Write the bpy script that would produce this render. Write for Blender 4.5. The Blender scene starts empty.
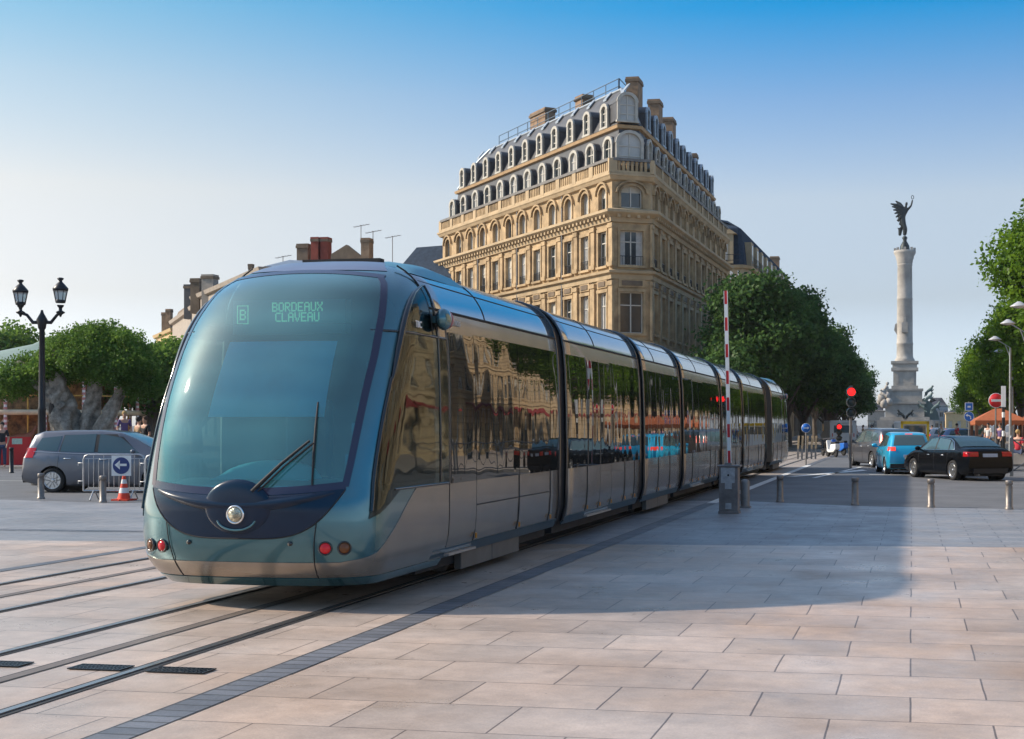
import bpy, bmesh, math, random
import numpy as np
from mathutils import Vector, Matrix
S = bpy.context.scene
COL = S.collection
PI = math.pi
# ------------------------------------------------------------------ camera geometry
F = 1400.0; CX = 640.0; CY = 425.0; CAMH = 1.78; TH = math.atan(272.0/1400.0)
cT, sT = math.cos(TH), math.sin(TH)
def at(px, d, z=0.0):
    k = (px-CX)/F
    return Vector((d*(k*cT-sT), d*(k*sT+cT), z))
def gnd(px, py, z=0.0):
    return at(px, F*(CAMH-z)/(py-CY), z)
def zof(py, d): return CAMH+(CY-py)*d/F
# ------------------------------------------------------------------ materials
MATS = {}
def new_mat(name):
    m = bpy.data.materials.new(name); m.use_nodes = True
    nt = m.node_tree; b = nt.nodes['Principled BSDF']
    MATS[name] = m
    return m, nt, b
def mat(name, col, rough=0.6, metal=0.0, var=0.15, scale=3.0, bump=0.0, bscale=40.0, coat=0.0, emit=None, estr=1.0, ior=None, trans=0.0, alpha=None, spec=None):
    if name in MATS: return MATS[name]
    m, nt, b = new_mat(name)
    N, L = nt.nodes, nt.links
    tc = N.new('ShaderNodeTexCoord')
    if var > 0:
        n = N.new('ShaderNodeTexNoise'); n.inputs['Scale'].default_value = scale; n.inputs['Detail'].default_value = 6; n.inputs['Roughness'].default_value = 0.65
        L.new(tc.outputs['Object'], n.inputs['Vector'])
        r = N.new('ShaderNodeValToRGB')
        r.color_ramp.elements[0].position = 0.3; r.color_ramp.elements[1].position = 0.7
        r.color_ramp.elements[0].color = (*[c*(1-var) for c in col], 1)
        r.color_ramp.elements[1].color = (*[min(1, c*(1+var)) for c in col], 1)
        L.new(n.outputs['Fac'], r.inputs['Fac']); L.new(r.outputs['Color'], b.inputs['Base Color'])
    else:
        b.inputs['Base Color'].default_value = (*col, 1)
    b.inputs['Roughness'].default_value = rough; b.inputs['Metallic'].default_value = metal
    if coat: b.inputs['Coat Weight'].default_value = coat; b.inputs['Coat Roughness'].default_value = 0.04
    if emit: b.inputs['Emission Color'].default_value = (*emit, 1); b.inputs['Emission Strength'].default_value = estr
    if ior: b.inputs['IOR'].default_value = ior
    if trans: b.inputs['Transmission Weight'].default_value = trans
    if spec is not None: b.inputs['Specular IOR Level'].default_value = spec
    if bump > 0:
        n2 = N.new('ShaderNodeTexNoise'); n2.inputs['Scale'].default_value = bscale; n2.inputs['Detail'].default_value = 4
        L.new(tc.outputs['Object'], n2.inputs['Vector'])
        bp = N.new('ShaderNodeBump'); bp.inputs['Strength'].default_value = bump; bp.inputs['Distance'].default_value = 0.02
        L.new(n2.outputs['Fac'], bp.inputs['Height']); L.new(bp.outputs['Normal'], b.inputs['Normal'])
    return m
def slab_mat(name, c1, c2, mortar, bw, rh, ms, rough=0.5, stain=0.25, off=0.5, rot=0.0, bump=0.3, warm=None):
    m, nt, b = new_mat(name); N, L = nt.nodes, nt.links
    tc = N.new('ShaderNodeTexCoord'); mp = N.new('ShaderNodeMapping'); mp.inputs['Rotation'].default_value[2] = rot
    L.new(tc.outputs['Object'], mp.inputs['Vector'])
    wn = N.new('ShaderNodeTexNoise'); wn.inputs['Scale'].default_value = 1.3; wn.inputs['Detail'].default_value = 3
    L.new(mp.outputs['Vector'], wn.inputs['Vector'])
    wa = N.new('ShaderNodeVectorMath'); wa.operation = 'MULTIPLY_ADD'; wa.inputs[1].default_value = (0.02, 0.012, 0); 
    L.new(wn.outputs['Color'], wa.inputs[0]); L.new(mp.outputs['Vector'], wa.inputs[2])
    br = N.new('ShaderNodeTexBrick'); br.offset = off; br.inputs['Scale'].default_value = 1.0
    br.inputs['Brick Width'].default_value = bw; br.inputs['Row Height'].default_value = rh
    br.inputs['Mortar Size'].default_value = ms; br.inputs['Mortar Smooth'].default_value = 0.1; br.inputs['Bias'].default_value = 0.0
    br.inputs['Color1'].default_value = (*c1, 1); br.inputs['Color2'].default_value = (*c2, 1); br.inputs['Mortar'].default_value = (*mortar, 1)
    L.new(wa.outputs[0], br.inputs['Vector'])
    def noise(scale, det=6):
        n = N.new('ShaderNodeTexNoise'); n.inputs['Scale'].default_value = scale; n.inputs['Detail'].default_value = det; n.inputs['Roughness'].default_value = 0.7
        L.new(tc.outputs['Object'], n.inputs['Vector']); return n
    def mul(a, fac_node, lo, hi, p0=0.3, p1=0.7):
        mr = N.new('ShaderNodeMapRange'); mr.inputs['From Min'].default_value = p0; mr.inputs['From Max'].default_value = p1
        mr.inputs['To Min'].default_value = lo; mr.inputs['To Max'].default_value = hi
        L.new(fac_node.outputs['Fac'], mr.inputs['Value'])
        mx = N.new('ShaderNodeVectorMath'); mx.operation = 'SCALE'
        L.new(a, mx.inputs[0]); L.new(mr.outputs[0], mx.inputs['Scale']); return mx.outputs[0]
    c = mul(br.outputs['Color'], noise(0.35, 5), 1-stain, 1+stain*0.6)
    c = mul(c, noise(5.0, 8), 0.86, 1.1)
    if warm:
        wmx = N.new('ShaderNodeMix'); wmx.data_type = 'RGBA'; wmx.blend_type = 'MULTIPLY'; wmx.inputs['B'].default_value = (*warm, 1)
        wr_ = N.new('ShaderNodeMapRange'); wr_.inputs['From Min'].default_value = 0.42; wr_.inputs['From Max'].default_value = 0.62
        L.new(noise(0.14, 4).outputs['Fac'], wr_.inputs['Value']); L.new(wr_.outputs[0], wmx.inputs['Factor']); L.new(c, wmx.inputs['A']); c = wmx.outputs['Result']
    c = mul(c, noise(60.0, 3), 0.88, 1.1)
    c = mul(c, noise(2.6, 9), 1.0, 0.55, 0.66, 0.76)
    sp = noise(9.0, 2); c = mul(c, sp, 1.0, 0.45, 0.735, 0.76)
    L.new(c, b.inputs['Base Color'])
    rr = N.new('ShaderNodeMapRange'); rr.inputs['To Min'].default_value = rough-0.14; rr.inputs['To Max'].default_value = rough+0.2
    rr.inputs['From Min'].default_value = 0.3; rr.inputs['From Max'].default_value = 0.7
    L.new(noise(1.1, 6).outputs['Fac'], rr.inputs['Value']); L.new(rr.outputs[0], b.inputs['Roughness'])
    bp = N.new('ShaderNodeBump'); bp.inputs['Strength'].default_value = bump; bp.inputs['Distance'].default_value = 0.006
    ad = N.new('ShaderNodeMath'); ad.operation = 'MULTIPLY_ADD'; ad.inputs[1].default_value = -1.6
    L.new(br.outputs['Fac'], ad.inputs[0]); L.new(noise(35.0, 4).outputs['Fac'], ad.inputs[2])
    L.new(ad.outputs[0], bp.inputs['Height']); L.new(bp.outputs['Normal'], b.inputs['Normal'])
    return m
def wave_glass(name, base, rough=0.02, ior=1.9, bump=0.06, bscale=1.6, metal=0.0, tint=None):
    m, nt, b = new_mat(name); N, L = nt.nodes, nt.links
    tc = N.new('ShaderNodeTexCoord'); n = N.new('ShaderNodeTexNoise'); n.inputs['Scale'].default_value = bscale; n.inputs['Detail'].default_value = 1
    mp = N.new('ShaderNodeMapping'); mp.inputs['Scale'].default_value = (1, 1, 0.35)
    L.new(tc.outputs['Object'], mp.inputs['Vector']); L.new(mp.outputs['Vector'], n.inputs['Vector'])
    bp = N.new('ShaderNodeBump'); bp.inputs['Strength'].default_value = bump; bp.inputs['Distance'].default_value = 0.1
    L.new(n.outputs['Fac'], bp.inputs['Height']); L.new(bp.outputs['Normal'], b.inputs['Normal'])
    b.inputs['Base Color'].default_value = (*base, 1); b.inputs['Roughness'].default_value = rough
    b.inputs['IOR'].default_value = ior; b.inputs['Metallic'].default_value = metal
    return m
def see_glass(name, tint, milky, milk=0.3, ior=1.5, refl=1.0):
    m, nt, b = new_mat(name); N, L = nt.nodes, nt.links
    N.remove(b); out = N['Material Output']
    t = N.new('ShaderNodeBsdfTransparent'); t.inputs['Color'].default_value = (*tint, 1)
    d = N.new('ShaderNodeBsdfDiffuse'); d.inputs['Color'].default_value = (*milky, 1)
    g = N.new('ShaderNodeBsdfGlossy'); g.inputs['Roughness'].default_value = 0.03; g.inputs['Color'].default_value = (0.9, 1, 1, 1)
    tc = N.new('ShaderNodeTexCoord'); nz = N.new('ShaderNodeTexNoise'); nz.inputs['Scale'].default_value = 0.9; nz.inputs['Detail'].default_value = 2
    mp = N.new('ShaderNodeMapping'); mp.inputs['Scale'].default_value = (0.6, 1, 2.2)
    L.new(tc.outputs['Object'], mp.inputs['Vector']); L.new(mp.outputs['Vector'], nz.inputs['Vector'])
    m1 = N.new('ShaderNodeMixShader'); mr = N.new('ShaderNodeMapRange'); mr.inputs['To Min'].default_value = milk*0.6; mr.inputs['To Max'].default_value = milk*1.35
    mr.inputs['From Min'].default_value = 0.3; mr.inputs['From Max'].default_value = 0.7
    L.new(nz.outputs['Fac'], mr.inputs['Value']); L.new(mr.outputs[0], m1.inputs['Fac'])
    L.new(t.outputs[0], m1.inputs[1]); L.new(d.outputs[0], m1.inputs[2])
    fr = N.new('ShaderNodeFresnel'); fr.inputs['IOR'].default_value = ior
    mu = N.new('ShaderNodeMath'); mu.operation = 'MULTIPLY'; mu.inputs[1].default_value = refl; mu.use_clamp = True
    L.new(fr.outputs[0], mu.inputs[0])
    bp = N.new('ShaderNodeBump'); bp.inputs['Strength'].default_value = 0.05; bp.inputs['Distance'].default_value = 0.1
    L.new(nz.outputs['Fac'], bp.inputs['Height']); L.new(bp.outputs['Normal'], g.inputs['Normal'])
    m2 = N.new('ShaderNodeMixShader'); L.new(mu.outputs[0], m2.inputs['Fac']); L.new(m1.outputs[0], m2.inputs[1]); L.new(g.outputs[0], m2.inputs[2])
    L.new(m2.outputs[0], out.inputs['Surface'])
    return m
def leaf_mat(name, c1, c2, trans=0.35):
    m, nt, b = new_mat(name); N, L = nt.nodes, nt.links
    N.remove(b); out = N['Material Output']
    geo = N.new('ShaderNodeNewGeometry'); r = N.new('ShaderNodeValToRGB')
    r.color_ramp.elements[0].color = (*c1, 1); r.color_ramp.elements[1].color = (*c2, 1)
    tc = N.new('ShaderNodeTexCoord'); n = N.new('ShaderNodeTexNoise'); n.inputs['Scale'].default_value = 0.55; n.inputs['Detail'].default_value = 3
    L.new(tc.outputs['Object'], n.inputs['Vector'])
    mx = N.new('ShaderNodeMath'); mx.operation = 'MULTIPLY_ADD'; mx.inputs[1].default_value = 0.5
    sb = N.new('ShaderNodeMapRange'); sb.inputs['From Min'].default_value = 0.35; sb.inputs['From Max'].default_value = 0.65; sb.inputs['To Max'].default_value = 0.5
    L.new(n.outputs['Fac'], sb.inputs['Value'])
    L.new(geo.outputs['Random Per Island'], mx.inputs[0]); L.new(sb.outputs[0], mx.inputs[2]); L.new(mx.outputs[0], r.inputs['Fac'])
    d = N.new('ShaderNodeBsdfDiffuse'); t = N.new('ShaderNodeBsdfTranslucent'); g = N.new('ShaderNodeBsdfGlossy'); g.inputs['Roughness'].default_value = 0.45
    L.new(r.outputs[0], d.inputs['Color'])
    hs = N.new('ShaderNodeHueSaturation'); hs.inputs['Value'].default_value = 1.5; hs.inputs['Hue'].default_value = 0.485; L.new(r.outputs[0], hs.inputs['Color']); L.new(hs.outputs[0], t.inputs['Color'])
    m1 = N.new('ShaderNodeMixShader'); m1.inputs['Fac'].default_value = trans; L.new(d.outputs[0], m1.inputs[1]); L.new(t.outputs[0], m1.inputs[2])
    m2 = N.new('ShaderNodeMixShader'); m2.inputs['Fac'].default_value = 0.012; L.new(m1.outputs[0], m2.inputs[1]); L.new(g.outputs[0], m2.inputs[2])
    L.new(m2.outputs[0], out.inputs['Surface'])
    return m
# ------------------------------------------------------------------ mesh building
class MB:
    """collects polygons in one coordinate frame, links them as one mesh object"""
    def __init__(s): s.v = []; s.f = []; s.m = []; s.sm = []; s.mats = []
    def mi(s, m):
        if m not in s.mats: s.mats.append(m)
        return s.mats.index(m)
    def poly(s, pts, m=None, smooth=False):
        k = len(s.v); s.v += [tuple(p) for p in pts]; s.f.append(tuple(range(k, k+len(pts)))); s.m.append(s.mi(m)); s.sm.append(smooth)
    def add(s, verts, faces, m=None, smooth=False):
        k = len(s.v); s.v += [tuple(p) for p in verts]; i = s.mi(m)
        for f in faces: s.f.append(tuple(a+k for a in f)); s.m.append(i); s.sm.append(smooth)
    def box(s, x0, x1, y0, y1, z0, z1, m=None, T=None, bev=0.0):
        P = [(x, y, z) for z in (z0, z1) for y in (y0, y1) for x in (x0, x1)]
        if T: P = [T(*p) for p in P]
        s.add(P, [(0, 2, 3, 1), (4, 5, 7, 6), (0, 1, 5, 4), (2, 6, 7, 3), (0, 4, 6, 2), (1, 3, 7, 5)], m)
    def tube(s, pts, r, n=8, m=None, cap=True, smooth=True):
        pts = [Vector(p) for p in pts]; rs = r if isinstance(r, (list, tuple)) else [r]*len(pts)
        V = []; Fc = []
        prev = None
        for i, p in enumerate(pts):
            t = (pts[min(i+1, len(pts)-1)]-pts[max(i-1, 0)]).normalized()
            a = prev if prev is not None else (Vector((0, 0, 1)) if abs(t.z) < 0.9 else Vector((1, 0, 0)))
            x = (a-t*a.dot(t))
            if x.length < 1e-5: x = Vector((1, 0, 0)).cross(t)
            x.normalize(); y = t.cross(x); prev = x
            for k in range(n):
                an = 2*PI*k/n; V.append(p+(x*math.cos(an)+y*math.sin(an))*rs[i])
        for i in range(len(pts)-1):
            for k in range(n): Fc.append((i*n+k, i*n+(k+1) % n, (i+1)*n+(k+1) % n, (i+1)*n+k))
        s.add(V, Fc, m, smooth)
        if cap: s.add([V[k] for k in range(n)][::-1], [tuple(range(n))], m); s.add([V[(len(pts)-1)*n+k] for k in range(n)], [tuple(range(n))], m)
    def lathe(s, prof, c=(0, 0, 0), n=16, m=None, smooth=True, T=None, sx=1, sy=1):
        V = []; Fc = []
        for r, z in prof:
            for k in range(n):
                a = 2*PI*k/n; p = (c[0]+r*sx*math.cos(a), c[1]+r*sy*math.sin(a), c[2]+z); V.append(T(*p) if T else p)
        for i in range(len(prof)-1):
            for k in range(n): Fc.append((i*n+k, i*n+(k+1) % n, (i+1)*n+(k+1) % n, (i+1)*n+k))
        s.add(V, Fc, m, smooth); s.add(V[:n][::-1], [tuple(range(n))], m); s.add(V[-n:], [tuple(range(n))], m)
    def ball(s, c, r, n=12, k=8, m=None, sc=(1, 1, 1), jit=0, rnd=None):
        V = []; Fc = []
        for i in range(k+1):
            th = PI*i/k
            for j in range(n):
                ph = 2*PI*j/n; q = r*(1+(rnd.uniform(-jit, jit) if rnd and 0 < i < k else 0))
                V.append((c[0]+q*sc[0]*math.sin(th)*math.cos(ph), c[1]+q*sc[1]*math.sin(th)*math.sin(ph), c[2]+q*sc[2]*math.cos(th)))
        for i in range(k):
            for j in range(n): Fc.append((i*n+j, (i+1)*n+j, (i+1)*n+(j+1) % n, i*n+(j+1) % n))
        s.add(V, Fc, m, True)
    def prism(s, poly, y0, y1, m=None, T=None):
        """poly in (x,z), extruded in y"""
        n = len(poly); P = [(x, y0, z) for x, z in poly]+[(x, y1, z) for x, z in poly]
        if T: P = [T(*p) for p in P]
        s.add(P, [tuple(range(n))[::-1], tuple(range(n, 2*n))]+[(i, (i+1) % n, n+(i+1) % n, n+i) for i in range(n)], m)
    def grid(s, fn, nu, nv, m=None, thick=0.0, ctr=None, smooth=True):
        """surface patch fn(i,j in 0..1); pushed inward by thick towards ctr side for a closed rim"""
        P = [[Vector(fn(i/nu, j/nv)) for i in range(nu+1)] for j in range(nv+1)]
        V = [p for row in P for p in row]; W = nu+1
        Fc = [(j*W+i, j*W+i+1, (j+1)*W+i+1, (j+1)*W+i) for j in range(nv) for i in range(nu)]
        if ctr is not None:
            f = Fc[len(Fc)//2]; nn = (V[f[1]]-V[f[0]]).cross(V[f[3]]-V[f[0]])
            if nn.dot(V[f[0]]-Vector(ctr)) < 0: Fc = [g[::-1] for g in Fc]; 
        s.add(V, Fc, m, smooth)
        if thick:
            # inner rim
            nrm = []
            flip = -1 if (ctr is not None and Fc[0][0] != 0 and True) else 1
            for j in range(nv+1):
                for i in range(nu+1):
                    a = P[j][min(i+1, nu)]-P[j][max(i-1, 0)]; b = P[min(j+1, nv)][i]-P[max(j-1, 0)][i]
                    q = a.cross(b); q = q.normalized() if q.length > 1e-9 else Vector((0, 0, 1)); nrm.append(q)
            q = nrm[(nv//2)*W+nu//2]; sg = 1
            if ctr is not None and q.dot(P[nv//2][nu//2]-Vector(ctr)) < 0: sg = -1
            I = [V[k]-nrm[k]*sg*thick for k in range(len(V))]
            bd = [i for i in range(W)]+[j*W+nu for j in range(1, nv+1)]+[nv*W+i for i in range(nu-1, -1, -1)]+[j*W for j in range(nv-1, 0, -1)]
            B = [V[k] for k in bd]; C = [I[k] for k in bd]; n = len(bd)
            s.add(B+C, [(i, n+i, n+(i+1) % n, (i+1) % n) for i in range(n)], m, False)
    def build(s, name, m=None, parent=None, kind=None, label=None, cat=None, group=None, loc=None, bevel=0.0, angle=None):
        me = bpy.data.meshes.new(name); me.from_pydata(s.v, [], s.f)
        for q in (s.mats or [m]): me.materials.append(q or m or M_FALL)
        me.polygons.foreach_set('material_index', s.m); me.polygons.foreach_set('use_smooth', s.sm)
        me.update()
        o = bpy.data.objects.new(name, me); COL.objects.link(o)
        if parent is not None: o.parent = parent
        if loc is not None: o.location = loc
        tag(o, label, cat, group, kind)
        if bevel:
            b = o.modifiers.new('bevel', 'BEVEL'); b.width = bevel; b.segments = 2; b.limit_method = 'ANGLE'
        return o
def tag(o, label=None, cat=None, group=None, kind=None):
    if label: o['label'] = label
    if cat: o['category'] = cat
    if group: o['group'] = group
    if kind: o['kind'] = kind
def thing(name, loc, label, cat, group=None, rz=0.0):
    o = bpy.data.objects.new(name, None); COL.objects.link(o); o.location = loc; o.rotation_euler = (0, 0, rz); o.empty_display_size = 0.3
    tag(o, label, cat, group); return o
def copy_tree(o, loc, rz=None, label=None, scale=None):
    def cp(x, par):
        c = x.copy(); COL.objects.link(c); c.parent = par
        for ch in x.children: cp(ch, c)
        return c
    c = cp(o, None); c.location = loc
    if rz is not None: c.rotation_euler = (0, 0, rz)
    if scale: c.scale = scale
    if label: c['label'] = label
    return c
def lerp(a, b, t): return a+(b-a)*t
def interp(x, pts):
    if x <= pts[0][0]: return pts[0][1]
    for (x0, y0), (x1, y1) in zip(pts, pts[1:]):
        if x <= x1:
            return lerp(y0, y1, (x-x0)/(x1-x0))
    return pts[-1][1]
def sinterp(x, pts):
    """monotone cubic interpolation through pts"""
    n = len(pts); xs = [p[0] for p in pts]; ys = [p[1] for p in pts]
    if x <= xs[0]: return ys[0]
    if x >= xs[-1]: return ys[-1]
    d = [(ys[i+1]-ys[i])/(xs[i+1]-xs[i]) for i in range(n-1)]
    mm = [d[0]]+[0 if d[i-1]*d[i] <= 0 else 2*d[i-1]*d[i]/(d[i-1]+d[i]) for i in range(1, n-1)]+[d[-1]]
    for i in range(n-1):
        if x <= xs[i+1]:
            h = xs[i+1]-xs[i]; t = (x-xs[i])/h
            return (2*t**3-3*t*t+1)*ys[i]+(t**3-2*t*t+t)*h*mm[i]+(-2*t**3+3*t*t)*ys[i+1]+(t**3-t*t)*h*mm[i+1]
FONT5 = {'B': "11110 10001 10001 11110 10001 10001 11110", 'O': "01110 10001 10001 10001 10001 10001 01110", 'R': "11110 10001 10001 11110 10100 10010 10001",
 'D': "11110 10001 10001 10001 10001 10001 11110", 'E': "11111 10000 10000 11110 10000 10000 11111", 'A': "01110 10001 10001 11111 10001 10001 10001",
 'U': "10001 10001 10001 10001 10001 10001 01110", 'X': "10001 10001 01010 00100 01010 10001 10001", 'C': "01111 10000 10000 10000 10000 10000 01111",
 'L': "10000 10000 10000 10000 10000 10000 11111", 'V': "10001 10001 10001 10001 01010 01010 00100"}
def text_mesh(name, body, size, m, parent, loc, rot, extrude=0.004, label=None):
    cu = bpy.data.curves.new(name, 'FONT'); cu.body = body; cu.size = size; cu.extrude = extrude; cu.align_x = 'CENTER'; cu.align_y = 'CENTER'
    t = bpy.data.objects.new(name+'_tmp', cu); COL.objects.link(t)
    bpy.context.view_layer.update()
    me = bpy.data.meshes.new_from_object(t.evaluated_get(bpy.context.evaluated_depsgraph_get()))
    bpy.data.objects.remove(t); bpy.data.curves.remove(cu)
    me.materials.clear(); me.materials.append(m)
    o = bpy.data.objects.new(name, me); COL.objects.link(o); o.parent = parent; o.location = loc; o.rotation_euler = rot
    return o
# ------------------------------------------------------------------ material palette
M_FALL = mat('plain_grey', (0.3, 0.3, 0.3))
M_teal = mat('teal_paint', (0.065, 0.17, 0.20), rough=0.22, metal=0.6, var=0.05, coat=0.8)
M_navy = mat('navy_paint', (0.002, 0.016, 0.042), rough=0.25, metal=0.0, var=0.1, coat=0.15, spec=0.3)
M_silver = mat('silver_paint', (0.34, 0.305, 0.265), rough=0.27, metal=0.7, var=0.14, scale=2.2, coat=0.25)
M_roof = wave_glass('roof_metal', (0.5, 0.53, 0.56), rough=0.1, ior=1.6, bump=0.04, bscale=1.0, metal=0.9)
M_rubber = mat('black_rubber', (0.012, 0.012, 0.014), rough=0.7, var=0.2)
M_gloss_black = mat('gloss_black', (0.008, 0.009, 0.011), rough=0.12, var=0.0, coat=0.5)
M_dark = mat('dark_underframe', (0.02, 0.02, 0.022), rough=0.8, var=0.3)
M_tramglass = wave_glass('tram_side_glass', (0.012, 0.013, 0.013), rough=0.015, ior=2.0, bump=0.08, bscale=1.5)
M_wind = see_glass('windscreen_glass', (0.50, 0.86, 0.90), (0.13, 0.47, 0.50), milk=0.21, ior=1.65, refl=1.7)
M_cabglass = see_glass('cab_side_glass', (0.30, 0.34, 0.34), (0.02, 0.02, 0.02), milk=0.03, ior=1.6, refl=0.75)
M_red_lamp = mat('red_lamp', (0.42, 0.008, 0.015), rough=0.15, var=0.2, scale=30, emit=(1, 0.02, 0.03), estr=0.06)
M_amber = mat('amber_lamp', (0.14, 0.045, 0.01), rough=0.15, var=0)
M_chrome = mat('chrome', (0.75, 0.75, 0.75), rough=0.12, metal=1.0, var=0)
M_headglass = mat('headlamp_glass', (0.45, 0.42, 0.32), rough=0.1, metal=0.8, var=0.7, scale=25, bump=0.5, bscale=60)
M_steel = mat('galvanised_steel', (0.42, 0.43, 0.44), rough=0.4, metal=0.8, var=0.15, scale=8)
M_greymetal = mat('grey_metal', (0.20, 0.19, 0.185), rough=0.5, metal=0.4, var=0.2, scale=6)
M_blackiron = mat('black_iron', (0.012, 0.015, 0.02), rough=0.4, metal=0.3, var=0.2)
M_white = mat('white_paint', (0.75, 0.75, 0.73), rough=0.5, var=0.08)
M_red = mat('red_paint', (0.55, 0.015, 0.02), rough=0.45, var=0.1)
M_bluesign = mat('blue_sign', (0.01, 0.13, 0.5), rough=0.4, var=0.05)
M_navysign = mat('navy_sign', (0.01, 0.035, 0.16), rough=0.4, var=0.05)
M_stone = mat('limestone', (0.40, 0.285, 0.16), rough=0.85, var=0.45, scale=0.9, bump=0.15, bscale=6)
M_stone_lt = mat('pale_limestone', (0.44, 0.33, 0.20), rough=0.85, var=0.2, scale=0.8)
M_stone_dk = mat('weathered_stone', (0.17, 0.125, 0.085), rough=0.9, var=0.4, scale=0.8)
M_slate = mat('roof_slate', (0.06, 0.06, 0.066), rough=0.55, var=0.3, scale=1.2, bump=0.3, bscale=8)
M_zinc = mat('zinc_sheet', (0.30, 0.34, 0.38), rough=0.45, metal=0.4, var=0.2)
M_pane = mat('window_pane', (0.03, 0.04, 0.045), rough=0.08, var=0.3, scale=0.6, ior=1.7)
M_pane_lt = mat('curtained_pane', (0.42, 0.42, 0.40), rough=0.35, var=0.2, scale=0.7)
M_frame = mat('window_frame_paint', (0.55, 0.52, 0.46), rough=0.6, var=0.1)
M_brick = mat('chimney_brick', (0.26, 0.17, 0.105), rough=0.9, var=0.35, scale=2)
M_redbrick = mat('red_chimney_brick', (0.24, 0.05, 0.032), rough=0.9, var=0.3, scale=2)
M_tyre = mat('tyre', (0.015, 0.015, 0.016), rough=0.85, var=0.2)
M_alloy = mat('alloy_rim', (0.55, 0.56, 0.57), rough=0.25, metal=0.9, var=0.05)
M_carglass = wave_glass('car_glass', (0.05, 0.085, 0.095), rough=0.03, ior=1.75, bump=0.01)
M_skin = mat('skin', (0.50, 0.28, 0.19), rough=0.55, var=0.05)
# ================================================================== TRAM
TX, TY = -6.30, 12.24
W_Z = [(0.22, 1.05), (0.28, 1.09), (0.40, 1.15), (0.55, 1.185), (0.8, 1.2), (1.3, 1.2), (2.0, 1.195), (2.6, 1.175), (2.9, 1.15), (3.1, 1.115), (3.3, 1.02), (3.45, 0.88), (3.55, 0.69), (3.61, 0.42), (3.635, 0.18), (3.64, 0.02)]
U0_Z = [(0.22, 0.44), (0.28, 0.36), (0.36, 0.27), (0.5, 0.17), (0.75, 0.11), (0.95, 0.11), (1.2, 0.17), (1.6, 0.28), (2.0, 0.43), (2.5, 0.70), (2.8, 0.91), (3.0, 1.09), (3.2, 1.30), (3.4, 1.66), (3.5, 1.92), (3.6, 2.35), (3.64, 3.0)]
A_Z = [(0.28, 0.60), (1.0, 0.70), (2.6, 0.85), (3.2, 0.85), (3.4, 0.8), (3.64, 0.4)]
NE = 2.8
WS = 1.042
def wz(z): return sinterp(z, W_Z)*WS
def u0z(z): return sinterp(z, U0_Z)
def az(z): return sinterp(z, A_Z)
def front_pt(v, z, off=0.0):
    w = wz(z); q = min(abs(v)/w, 1.0)
    return Vector((v, u0z(z)+az(z)*(1-(1-q**NE)**(1/NE)), z))
def v_of_u(u, z):
    w = wz(z); t = (u-u0z(z))/az(z)
    if t >= 1: return w
    t = max(t, 0)
    return w*(1-(1-t)**NE)**(1/NE)
def s_of_v(v, z): return 2/PI*math.asin(min(1, abs(v)/wz(z))**(NE/2))
def s_of_u(u, z):
    t = (u-u0z(z))/az(z)
    if t >= 1: return 1+(u-u0z(z)-az(z))
    t = max(t, 0)
    return 2/PI*math.acos(min(1, max(0, 1-t))**(NE/2))
def S_pt(s, z):
    """s: 0 front centre, +-1 where the corner meets the side, beyond in metres"""
    w = wz(z); sg = 1 if s >= 0 else -1; q = abs(s)
    if q <= 1:
        ph = q*PI/2
        return Vector((sg*w*math.sin(ph)**(2/NE), u0z(z)+az(z)*(1-max(0, math.cos(ph))**(2/NE)), z))
    return Vector((sg*w, u0z(z)+az(z)+(q-1), z))
CTR = Vector((0, 4.5, 1.6))
def nrm_off(fn, i, j, off, eps=0.004):
    """offset surface point along outward normal"""
    p = fn(i, j)
    a = fn(min(1, i+eps), j)-fn(max(0, i-eps), j); b = fn(i, min(1, j+eps))-fn(i, max(0, j-eps))
    n = a.cross(b)
    if n.length < 1e-10: return p
    n.normalize()
    ref = Vector((p.x, min(p.y-3.0, 0) if p.y < 1.5 else 0, (p.z-1.8)*1.0))
    if abs(p.x) > 0.95 and p.y > 1.0: ref = Vector((p.x, 0, (p.z-1.6)*0.6))
    if n.dot(ref) < 0: n = -n
    return p+n*off
def patch(mb, fn, nu, nv, off=0.006, m=None, thick=0.02):
    c = fn(0.5, 0.5); cc = Vector((0, max(c.y, 1.5)+1.0 if c.y < 2 else c.y, 1.6))
    mb.grid(lambda i, j: nrm_off(fn, i, j, off), nu, nv, m, thick, ctr=cc)
def zb(t): return 1.125+0.065*t*t
def zt(t): return 3.385-0.06*t*t
VM = [(1.10, 0.95), (1.5, 0.985), (2.0, 1.005), (2.4, 1.01), (2.8, 0.985), (3.1, 0.925), (3.25, 0.86), (3.38, 0.72), (3.46, 0.6)]
def vmx(z): return sinterp(z, VM)*1.04
LEAD = [(0.88, 0.30), (1.3, 0.33), (1.83, 0.46), (2.4, 0.74), (2.72, 0.95), (3.0, 1.22), (3.17, 1.45), (3.3, 1.80)]
TRAIL = [(2.70, 2.14), (2.95, 2.08), (3.1, 2.02), (3.2, 1.95), (3.3, 1.82)]
def zbowl(v): return 0.70+0.46*min(1.0, abs(v)/1.0)**4.2
ZS = [(0.0, 0.47), (0.30, 0.49), (0.6, 0.56), (1.0, 0.78), (1.3, 0.98), (1.55, 1.135)]
def solve_u(px, z):
    best = None
    for k in range(0, 600):
        s_ = 0.3+k*0.005; p = S_pt(s_, z); X, Y = p.x+TX, p.y+TY; d = -X*sT+Y*cT; q = CX+F*(X*cT+Y*sT)/d
        if q >= px: return p.y
    return 2.0
LEAD = [(z, solve_u(px, z)) for z, px in ((0.86, 368), (1.26, 372), (1.83, 381), (2.4, 393), (2.72, 399), (3.0, 405), (3.17, 411), (3.3, 420))]
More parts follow.
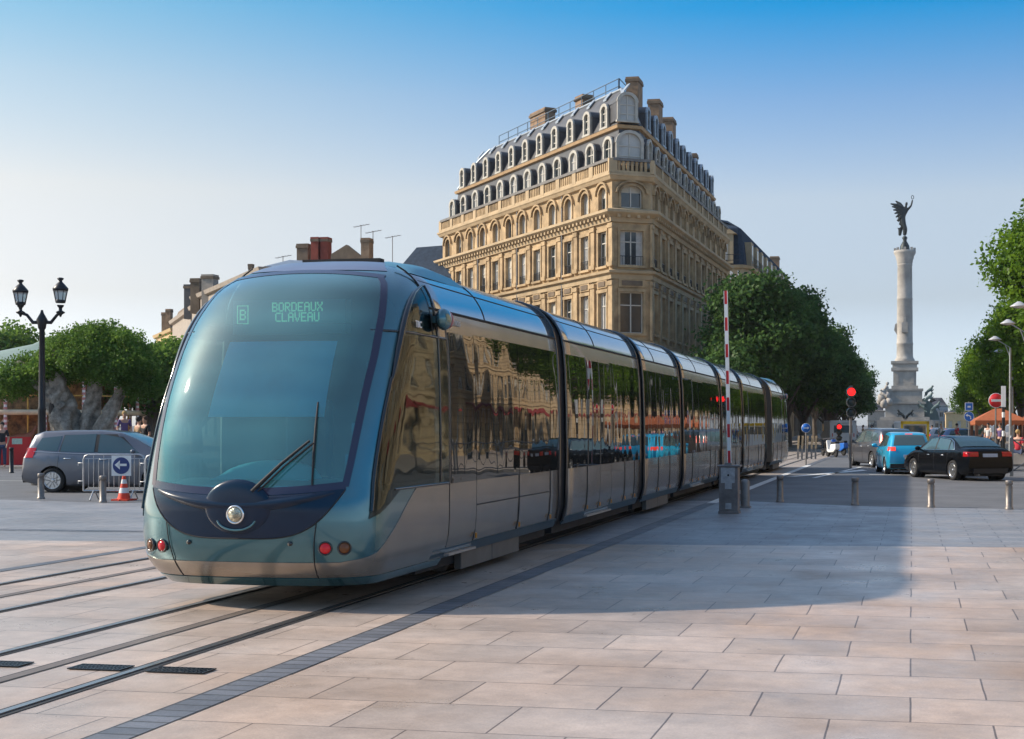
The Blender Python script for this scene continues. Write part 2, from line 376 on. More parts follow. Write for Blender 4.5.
TRAIL = [(z, solve_u(px, z)) for z, px in ((2.7, 437), (2.95, 434), (3.1, 431), (3.2, 428), (3.3, 423))]
tram = thing('tram', (TX, TY, 0), 'long teal and silver articulated tram with a big curved windscreen running across the paved square', 'tram')
def side_fn(u1, u2, z1, z2, sg):
    return lambda i, j: Vector((sg*v_of_u(lerp(u1, u2, i), lerp(z1, z2, j)), lerp(u1, u2, i), lerp(z1, z2, j)))
def seam(mb, pts, w=0.014, off=0.004, m=None):
    """thin raised line following local points (u,z) on both sides, or free points"""
    mb.tube(pts, w/2, 5, m)
def side_seam(mb, u1, z1, u2, z2, sg, n=6, w=0.012, m=None):
    P = []
    for k in range(n+1):
        u = lerp(u1, u2, k/n); z = lerp(z1, z2, k/n); P.append((sg*(v_of_u(u, z)+0.004), u, z))
    mb.tube(P, w/2, 5, m)
def make_cab():
    cab = bpy.data.objects.new('cab_section', None)
    # ---- body shell (teal), open at the windscreen
    b = MB(); zs = [0.23, 0.28, 0.33, 0.4, 0.48, 0.6, 0.72, 0.85, 1.0, 1.1, 1.2, 1.3]+[1.3+0.1*k for k in range(1, 18)]+[3.05, 3.1, 3.15, 3.2, 3.25, 3.3, 3.35, 3.4, 3.44, 3.48, 3.52, 3.56, 3.59, 3.61, 3.625, 3.635, 3.639]
    NS = 44
    rows = []
    for z in zs:
        sl = s_of_u(2.16, z) if z < 3.5 else max(1.0, s_of_u(2.16, z)) if u0z(z)+az(z) < 2.16 else s_of_u(2.16, z)
        if u0z(z) > 2.15: rows.append([S_pt(0, z)]*(2*NS+1)); continue
        rows.append([S_pt((k/NS)*sl, z) for k in range(-NS, NS+1)])
    V = [p for r in rows for p in r]; Wd = 2*NS+1; Fc = []
    for j in range(len(zs)-1):
        for k in range(2*NS):
            q = (rows[j][k]+rows[j+1][k+1])/2
            t = q.x/max(vmx(q.z), .1)
            if abs(q.x) < vmx(q.z)-0.03 and zb(t)+0.05 < q.z < zt(t)-0.03 and q.y < 2: continue
            if 1.2 < q.z < 2.68 and sinterp(q.z, LEAD)+0.05 < q.y and abs(q.x) > 0.9: continue
            Fc.append((j*Wd+k, j*Wd+k+1, (j+1)*Wd+k+1, (j+1)*Wd+k))
    b.add(V, Fc, M_teal, True)
    b.build('nose_shell', M_teal, cab)
    # ---- windscreen
    def wfn(i, j):
        t = 2*i-1; z = lerp(zb(t), zt(t), j); return front_pt(t*vmx(z), z)
    b = MB(); b.grid(lambda i, j: nrm_off(wfn, i, j, 0.010), 40, 40, M_wind); ws = b.build('windscreen', M_wind, cab)
    b = MB()
    def frm(e0, e1):
        def L(i, j, sg):
            z = lerp(zb(1), zt(1), j); v = vmx(z)+lerp(e0, e1, i); return front_pt(sg*min(v, wz(z)*0.995), z)
        return L
    fr = frm(-0.035, 0.022)
    for sg in (-1, 1): patch(b, lambda i, j: fr(i, j, sg), 3, 30, 0.014, None, 0.03)
    patch(b, lambda i, j: front_pt((2*i-1)*vmx(zb(2*i-1)), lerp(zb(2*i-1)-0.02, zb(2*i-1)+0.05, j)), 30, 2, 0.014, None, 0.03)
    patch(b, lambda i, j: front_pt((2*i-1)*(vmx(zt(2*i-1))+0.02), lerp(zt(2*i-1)-0.015, zt(2*i-1)+0.03, j)), 30, 2, 0.014, None, 0.03)
    b.build('windscreen_frame', mat('screen_surround', (0.018, 0.016, 0.045), rough=0.25, var=0, coat=0.5), cab)
    # ---- dark blue bumper bowl
    b = MB(); patch(b, lambda i, j: front_pt((2*i-1)*1.0, lerp(zbowl((2*i-1)*1.0), zb(2*i-1)-0.015, j)), 40, 14, 0.012, None, 0.03)
    # raised eyebrow ledge
    def led(i, j):
        t = 2*i-1; zz = lerp(zb(t)-0.05-0.13*(1-t*t), zb(t)-0.02, j); p = front_pt(t*0.95, zz); p.y -= 0.05*math.sin(PI*j)*(1-t*t*t*t)+0.01; return p
    b.grid(led, 40, 6, None, 0, ctr=(0, 3, 1.2))
    bw = b.build('bumper_bowl', M_navy, cab)
    b = MB(); q = []
    for k in range(9):
        r = 0.34*math.cos(k/8*PI/2)**0.6 if k < 8 else 0.01; q.append((r, 0.045*math.sin(k/8*PI/2)))
    c0 = Vector((0, 0.11, 1.0)); b.lathe(q, n=36, m=None, T=lambda x, y, z: (x, c0.y-z, c0.z+y*0.78)); pod = b.build('coupler_cover', M_navy, cab)
    b = MB(); b.lathe([(0.092, 0), (0.092, 0.03), (0.08, 0.042), (0.075, 0.03), (0.07, 0.03)], n=28, T=lambda x, y, z: (x, 0.085-z, 0.93+y)); hr = b.build('headlamp', M_chrome, cab)
    b2 = MB(); b2.lathe([(0.074, 0), (0.06, 0.02), (0.03, 0.03), (0.005, 0.033)], n=24, T=lambda x, y, z: (x, 0.057-z, 0.93+y)); b2.build('lens', M_headglass, hr)
    b = MB(); pts = [(0.2*math.cos(a), 0.085-0.02*math.sin(-a), 0.90+0.12*math.sin(a)) for a in [PI+0.25+k*(PI-0.5)/10 for k in range(11)]]; b.tube(pts, 0.012, 6); b.build('headlamp_recess_rim', M_teal, cab)
    # ---- silver and teal bands low on the nose + sides
    b = MB(); sA = lambda z: 1.0
    def band(z0, z1, ue=2.62):
        def f(i, j):
            z = lerp(z0, z1, j); se = s_of_u(ue, z); return S_pt(lerp(-se, se, i), z)
        return f
    # silver : from z .36 up to ZS(u)
    def silver(i, j):
        t = 2*i-1; sg = 1 if t >= 0 else -1
        zr = 0.5; se = s_of_u(2.62, zr); s = abs(t)*se
        u = S_pt(s, zr).y
        ztop = interp(u if s > 0.55 else 0.0, ZS) if s > 0.3 else 0.47
        ztop = min(ztop, 1.13)
        if s < 0.9: ztop = lerp(0.47, ztop, max(0, (s-0.3)/0.6))
        z = lerp(0.315, ztop, j)
        p = S_pt(abs(t)*s_of_u(2.62, z), z); return Vector((sg*p.x, p.y, z))
    patch(b, silver, 90, 12, 0.006); b.build('silver_skirt', M_silver, cab)
    b = MB(); patch(b, band(0.23, 0.31), 60, 3, 0.012); b.build('lower_trim', M_teal, cab)
    # ---- side glass of the cab, both sides
    for sg in (-1, 1):
        b = MB()
        def f1(i, j):
            z = lerp(0.88, 1.14, j); u0 = interp(z, LEAD); ur = lerp(LEAD[0][1]+0.015, 1.12, j**0.9); u = lerp(u0, ur, i); return Vector((sg*v_of_u(u, z), u, z))
        def f2(i, j):
            z = lerp(1.14, 2.72, j); u = lerp(sinterp(z, LEAD), 2.60, i); return Vector((sg*v_of_u(u, z), u, z))
        def f3(i, j):
            z = lerp(2.745, 3.3, j); u = lerp(sinterp(z, LEAD), sinterp(z, TRAIL), i); return Vector((sg*v_of_u(u, z), u, z))
        patch(b, f1, 8, 6, 0.008); patch(b, f2, 16, 16, 0.008); patch(b, f3, 10, 12, 0.008)
        b.build('side_window', M_cabglass, cab)
        b = MB()
        # black arch rib inside upper light and division lines
        P = [(sg*(v_of_u(sinterp(z, LEAD)+0.02, z)+0.012), sinterp(z, LEAD)+0.02, z) for z in [2.2+0.11*k for k in range(11)]]
        b.tube(P, [0.014+0.026*math.sin(PI*k/10) for k in range(11)], 6)
        P = [(sg*(v_of_u(sinterp(z, LEAD)+0.01, z)+0.008), sinterp(z, LEAD)+0.01, z) for z in [0.95+0.13*k for k in range(11)]]; b.tube(P, 0.022, 6)
        side_seam(b, 0.95, 1.14, 2.6, 1.14, sg, 12, 0.03); side_seam(b, 1.05, 2.735, 2.6, 2.735, sg, 12, 0.03)
        P = [(sg*(v_of_u(sinterp(z, TRAIL), z)+0.010), sinterp(z, TRAIL), z) for z in [1.16, 1.8, 2.4, 2.7, 2.8, 2.9, 3.0, 3.1, 3.2, 3.3]]
        b.tube(P, 0.014, 6); b.build('window_rib', M_gloss_black, cab)
    # ---- lamps
    for sg in (-1, 1):
        for v, m, nm in ((0.84, M_red_lamp, 'tail_lamp'), (1.0, M_amber, 'indicator_lamp')):
            p = front_pt(sg*v, 0.61); h = 1e-3; tt = (front_pt(sg*v+h, 0.61)-front_pt(sg*v-h, 0.61)).normalized(); n = Vector((tt.y, -tt.x, 0)); up = Vector((0, 0, 1))
            b = MB(); T = lambda x, y, z, p=p, tt=tt, n=n, up=up: p+tt*x+up*y+n*z
            b.lathe([(0.068, 0.0), (0.068, 0.018), (0.055, 0.022), (0.055, 0.012), (0.05, 0.012)], n=20, T=T, m=M_gloss_black)
            b.lathe([(0.054, 0.0), (0.05, 0.02), (0.03, 0.032), (0.004, 0.036)], n=20, T=T, m=m)
            b.build(nm, None, cab)
        b = MB(); p = front_pt(sg*0.52, 0.655); b.lathe([(0.022, -.01), (0.022, 0.012), (0.002, 0.013)], n=12, T=lambda x, y, z: (p.x+x, p.y-z-0.004, p.z+y)); b.build('towing_eye_cap', M_gloss_black, cab)
    # ---- seams
    for sg in (-1, 1):
        b = MB(); b.tube([front_pt(sg*lerp(0.70, 0.77, k/8), lerp(0.28, zbowl(0.76), k/8))+Vector((0, -0.012, 0)) for k in range(9)], 0.0055, 5); b.build('panel_seam', M_rubber, cab); b = MB()
        b.tube([(sg*(v_of_u(u, 2.8)+0.004), u, 2.8) for u in [0.92+0.1*k for k in range(2)]], 0.006, 5)
        P = []
        for k in range(14):
            z = lerp(2.72, 3.5, k/13); u = lerp(2.18, 2.10, k/13)
            P.append((sg*(wz(z)+0.003), u, z))
        b.tube(P, 0.010, 5); b.build('roof_seam', M_rubber, cab)
    P = []; b = MB()
    for k in range(41):
        t = 2*k/40-1; p = front_pt(t*1.0, zbowl(t*1.0)); P.append(p+Vector((0, -0.014, 0)))
    b.tube(P, 0.007, 5); b.build('panel_seam', M_rubber, cab)
    # ---- camera pod
    for sg in (-1, 1):
        b = MB(); b.ball((sg*1.30, 2.30, 2.93), 0.105, 16, 12, M_teal, (0.75, 1.5, 1.15)); b.box(*sorted((sg*1.17, sg*1.27)), 2.24, 2.36, 2.89, 2.96, M_teal)
        b.lathe([(0.095, 0), (0.1, 0.02), (0.06, 0.03)], n=16, T=lambda x, y, z: (sg*1.30+x*0.75, 2.40+z, 2.93+y*1.0), m=mat('pod_rim', (0.5, 0.2, 0.2), rough=0.4, var=0.4, scale=20))
        b.build('camera_pod', None, cab)
    b = MB(); patch(b, lambda i, j: (lambda v, z: front_pt(v, z))((2*i-1)*lerp(0.80, 0.62, j), lerp(3.42, 3.56, j)), 30, 4, 0.005, None, 0.0); b.build('roof_edge', mat('roof_edge_satin', (0.22, 0.23, 0.30), rough=0.3, metal=0.5, var=0.05), cab)
    # ---- wiper
    b = MB()
    def on(v, z, o=0.05): return front_pt(v, z)+Vector((0, -o, 0.01))
    b.tube([on(0.16, 1.14, 0.07), on(0.42, 1.40, 0.08), on(0.66, 1.62, 0.07)], [0.022, 0.016, 0.012], 6); b.tube([on(0.22, 1.14, 0.07), on(0.46, 1.38, 0.08), on(0.70, 1.60, 0.07)], 0.009, 6)
    arm = b.build('wiper', M_rubber, cab)
    b = MB(); b.tube([on(0.715, 1.20, 0.03), on(0.70, 1.5, 0.035), on(0.685, 1.75, 0.035), on(0.665, 1.99, 0.03)], [0.010, 0.014, 0.014, 0.009], 6); b.build('blade', M_rubber, arm)
    # ---- interior
    b = MB()
    b.box(-1.02, 1.02, 0.35, 2.45, 0.86, 0.92); b.box(-1.05, 1.05, 2.42, 2.48, 0.9, 3.3)
    b.build('cab_interior', mat('cab_lining', (0.12, 0.24, 0.27), rough=0.7, var=0.2, scale=1.0), cab)
    b = MB()
    b.grid(lambda i, j: Vector(((2*i-1)*lerp(1.02, 0.96, j), lerp(0.22, 1.05, j)+0.15*(2*i-1)**2, lerp(1.12, 1.24, math.sin(j*PI*0.6)))), 16, 8, None, 0)
    b.grid(lambda i, j: Vector((lerp(-0.62, 0.42, i), lerp(0.75, 1.1, j), 1.24+0.18*math.sin(PI*j*0.5)*math.sin(PI*i)**0.4)), 14, 8, mat('teal_dash_hood', (0.10, 0.42, 0.46), rough=0.5, var=0.1), 0.12)
    b.build('dashboard', mat('dashboard_plastic', (0.02, 0.05, 0.06), rough=0.5, var=0.2), cab)
    b = MB(); b.box(-0.30, 0.22, 1.75, 1.87, 1.2, 2.05); b.box(-0.2, 0.12, 1.77, 1.85, 2.08, 2.3); b.box(-0.3, 0.22, 1.3, 1.87, 1.1, 1.24)
    b.build('driver_seat', mat('seat_fabric', (0.02, 0.035, 0.05), rough=0.9), cab, bevel=0.04)
    b = MB()
    def bl(i, j):
        z = lerp(1.86, 2.62, j); v = lerp(-0.50, 0.70, i); p = front_pt(v*lerp(1, 0.95, j), z); return p+Vector((0, 0.08, 0))
    b.grid(bl, 16, 10, None, 0); b.build('sun_blind', mat('sun_blind_cloth', (0.05, 0.50, 0.72), rough=0.7, var=0.2, scale=0.8), cab)
    DY = 1.22
    b = MB(); b.box(-0.62, 0.62, DY, DY+0.15, 2.72, 3.07)
    box = b.build('destination_box', mat('sign_housing', (0.03, 0.10, 0.10), rough=0.6, var=0.1), cab)
    b = MB(); me_ = mat('display_dots', (0.15, 0.40, 0.2), rough=0.5, var=0, emit=(0.22, 0.62, 0.28), estr=0.36)
    def dots(txt, v0, z0, cell, wd=0.97):
        x = v0
        for ch in txt:
            for r, row in enumerate(FONT5[ch].split()):
                for c, bit in enumerate(row):
                    if bit == '1':
                        v = x+c*cell; z = z0-r*cell*1.15; y = DY-0.008
                        b.box(v, v+cell*wd, y, y+0.006, z, z+cell*1.15*wd)
            x += 6*cell
    cell = 0.0118; wd8 = 8*6*cell
    dots('BORDEAUX', -0.18, 3.03, cell); dots('CLAVEAU', -0.145, 2.925, cell); dots('B', -0.54, 2.96, 0.0135)
    for (xa, xb, za, zc) in ((-0.57, -0.445, 3.01, 3.018), (-0.57, -0.445, 2.825, 2.833), (-0.57, -0.562, 2.825, 3.018), (-0.453, -0.445, 2.825, 3.018)):
        y = DY-0.008; b.box(xa, xb, y, y+0.006, za, zc)
    b.build('route_display', me_, box)
    return cab
GL0, GL1 = 1.13, 2.84
def section(name, u1, u2, cuts, doors=(), bogie=None, cab=None, lower_seam=None):
    """one car body between u1 and u2; returns its Empty; sub-parts: shell, windows, doors"""
    sec = cab or bpy.data.objects.new(name, None)
    zs = [0.42, 0.55, 0.8, 1.13, 1.6, 2.2, 2.6, 2.84, 2.95, 3.04, 3.1, 3.17, 3.24, 3.3, 3.36, 3.42, 3.48, 3.53, 3.57, 3.6, 3.62, 3.633, 3.64]
    n = max(2, int((u2-u1)/0.45))
    b = MB()
    V = []; 
    prof = [(-wz(z), z) for z in zs]+[(wz(z), z) for z in reversed(zs)]
    for k in range(n+1):
        u = lerp(u1, u2, k/n)
        for (x, z) in prof: V.append((x, u, z if z < 3.4 or u1 > 2.5 else 3.4+(z-3.4)*lerp(0.60, 1.0, min(1, (u-2.18)/2.2))))
    K = len(prof)
    for k in range(n):
        for i in range(K-1):
            zc = (prof[i][1]+prof[i+1][1])/2
            b.add([V[k*K+i], V[k*K+i+1], V[(k+1)*K+i+1], V[(k+1)*K+i]], [(0, 1, 2, 3)], M_roof if zc > 3.05 else M_silver, True)
    b.add([V[i] for i in range(K)], [tuple(range(K))], M_dark); b.add([V[n*K+i] for i in range(K)][::-1], [tuple(range(K))], M_dark)
    me = b
    o = me.build('body_shell', None, sec)
    bm = bmesh.new(); bm.from_mesh(o.data); bmesh.ops.remove_doubles(bm, verts=bm.verts, dist=0.0005); bmesh.ops.recalc_face_normals(bm, faces=bm.faces); bm.to_mesh(o.data); bm.free()
    for sg in (-1, 1):
        for a, c in zip(cuts, cuts[1:]):
            isd = any(abs(a-d) < 0.05 for d in doors)
            b = MB()
            if isd:
                patch(b, side_fn(a+0.012, c-0.012, 0.36, 2.86, sg), 2, 12, 0.010)
                d = b.build('door', M_silver, sec)
                b = MB(); patch(b, side_fn(a+0.04, c-0.04, GL0, GL1-0.03, sg), 3, 8, 0.020); b.build('door_window', M_tramglass, d)
                b = MB(); b.box(sg*1.19 if sg > 0 else -1.25, 1.25 if sg > 0 else -1.19, a, c, 0.325, 0.35); b.build('door_sill', M_steel, d)
            else:
                patch(b, side_fn(a+0.010, c-0.010, GL0, GL1, sg), 3, 8, 0.009); b.build('window', M_tramglass, sec)
    b = MB()
    for sg in (-1, 1):
        side_seam(b, u1, 3.045, u2, 3.045, sg, 10, 0.03)
        for a in cuts: side_seam(b, a, 0.42, a, GL0, sg, 6, 0.014)
        side_seam(b, u1+0.05, 3.35, u2-0.05, 3.35, sg, 4, 0.008)
        if lower_seam: side_seam(b, lower_seam[0], 0.84, lower_seam[1], 0.84, sg, 6, 0.014)
        um = (u1+u2)/2
        P = [(sg*(wz(z)+0.002), um-0.7, z) for z in [3.06+0.05*k for k in range(10)]]; b.tube(P, 0.006, 5)
    b.build('panel_seam', M_rubber, sec)
    b = MB()
    for sg in (-1, 1): patch(b, side_fn(u1+0.02, u2-0.02, 0.30, 0.415, sg), 6, 2, 0.006)
    b.build('lower_trim', mat('dull_teal_trim', (0.05, 0.085, 0.11), rough=0.35, metal=0.5, var=0.1), sec)
    for sg in (-1, 1):
        for a in cuts[1:-1]:
            b = MB(); b.box(*( (1.245, 1.262) if sg > 0 else (-1.262, -1.245)), a-0.018, a+0.014, 0.45, 0.51); b.build('door_marker', mat('orange_marker', (0.5, 0.2, 0.02), rough=0.5, var=0), sec)
    b = MB(); b.box(-1.02, 1.02, u1, u2, 0.16, 0.43); b.build('underframe', M_dark, sec)
    if bogie:
        for sg in (-1, 1):
            b = MB(); um = (bogie[0]+bogie[1])/2
            b.box(*((1.03, 1.12) if sg > 0 else (-1.12, -1.03)), bogie[0], um-0.01, 0.09, 0.30); b.box(*((1.03, 1.12) if sg > 0 else (-1.12, -1.03)), um+0.01, bogie[1], 0.09, 0.30)
            b.build('bogie_cover', mat('bogie_grey', (0.10, 0.095, 0.09), rough=0.5, var=0.2), sec, bevel=0.01)
        for uu in (bogie[0]+0.4, bogie[1]-0.4):
            for sg in (-1, 1):
                b = MB(); b.lathe([(0.29, -0.06), (0.29, 0.0), (0.27, 0.06), (0.05, 0.06)], n=24, T=lambda x, y, z: (sg*0.72+z*sg, uu+x, 0.295+y)); b.build('wheel', M_greymetal, sec)
    return sec
def bellows(u, L=0.42):
    b = MB(); zs = [0.35, 0.6, 1.2, 2.0, 2.6, 2.9, 3.1, 3.2, 3.3, 3.38, 3.45, 3.52, 3.56, 3.58]
    N = 9
    V = []; prof = [(-wz(z), z) for z in zs]+[(wz(z), z) for z in reversed(zs)]; K = len(prof)
    for k in range(N+1):
        uu = u-L/2+L*k/N; ins = 0.035 if k % 2 else 0.075
        for x, z in prof: V.append((x*(1-ins/1.2), uu, z-ins*max(0, (z-2.9))*0.7))
    for k in range(N):
        b.add([], [], None)
    b.add(V, [(k*K+i, k*K+i+1, (k+1)*K+i+1, (k+1)*K+i) for k in range(N) for i in range(K-1)], None, True)
    o = b.build('gangway_bellows', M_rubber, tram)
    # edge hoops
    b = MB()
    for uu in (u-L/2-0.01, u+L/2+0.01):
        P = [(x*0.995, uu, z) for x, z in prof]; b.tube(P, 0.028, 6, cap=False)
    b.build('gangway_hoop', M_gloss_black, o)
cab1 = make_cab(); COL.objects.link(cab1); cab1.parent = tram
ends = [20.05, 26.2, 30.9, 37.4, 42.3, 49.2]; ends = [e-TY for e in ends]; G = 0.21; TAIL = 59.0-TY
def body_of_cab(sec):
    section('cab_section', 2.18, ends[0]-G, [2.62, 3.60, 5.45, 7.05, 7.52], doors=(2.62,), bogie=(3.45, 5.9), cab=sec, lower_seam=(3.62, 7.0))
    b = MB()
    V = 0.92
    prof = [(-V, 3.44), (-V+0.06, 3.55), (-V+0.22, 3.62), (-0.4, 3.67), (0.4, 3.67), (V-0.22, 3.62), (V-0.06, 3.55), (V, 3.44)]
    st = [(2.30, 0.0), (2.45, 0.35), (2.7, 0.75), (3.0, 0.95), (3.3, 1), (3.8, 0.9), (4.2, 0.5), (4.6, 0.0)]
    P = [[(x, u, 3.44+(z-3.44)*k) for x, z in prof] for u, k in st]
    W = len(prof); b.add([p for r in P for p in r], [(j*W+i, j*W+i+1, (j+1)*W+i+1, (j+1)*W+i) for j in range(len(st)-1) for i in range(W-1)], None, True)
    b.build('roof_fairing', mat('fairing_paint', (0.10, 0.26, 0.32), rough=0.3, metal=0.3, var=0.05), sec)
    b = MB(); b.box(-0.42, 0.5, 2.47, 2.6, 3.585, 3.635); b.build('roof_grille', M_rubber, sec)
body_of_cab(cab1)
tb = MB()
wl = mat('white_lettering', (0.8, 0.8, 0.8), rough=0.5, var=0)
gl = mat('grey_lettering', (0.55, 0.53, 0.5), rough=0.5, var=0)
text_mesh('fleet_lettering', 'TBC', 0.10, wl, cab1, (1.232, 1.70, 2.83), (PI/2, 0, PI/2))
text_mesh('builder_lettering', 'CITADIS', 0.085, gl, cab1, (1.210, 2.98, 2.93), (PI/2, 0, PI/2))
names = ['passenger_section']*5
for k in range(5):
    a = ends[k]+G; c = ends[k+1]-G; L = c-a
    if k % 2 == 0:
        cuts = [a+0.05, a+1.35, a+2.25, a+3.15, a+4.3 if L > 5.2 else c-0.05]
        if L > 5.2: cuts += [a+5.2, c-0.05] if c-0.05-(a+5.2) > 0.3 else [c-0.05]
        s = section(names[k], a, c, cuts, doors=(a+1.35, a+2.25))
    else:
        cuts = [a+0.05, a+L*0.36, a+L*0.68, c-0.05]
        s = section(names[k], a, c, cuts, bogie=(a+0.9, c-0.9))
    COL.objects.link(s); s.parent = tram
for e in ends: bellows(e)
# rear cab: a copy of the front cab facing the other way
def cp_cab(x, par):
    c = x.copy(); COL.objects.link(c); c.parent = par
    for ch in x.children: cp_cab(ch, c)
    return c
cab2 = cp_cab(cab1, tram); cab2.location = (0, TAIL, 0); cab2.rotation_euler = (0, 0, PI)
# ================================================================== CARS
def evaluated(o):
    bpy.context.view_layer.update()
    return bpy.data.meshes.new_from_object(o.evaluated_get(bpy.context.evaluated_depsgraph_get()))
class Car:
    def __init__(s, L, W, T, belt, wheels=(-1.35, 1.35), wr=0.32, roofw=0.74):
        s.L, s.W, s.Tp, s.bl, s.wx, s.wr, s.rw = L, W, T, belt, wheels, wr, roofw
    def T(s, x): return interp(x, s.Tp)
    def w(s, x): return s.W/2*(1-0.13*(abs(x)/(s.L/2))**5)
    def sec(s, x):
        w, T = s.w(x), s.T(x); b = interp(x, s.bl); b = min(b, T-0.04); g = min(1, max(0, (T-b)/0.45)); zs = 0.20+0.12*(abs(x)/(s.L/2))**8
        r = lerp(w*0.93, w*s.rw, g)
        Q = [(0, zs-0.02), (w*0.8, zs-0.02), (w*0.95, zs), (w*0.985, zs+0.12), (w, lerp(zs, b, 0.45)), (w*0.995, lerp(zs, b, 0.7)), (w*0.965, b-0.03), (w*0.94, b), (lerp(w*0.94, r, 0.5)+0.012*g, lerp(b, T-0.06, 0.5)), (r, max(b+.005, T-0.07)), (r*0.93, T-0.025), (r*0.75, T-0.008), (r*0.4, T), (0, T)]
        zt_ = [q[1] for q in Q]
        for i in range(3, 13): zt_[i] = min(max(zt_[i], zt_[i-1]+0.0015), T-0.0004*(13-i))
        return [(q[0], z) for q, z in zip(Q, zt_)]
    def side_y(s, x, z):
        P = s.sec(x)[2:11]
        for (y0, z0), (y1, z1) in zip(P, P[1:]):
            if z0 <= z <= z1 and z1 > z0: return lerp(y0, y1, (z-z0)/(z1-z0))
        return P[-1][0] if z > P[-1][1] else P[0][0]
    def top_z(s, x, y):
        P = s.sec(x)[7:][::-1]
        for (y0, z0), (y1, z1) in zip(P, P[1:]):
            if y0 <= abs(y) <= y1 and y1 > y0: return lerp(z0, z1, (abs(y)-y0)/(y1-y0))
        return P[-1][1]
    def body(s, mat_, par, lower=None):
        b = MB(); xs = sorted(set([p[0] for p in s.Tp]+[round(-s.L/2+s.L*k/40, 3) for k in range(41)])); 
        xs = [x for i, x in enumerate(xs) if i == 0 or x-xs[i-1] > 0.008]
        secs = []
        for x in xs:
            P = s.sec(x); P = P+[(-y, z) for y, z in reversed(P[1:-1])]; secs.append([(x, y, z) for y, z in P])
        K = len(secs[0]); V = [p for q in secs for p in q]
        b.add(V, [(k*K+i, k*K+(i+1) % K, (k+1)*K+(i+1) % K, (k+1)*K+i) for k in range(len(xs)-1) for i in range(K)], None, True)
        b.add([V[i] for i in range(K)], [tuple(range(K))], None); b.add([V[(len(xs)-1)*K+i] for i in range(K)], [tuple(range(K))[::-1]], None)
        o = b.build('body', mat_, par)
        bm = bmesh.new(); bm.from_mesh(o.data); bmesh.ops.remove_doubles(bm, verts=bm.verts, dist=1e-4)
        R = s.wr+0.055
        for wx in s.wx:
            for k in range(18):
                an = 2*PI*(k+0.5)/18; n = Vector((math.cos(an), 0, math.sin(an)))
                fs = [f for f in bm.faces if abs(f.calc_center_median().x-wx) < R+0.25 and f.calc_center_median().z < s.wr+R+0.25]
                es = set(e for f in fs for e in f.edges); vs = set(v for f in fs for v in f.verts)
                bmesh.ops.bisect_plane(bm, geom=list(vs)+list(es)+fs, dist=1e-5, plane_co=Vector((wx, 0, s.wr))+n*R, plane_no=n)
            kill = []
            for f in bm.faces:
                q = f.calc_center_median()
                if abs(q.y) > s.W/2-0.32 and all((q.x-wx)*math.cos(2*PI*(k+0.5)/18)+(q.z-s.wr)*math.sin(2*PI*(k+0.5)/18) < R-1e-5 for k in range(18)): kill.append(f)
            bmesh.ops.delete(bm, geom=kill, context='FACES')
        bmesh.ops.recalc_face_normals(bm, faces=bm.faces)
        for f in bm.faces: f.smooth = True
        bm.to_mesh(o.data); bm.free()
        for wx in s.wx:
            for sg in (-1, 1):
                c = MB()
                n = 18; P = [(wx+R/math.cos(PI/18)*math.cos(2*PI*k/n), s.wr+R/math.cos(PI/18)*math.sin(2*PI*k/n)) for k in range(n)]
                yo, yi = sg*(s.W/2-0.012), sg*(s.W/2-0.34)
                V = [(x, min(abs(yo), s.side_y(x, max(z, 0.3)))*sg-0.004*sg, z) for x, z in P]+[(x, yi, z) for x, z in P]
                c.add(V, [(i, (i+1) % n, n+(i+1) % n, n+i) for i in range(n) if min(P[i][1], P[(i+1) % n][1]) > 0.17]+[tuple(range(n, 2*n))]); c.build('wheel_arch', M_rubber, par)
        s.bodyo = o; return o
    def sidewin(s, quads, par, m=None):
        """quads: lists of 4 (x,z) corners: bottom-rear, bottom-front, top-front, top-rear"""
        for q in quads:
            for sg in (-1, 1):
                def f(i, j):
                    x = lerp(lerp(q[0][0], q[1][0], i), lerp(q[3][0], q[2][0], i), j); z = lerp(lerp(q[0][1], q[1][1], i), lerp(q[3][1], q[2][1], i), j)
                    return Vector((x, sg*(s.side_y(x, z)+0.006), z))
                b = MB(); b.grid(f, 6, 5, None, 0.02, ctr=(q[0][0], 0, 0.8)); b.build('side_window', m or M_carglass, par)
    def band(s, pts_lo, pts_hi, par):
        """dark pillar band behind the side windows"""
        for sg in (-1, 1):
            def f(i, j):
                x = lerp(lerp(pts_lo[0][0], pts_lo[1][0], i), lerp(pts_hi[0][0], pts_hi[1][0], i), j); z = lerp(lerp(pts_lo[0][1], pts_lo[1][1], i), lerp(pts_hi[0][1], pts_hi[1][1], i), j)
                z = min(z, s.T(x)-0.06); return Vector((x, sg*(s.side_y(x, z)+0.003), z))
            b = MB(); b.grid(f, 24, 5, None, 0, ctr=(0, 0, 0.8)); b.build('pillar_trim', M_trim, par)
    def topwin(s, name, xa, xb, k0, k1, par, m=None, off=0.008):
        def f(i, j):
            x = lerp(xa, xb, j); y = (2*i-1)*s.sec(x)[9][0]*lerp(k0, k1, j); p = Vector((x, y, s.top_z(x, y)))
            dx = (s.T(x+0.02)-s.T(x-0.02))/0.04; n = Vector((-dx, 0, 1)).normalized(); return p+n*off
        b = MB(); b.grid(f, 10, 8, None, 0.02, ctr=((xa+xb)/2, 0, 0.6)); return b.build(name, m or M_carglass, par)
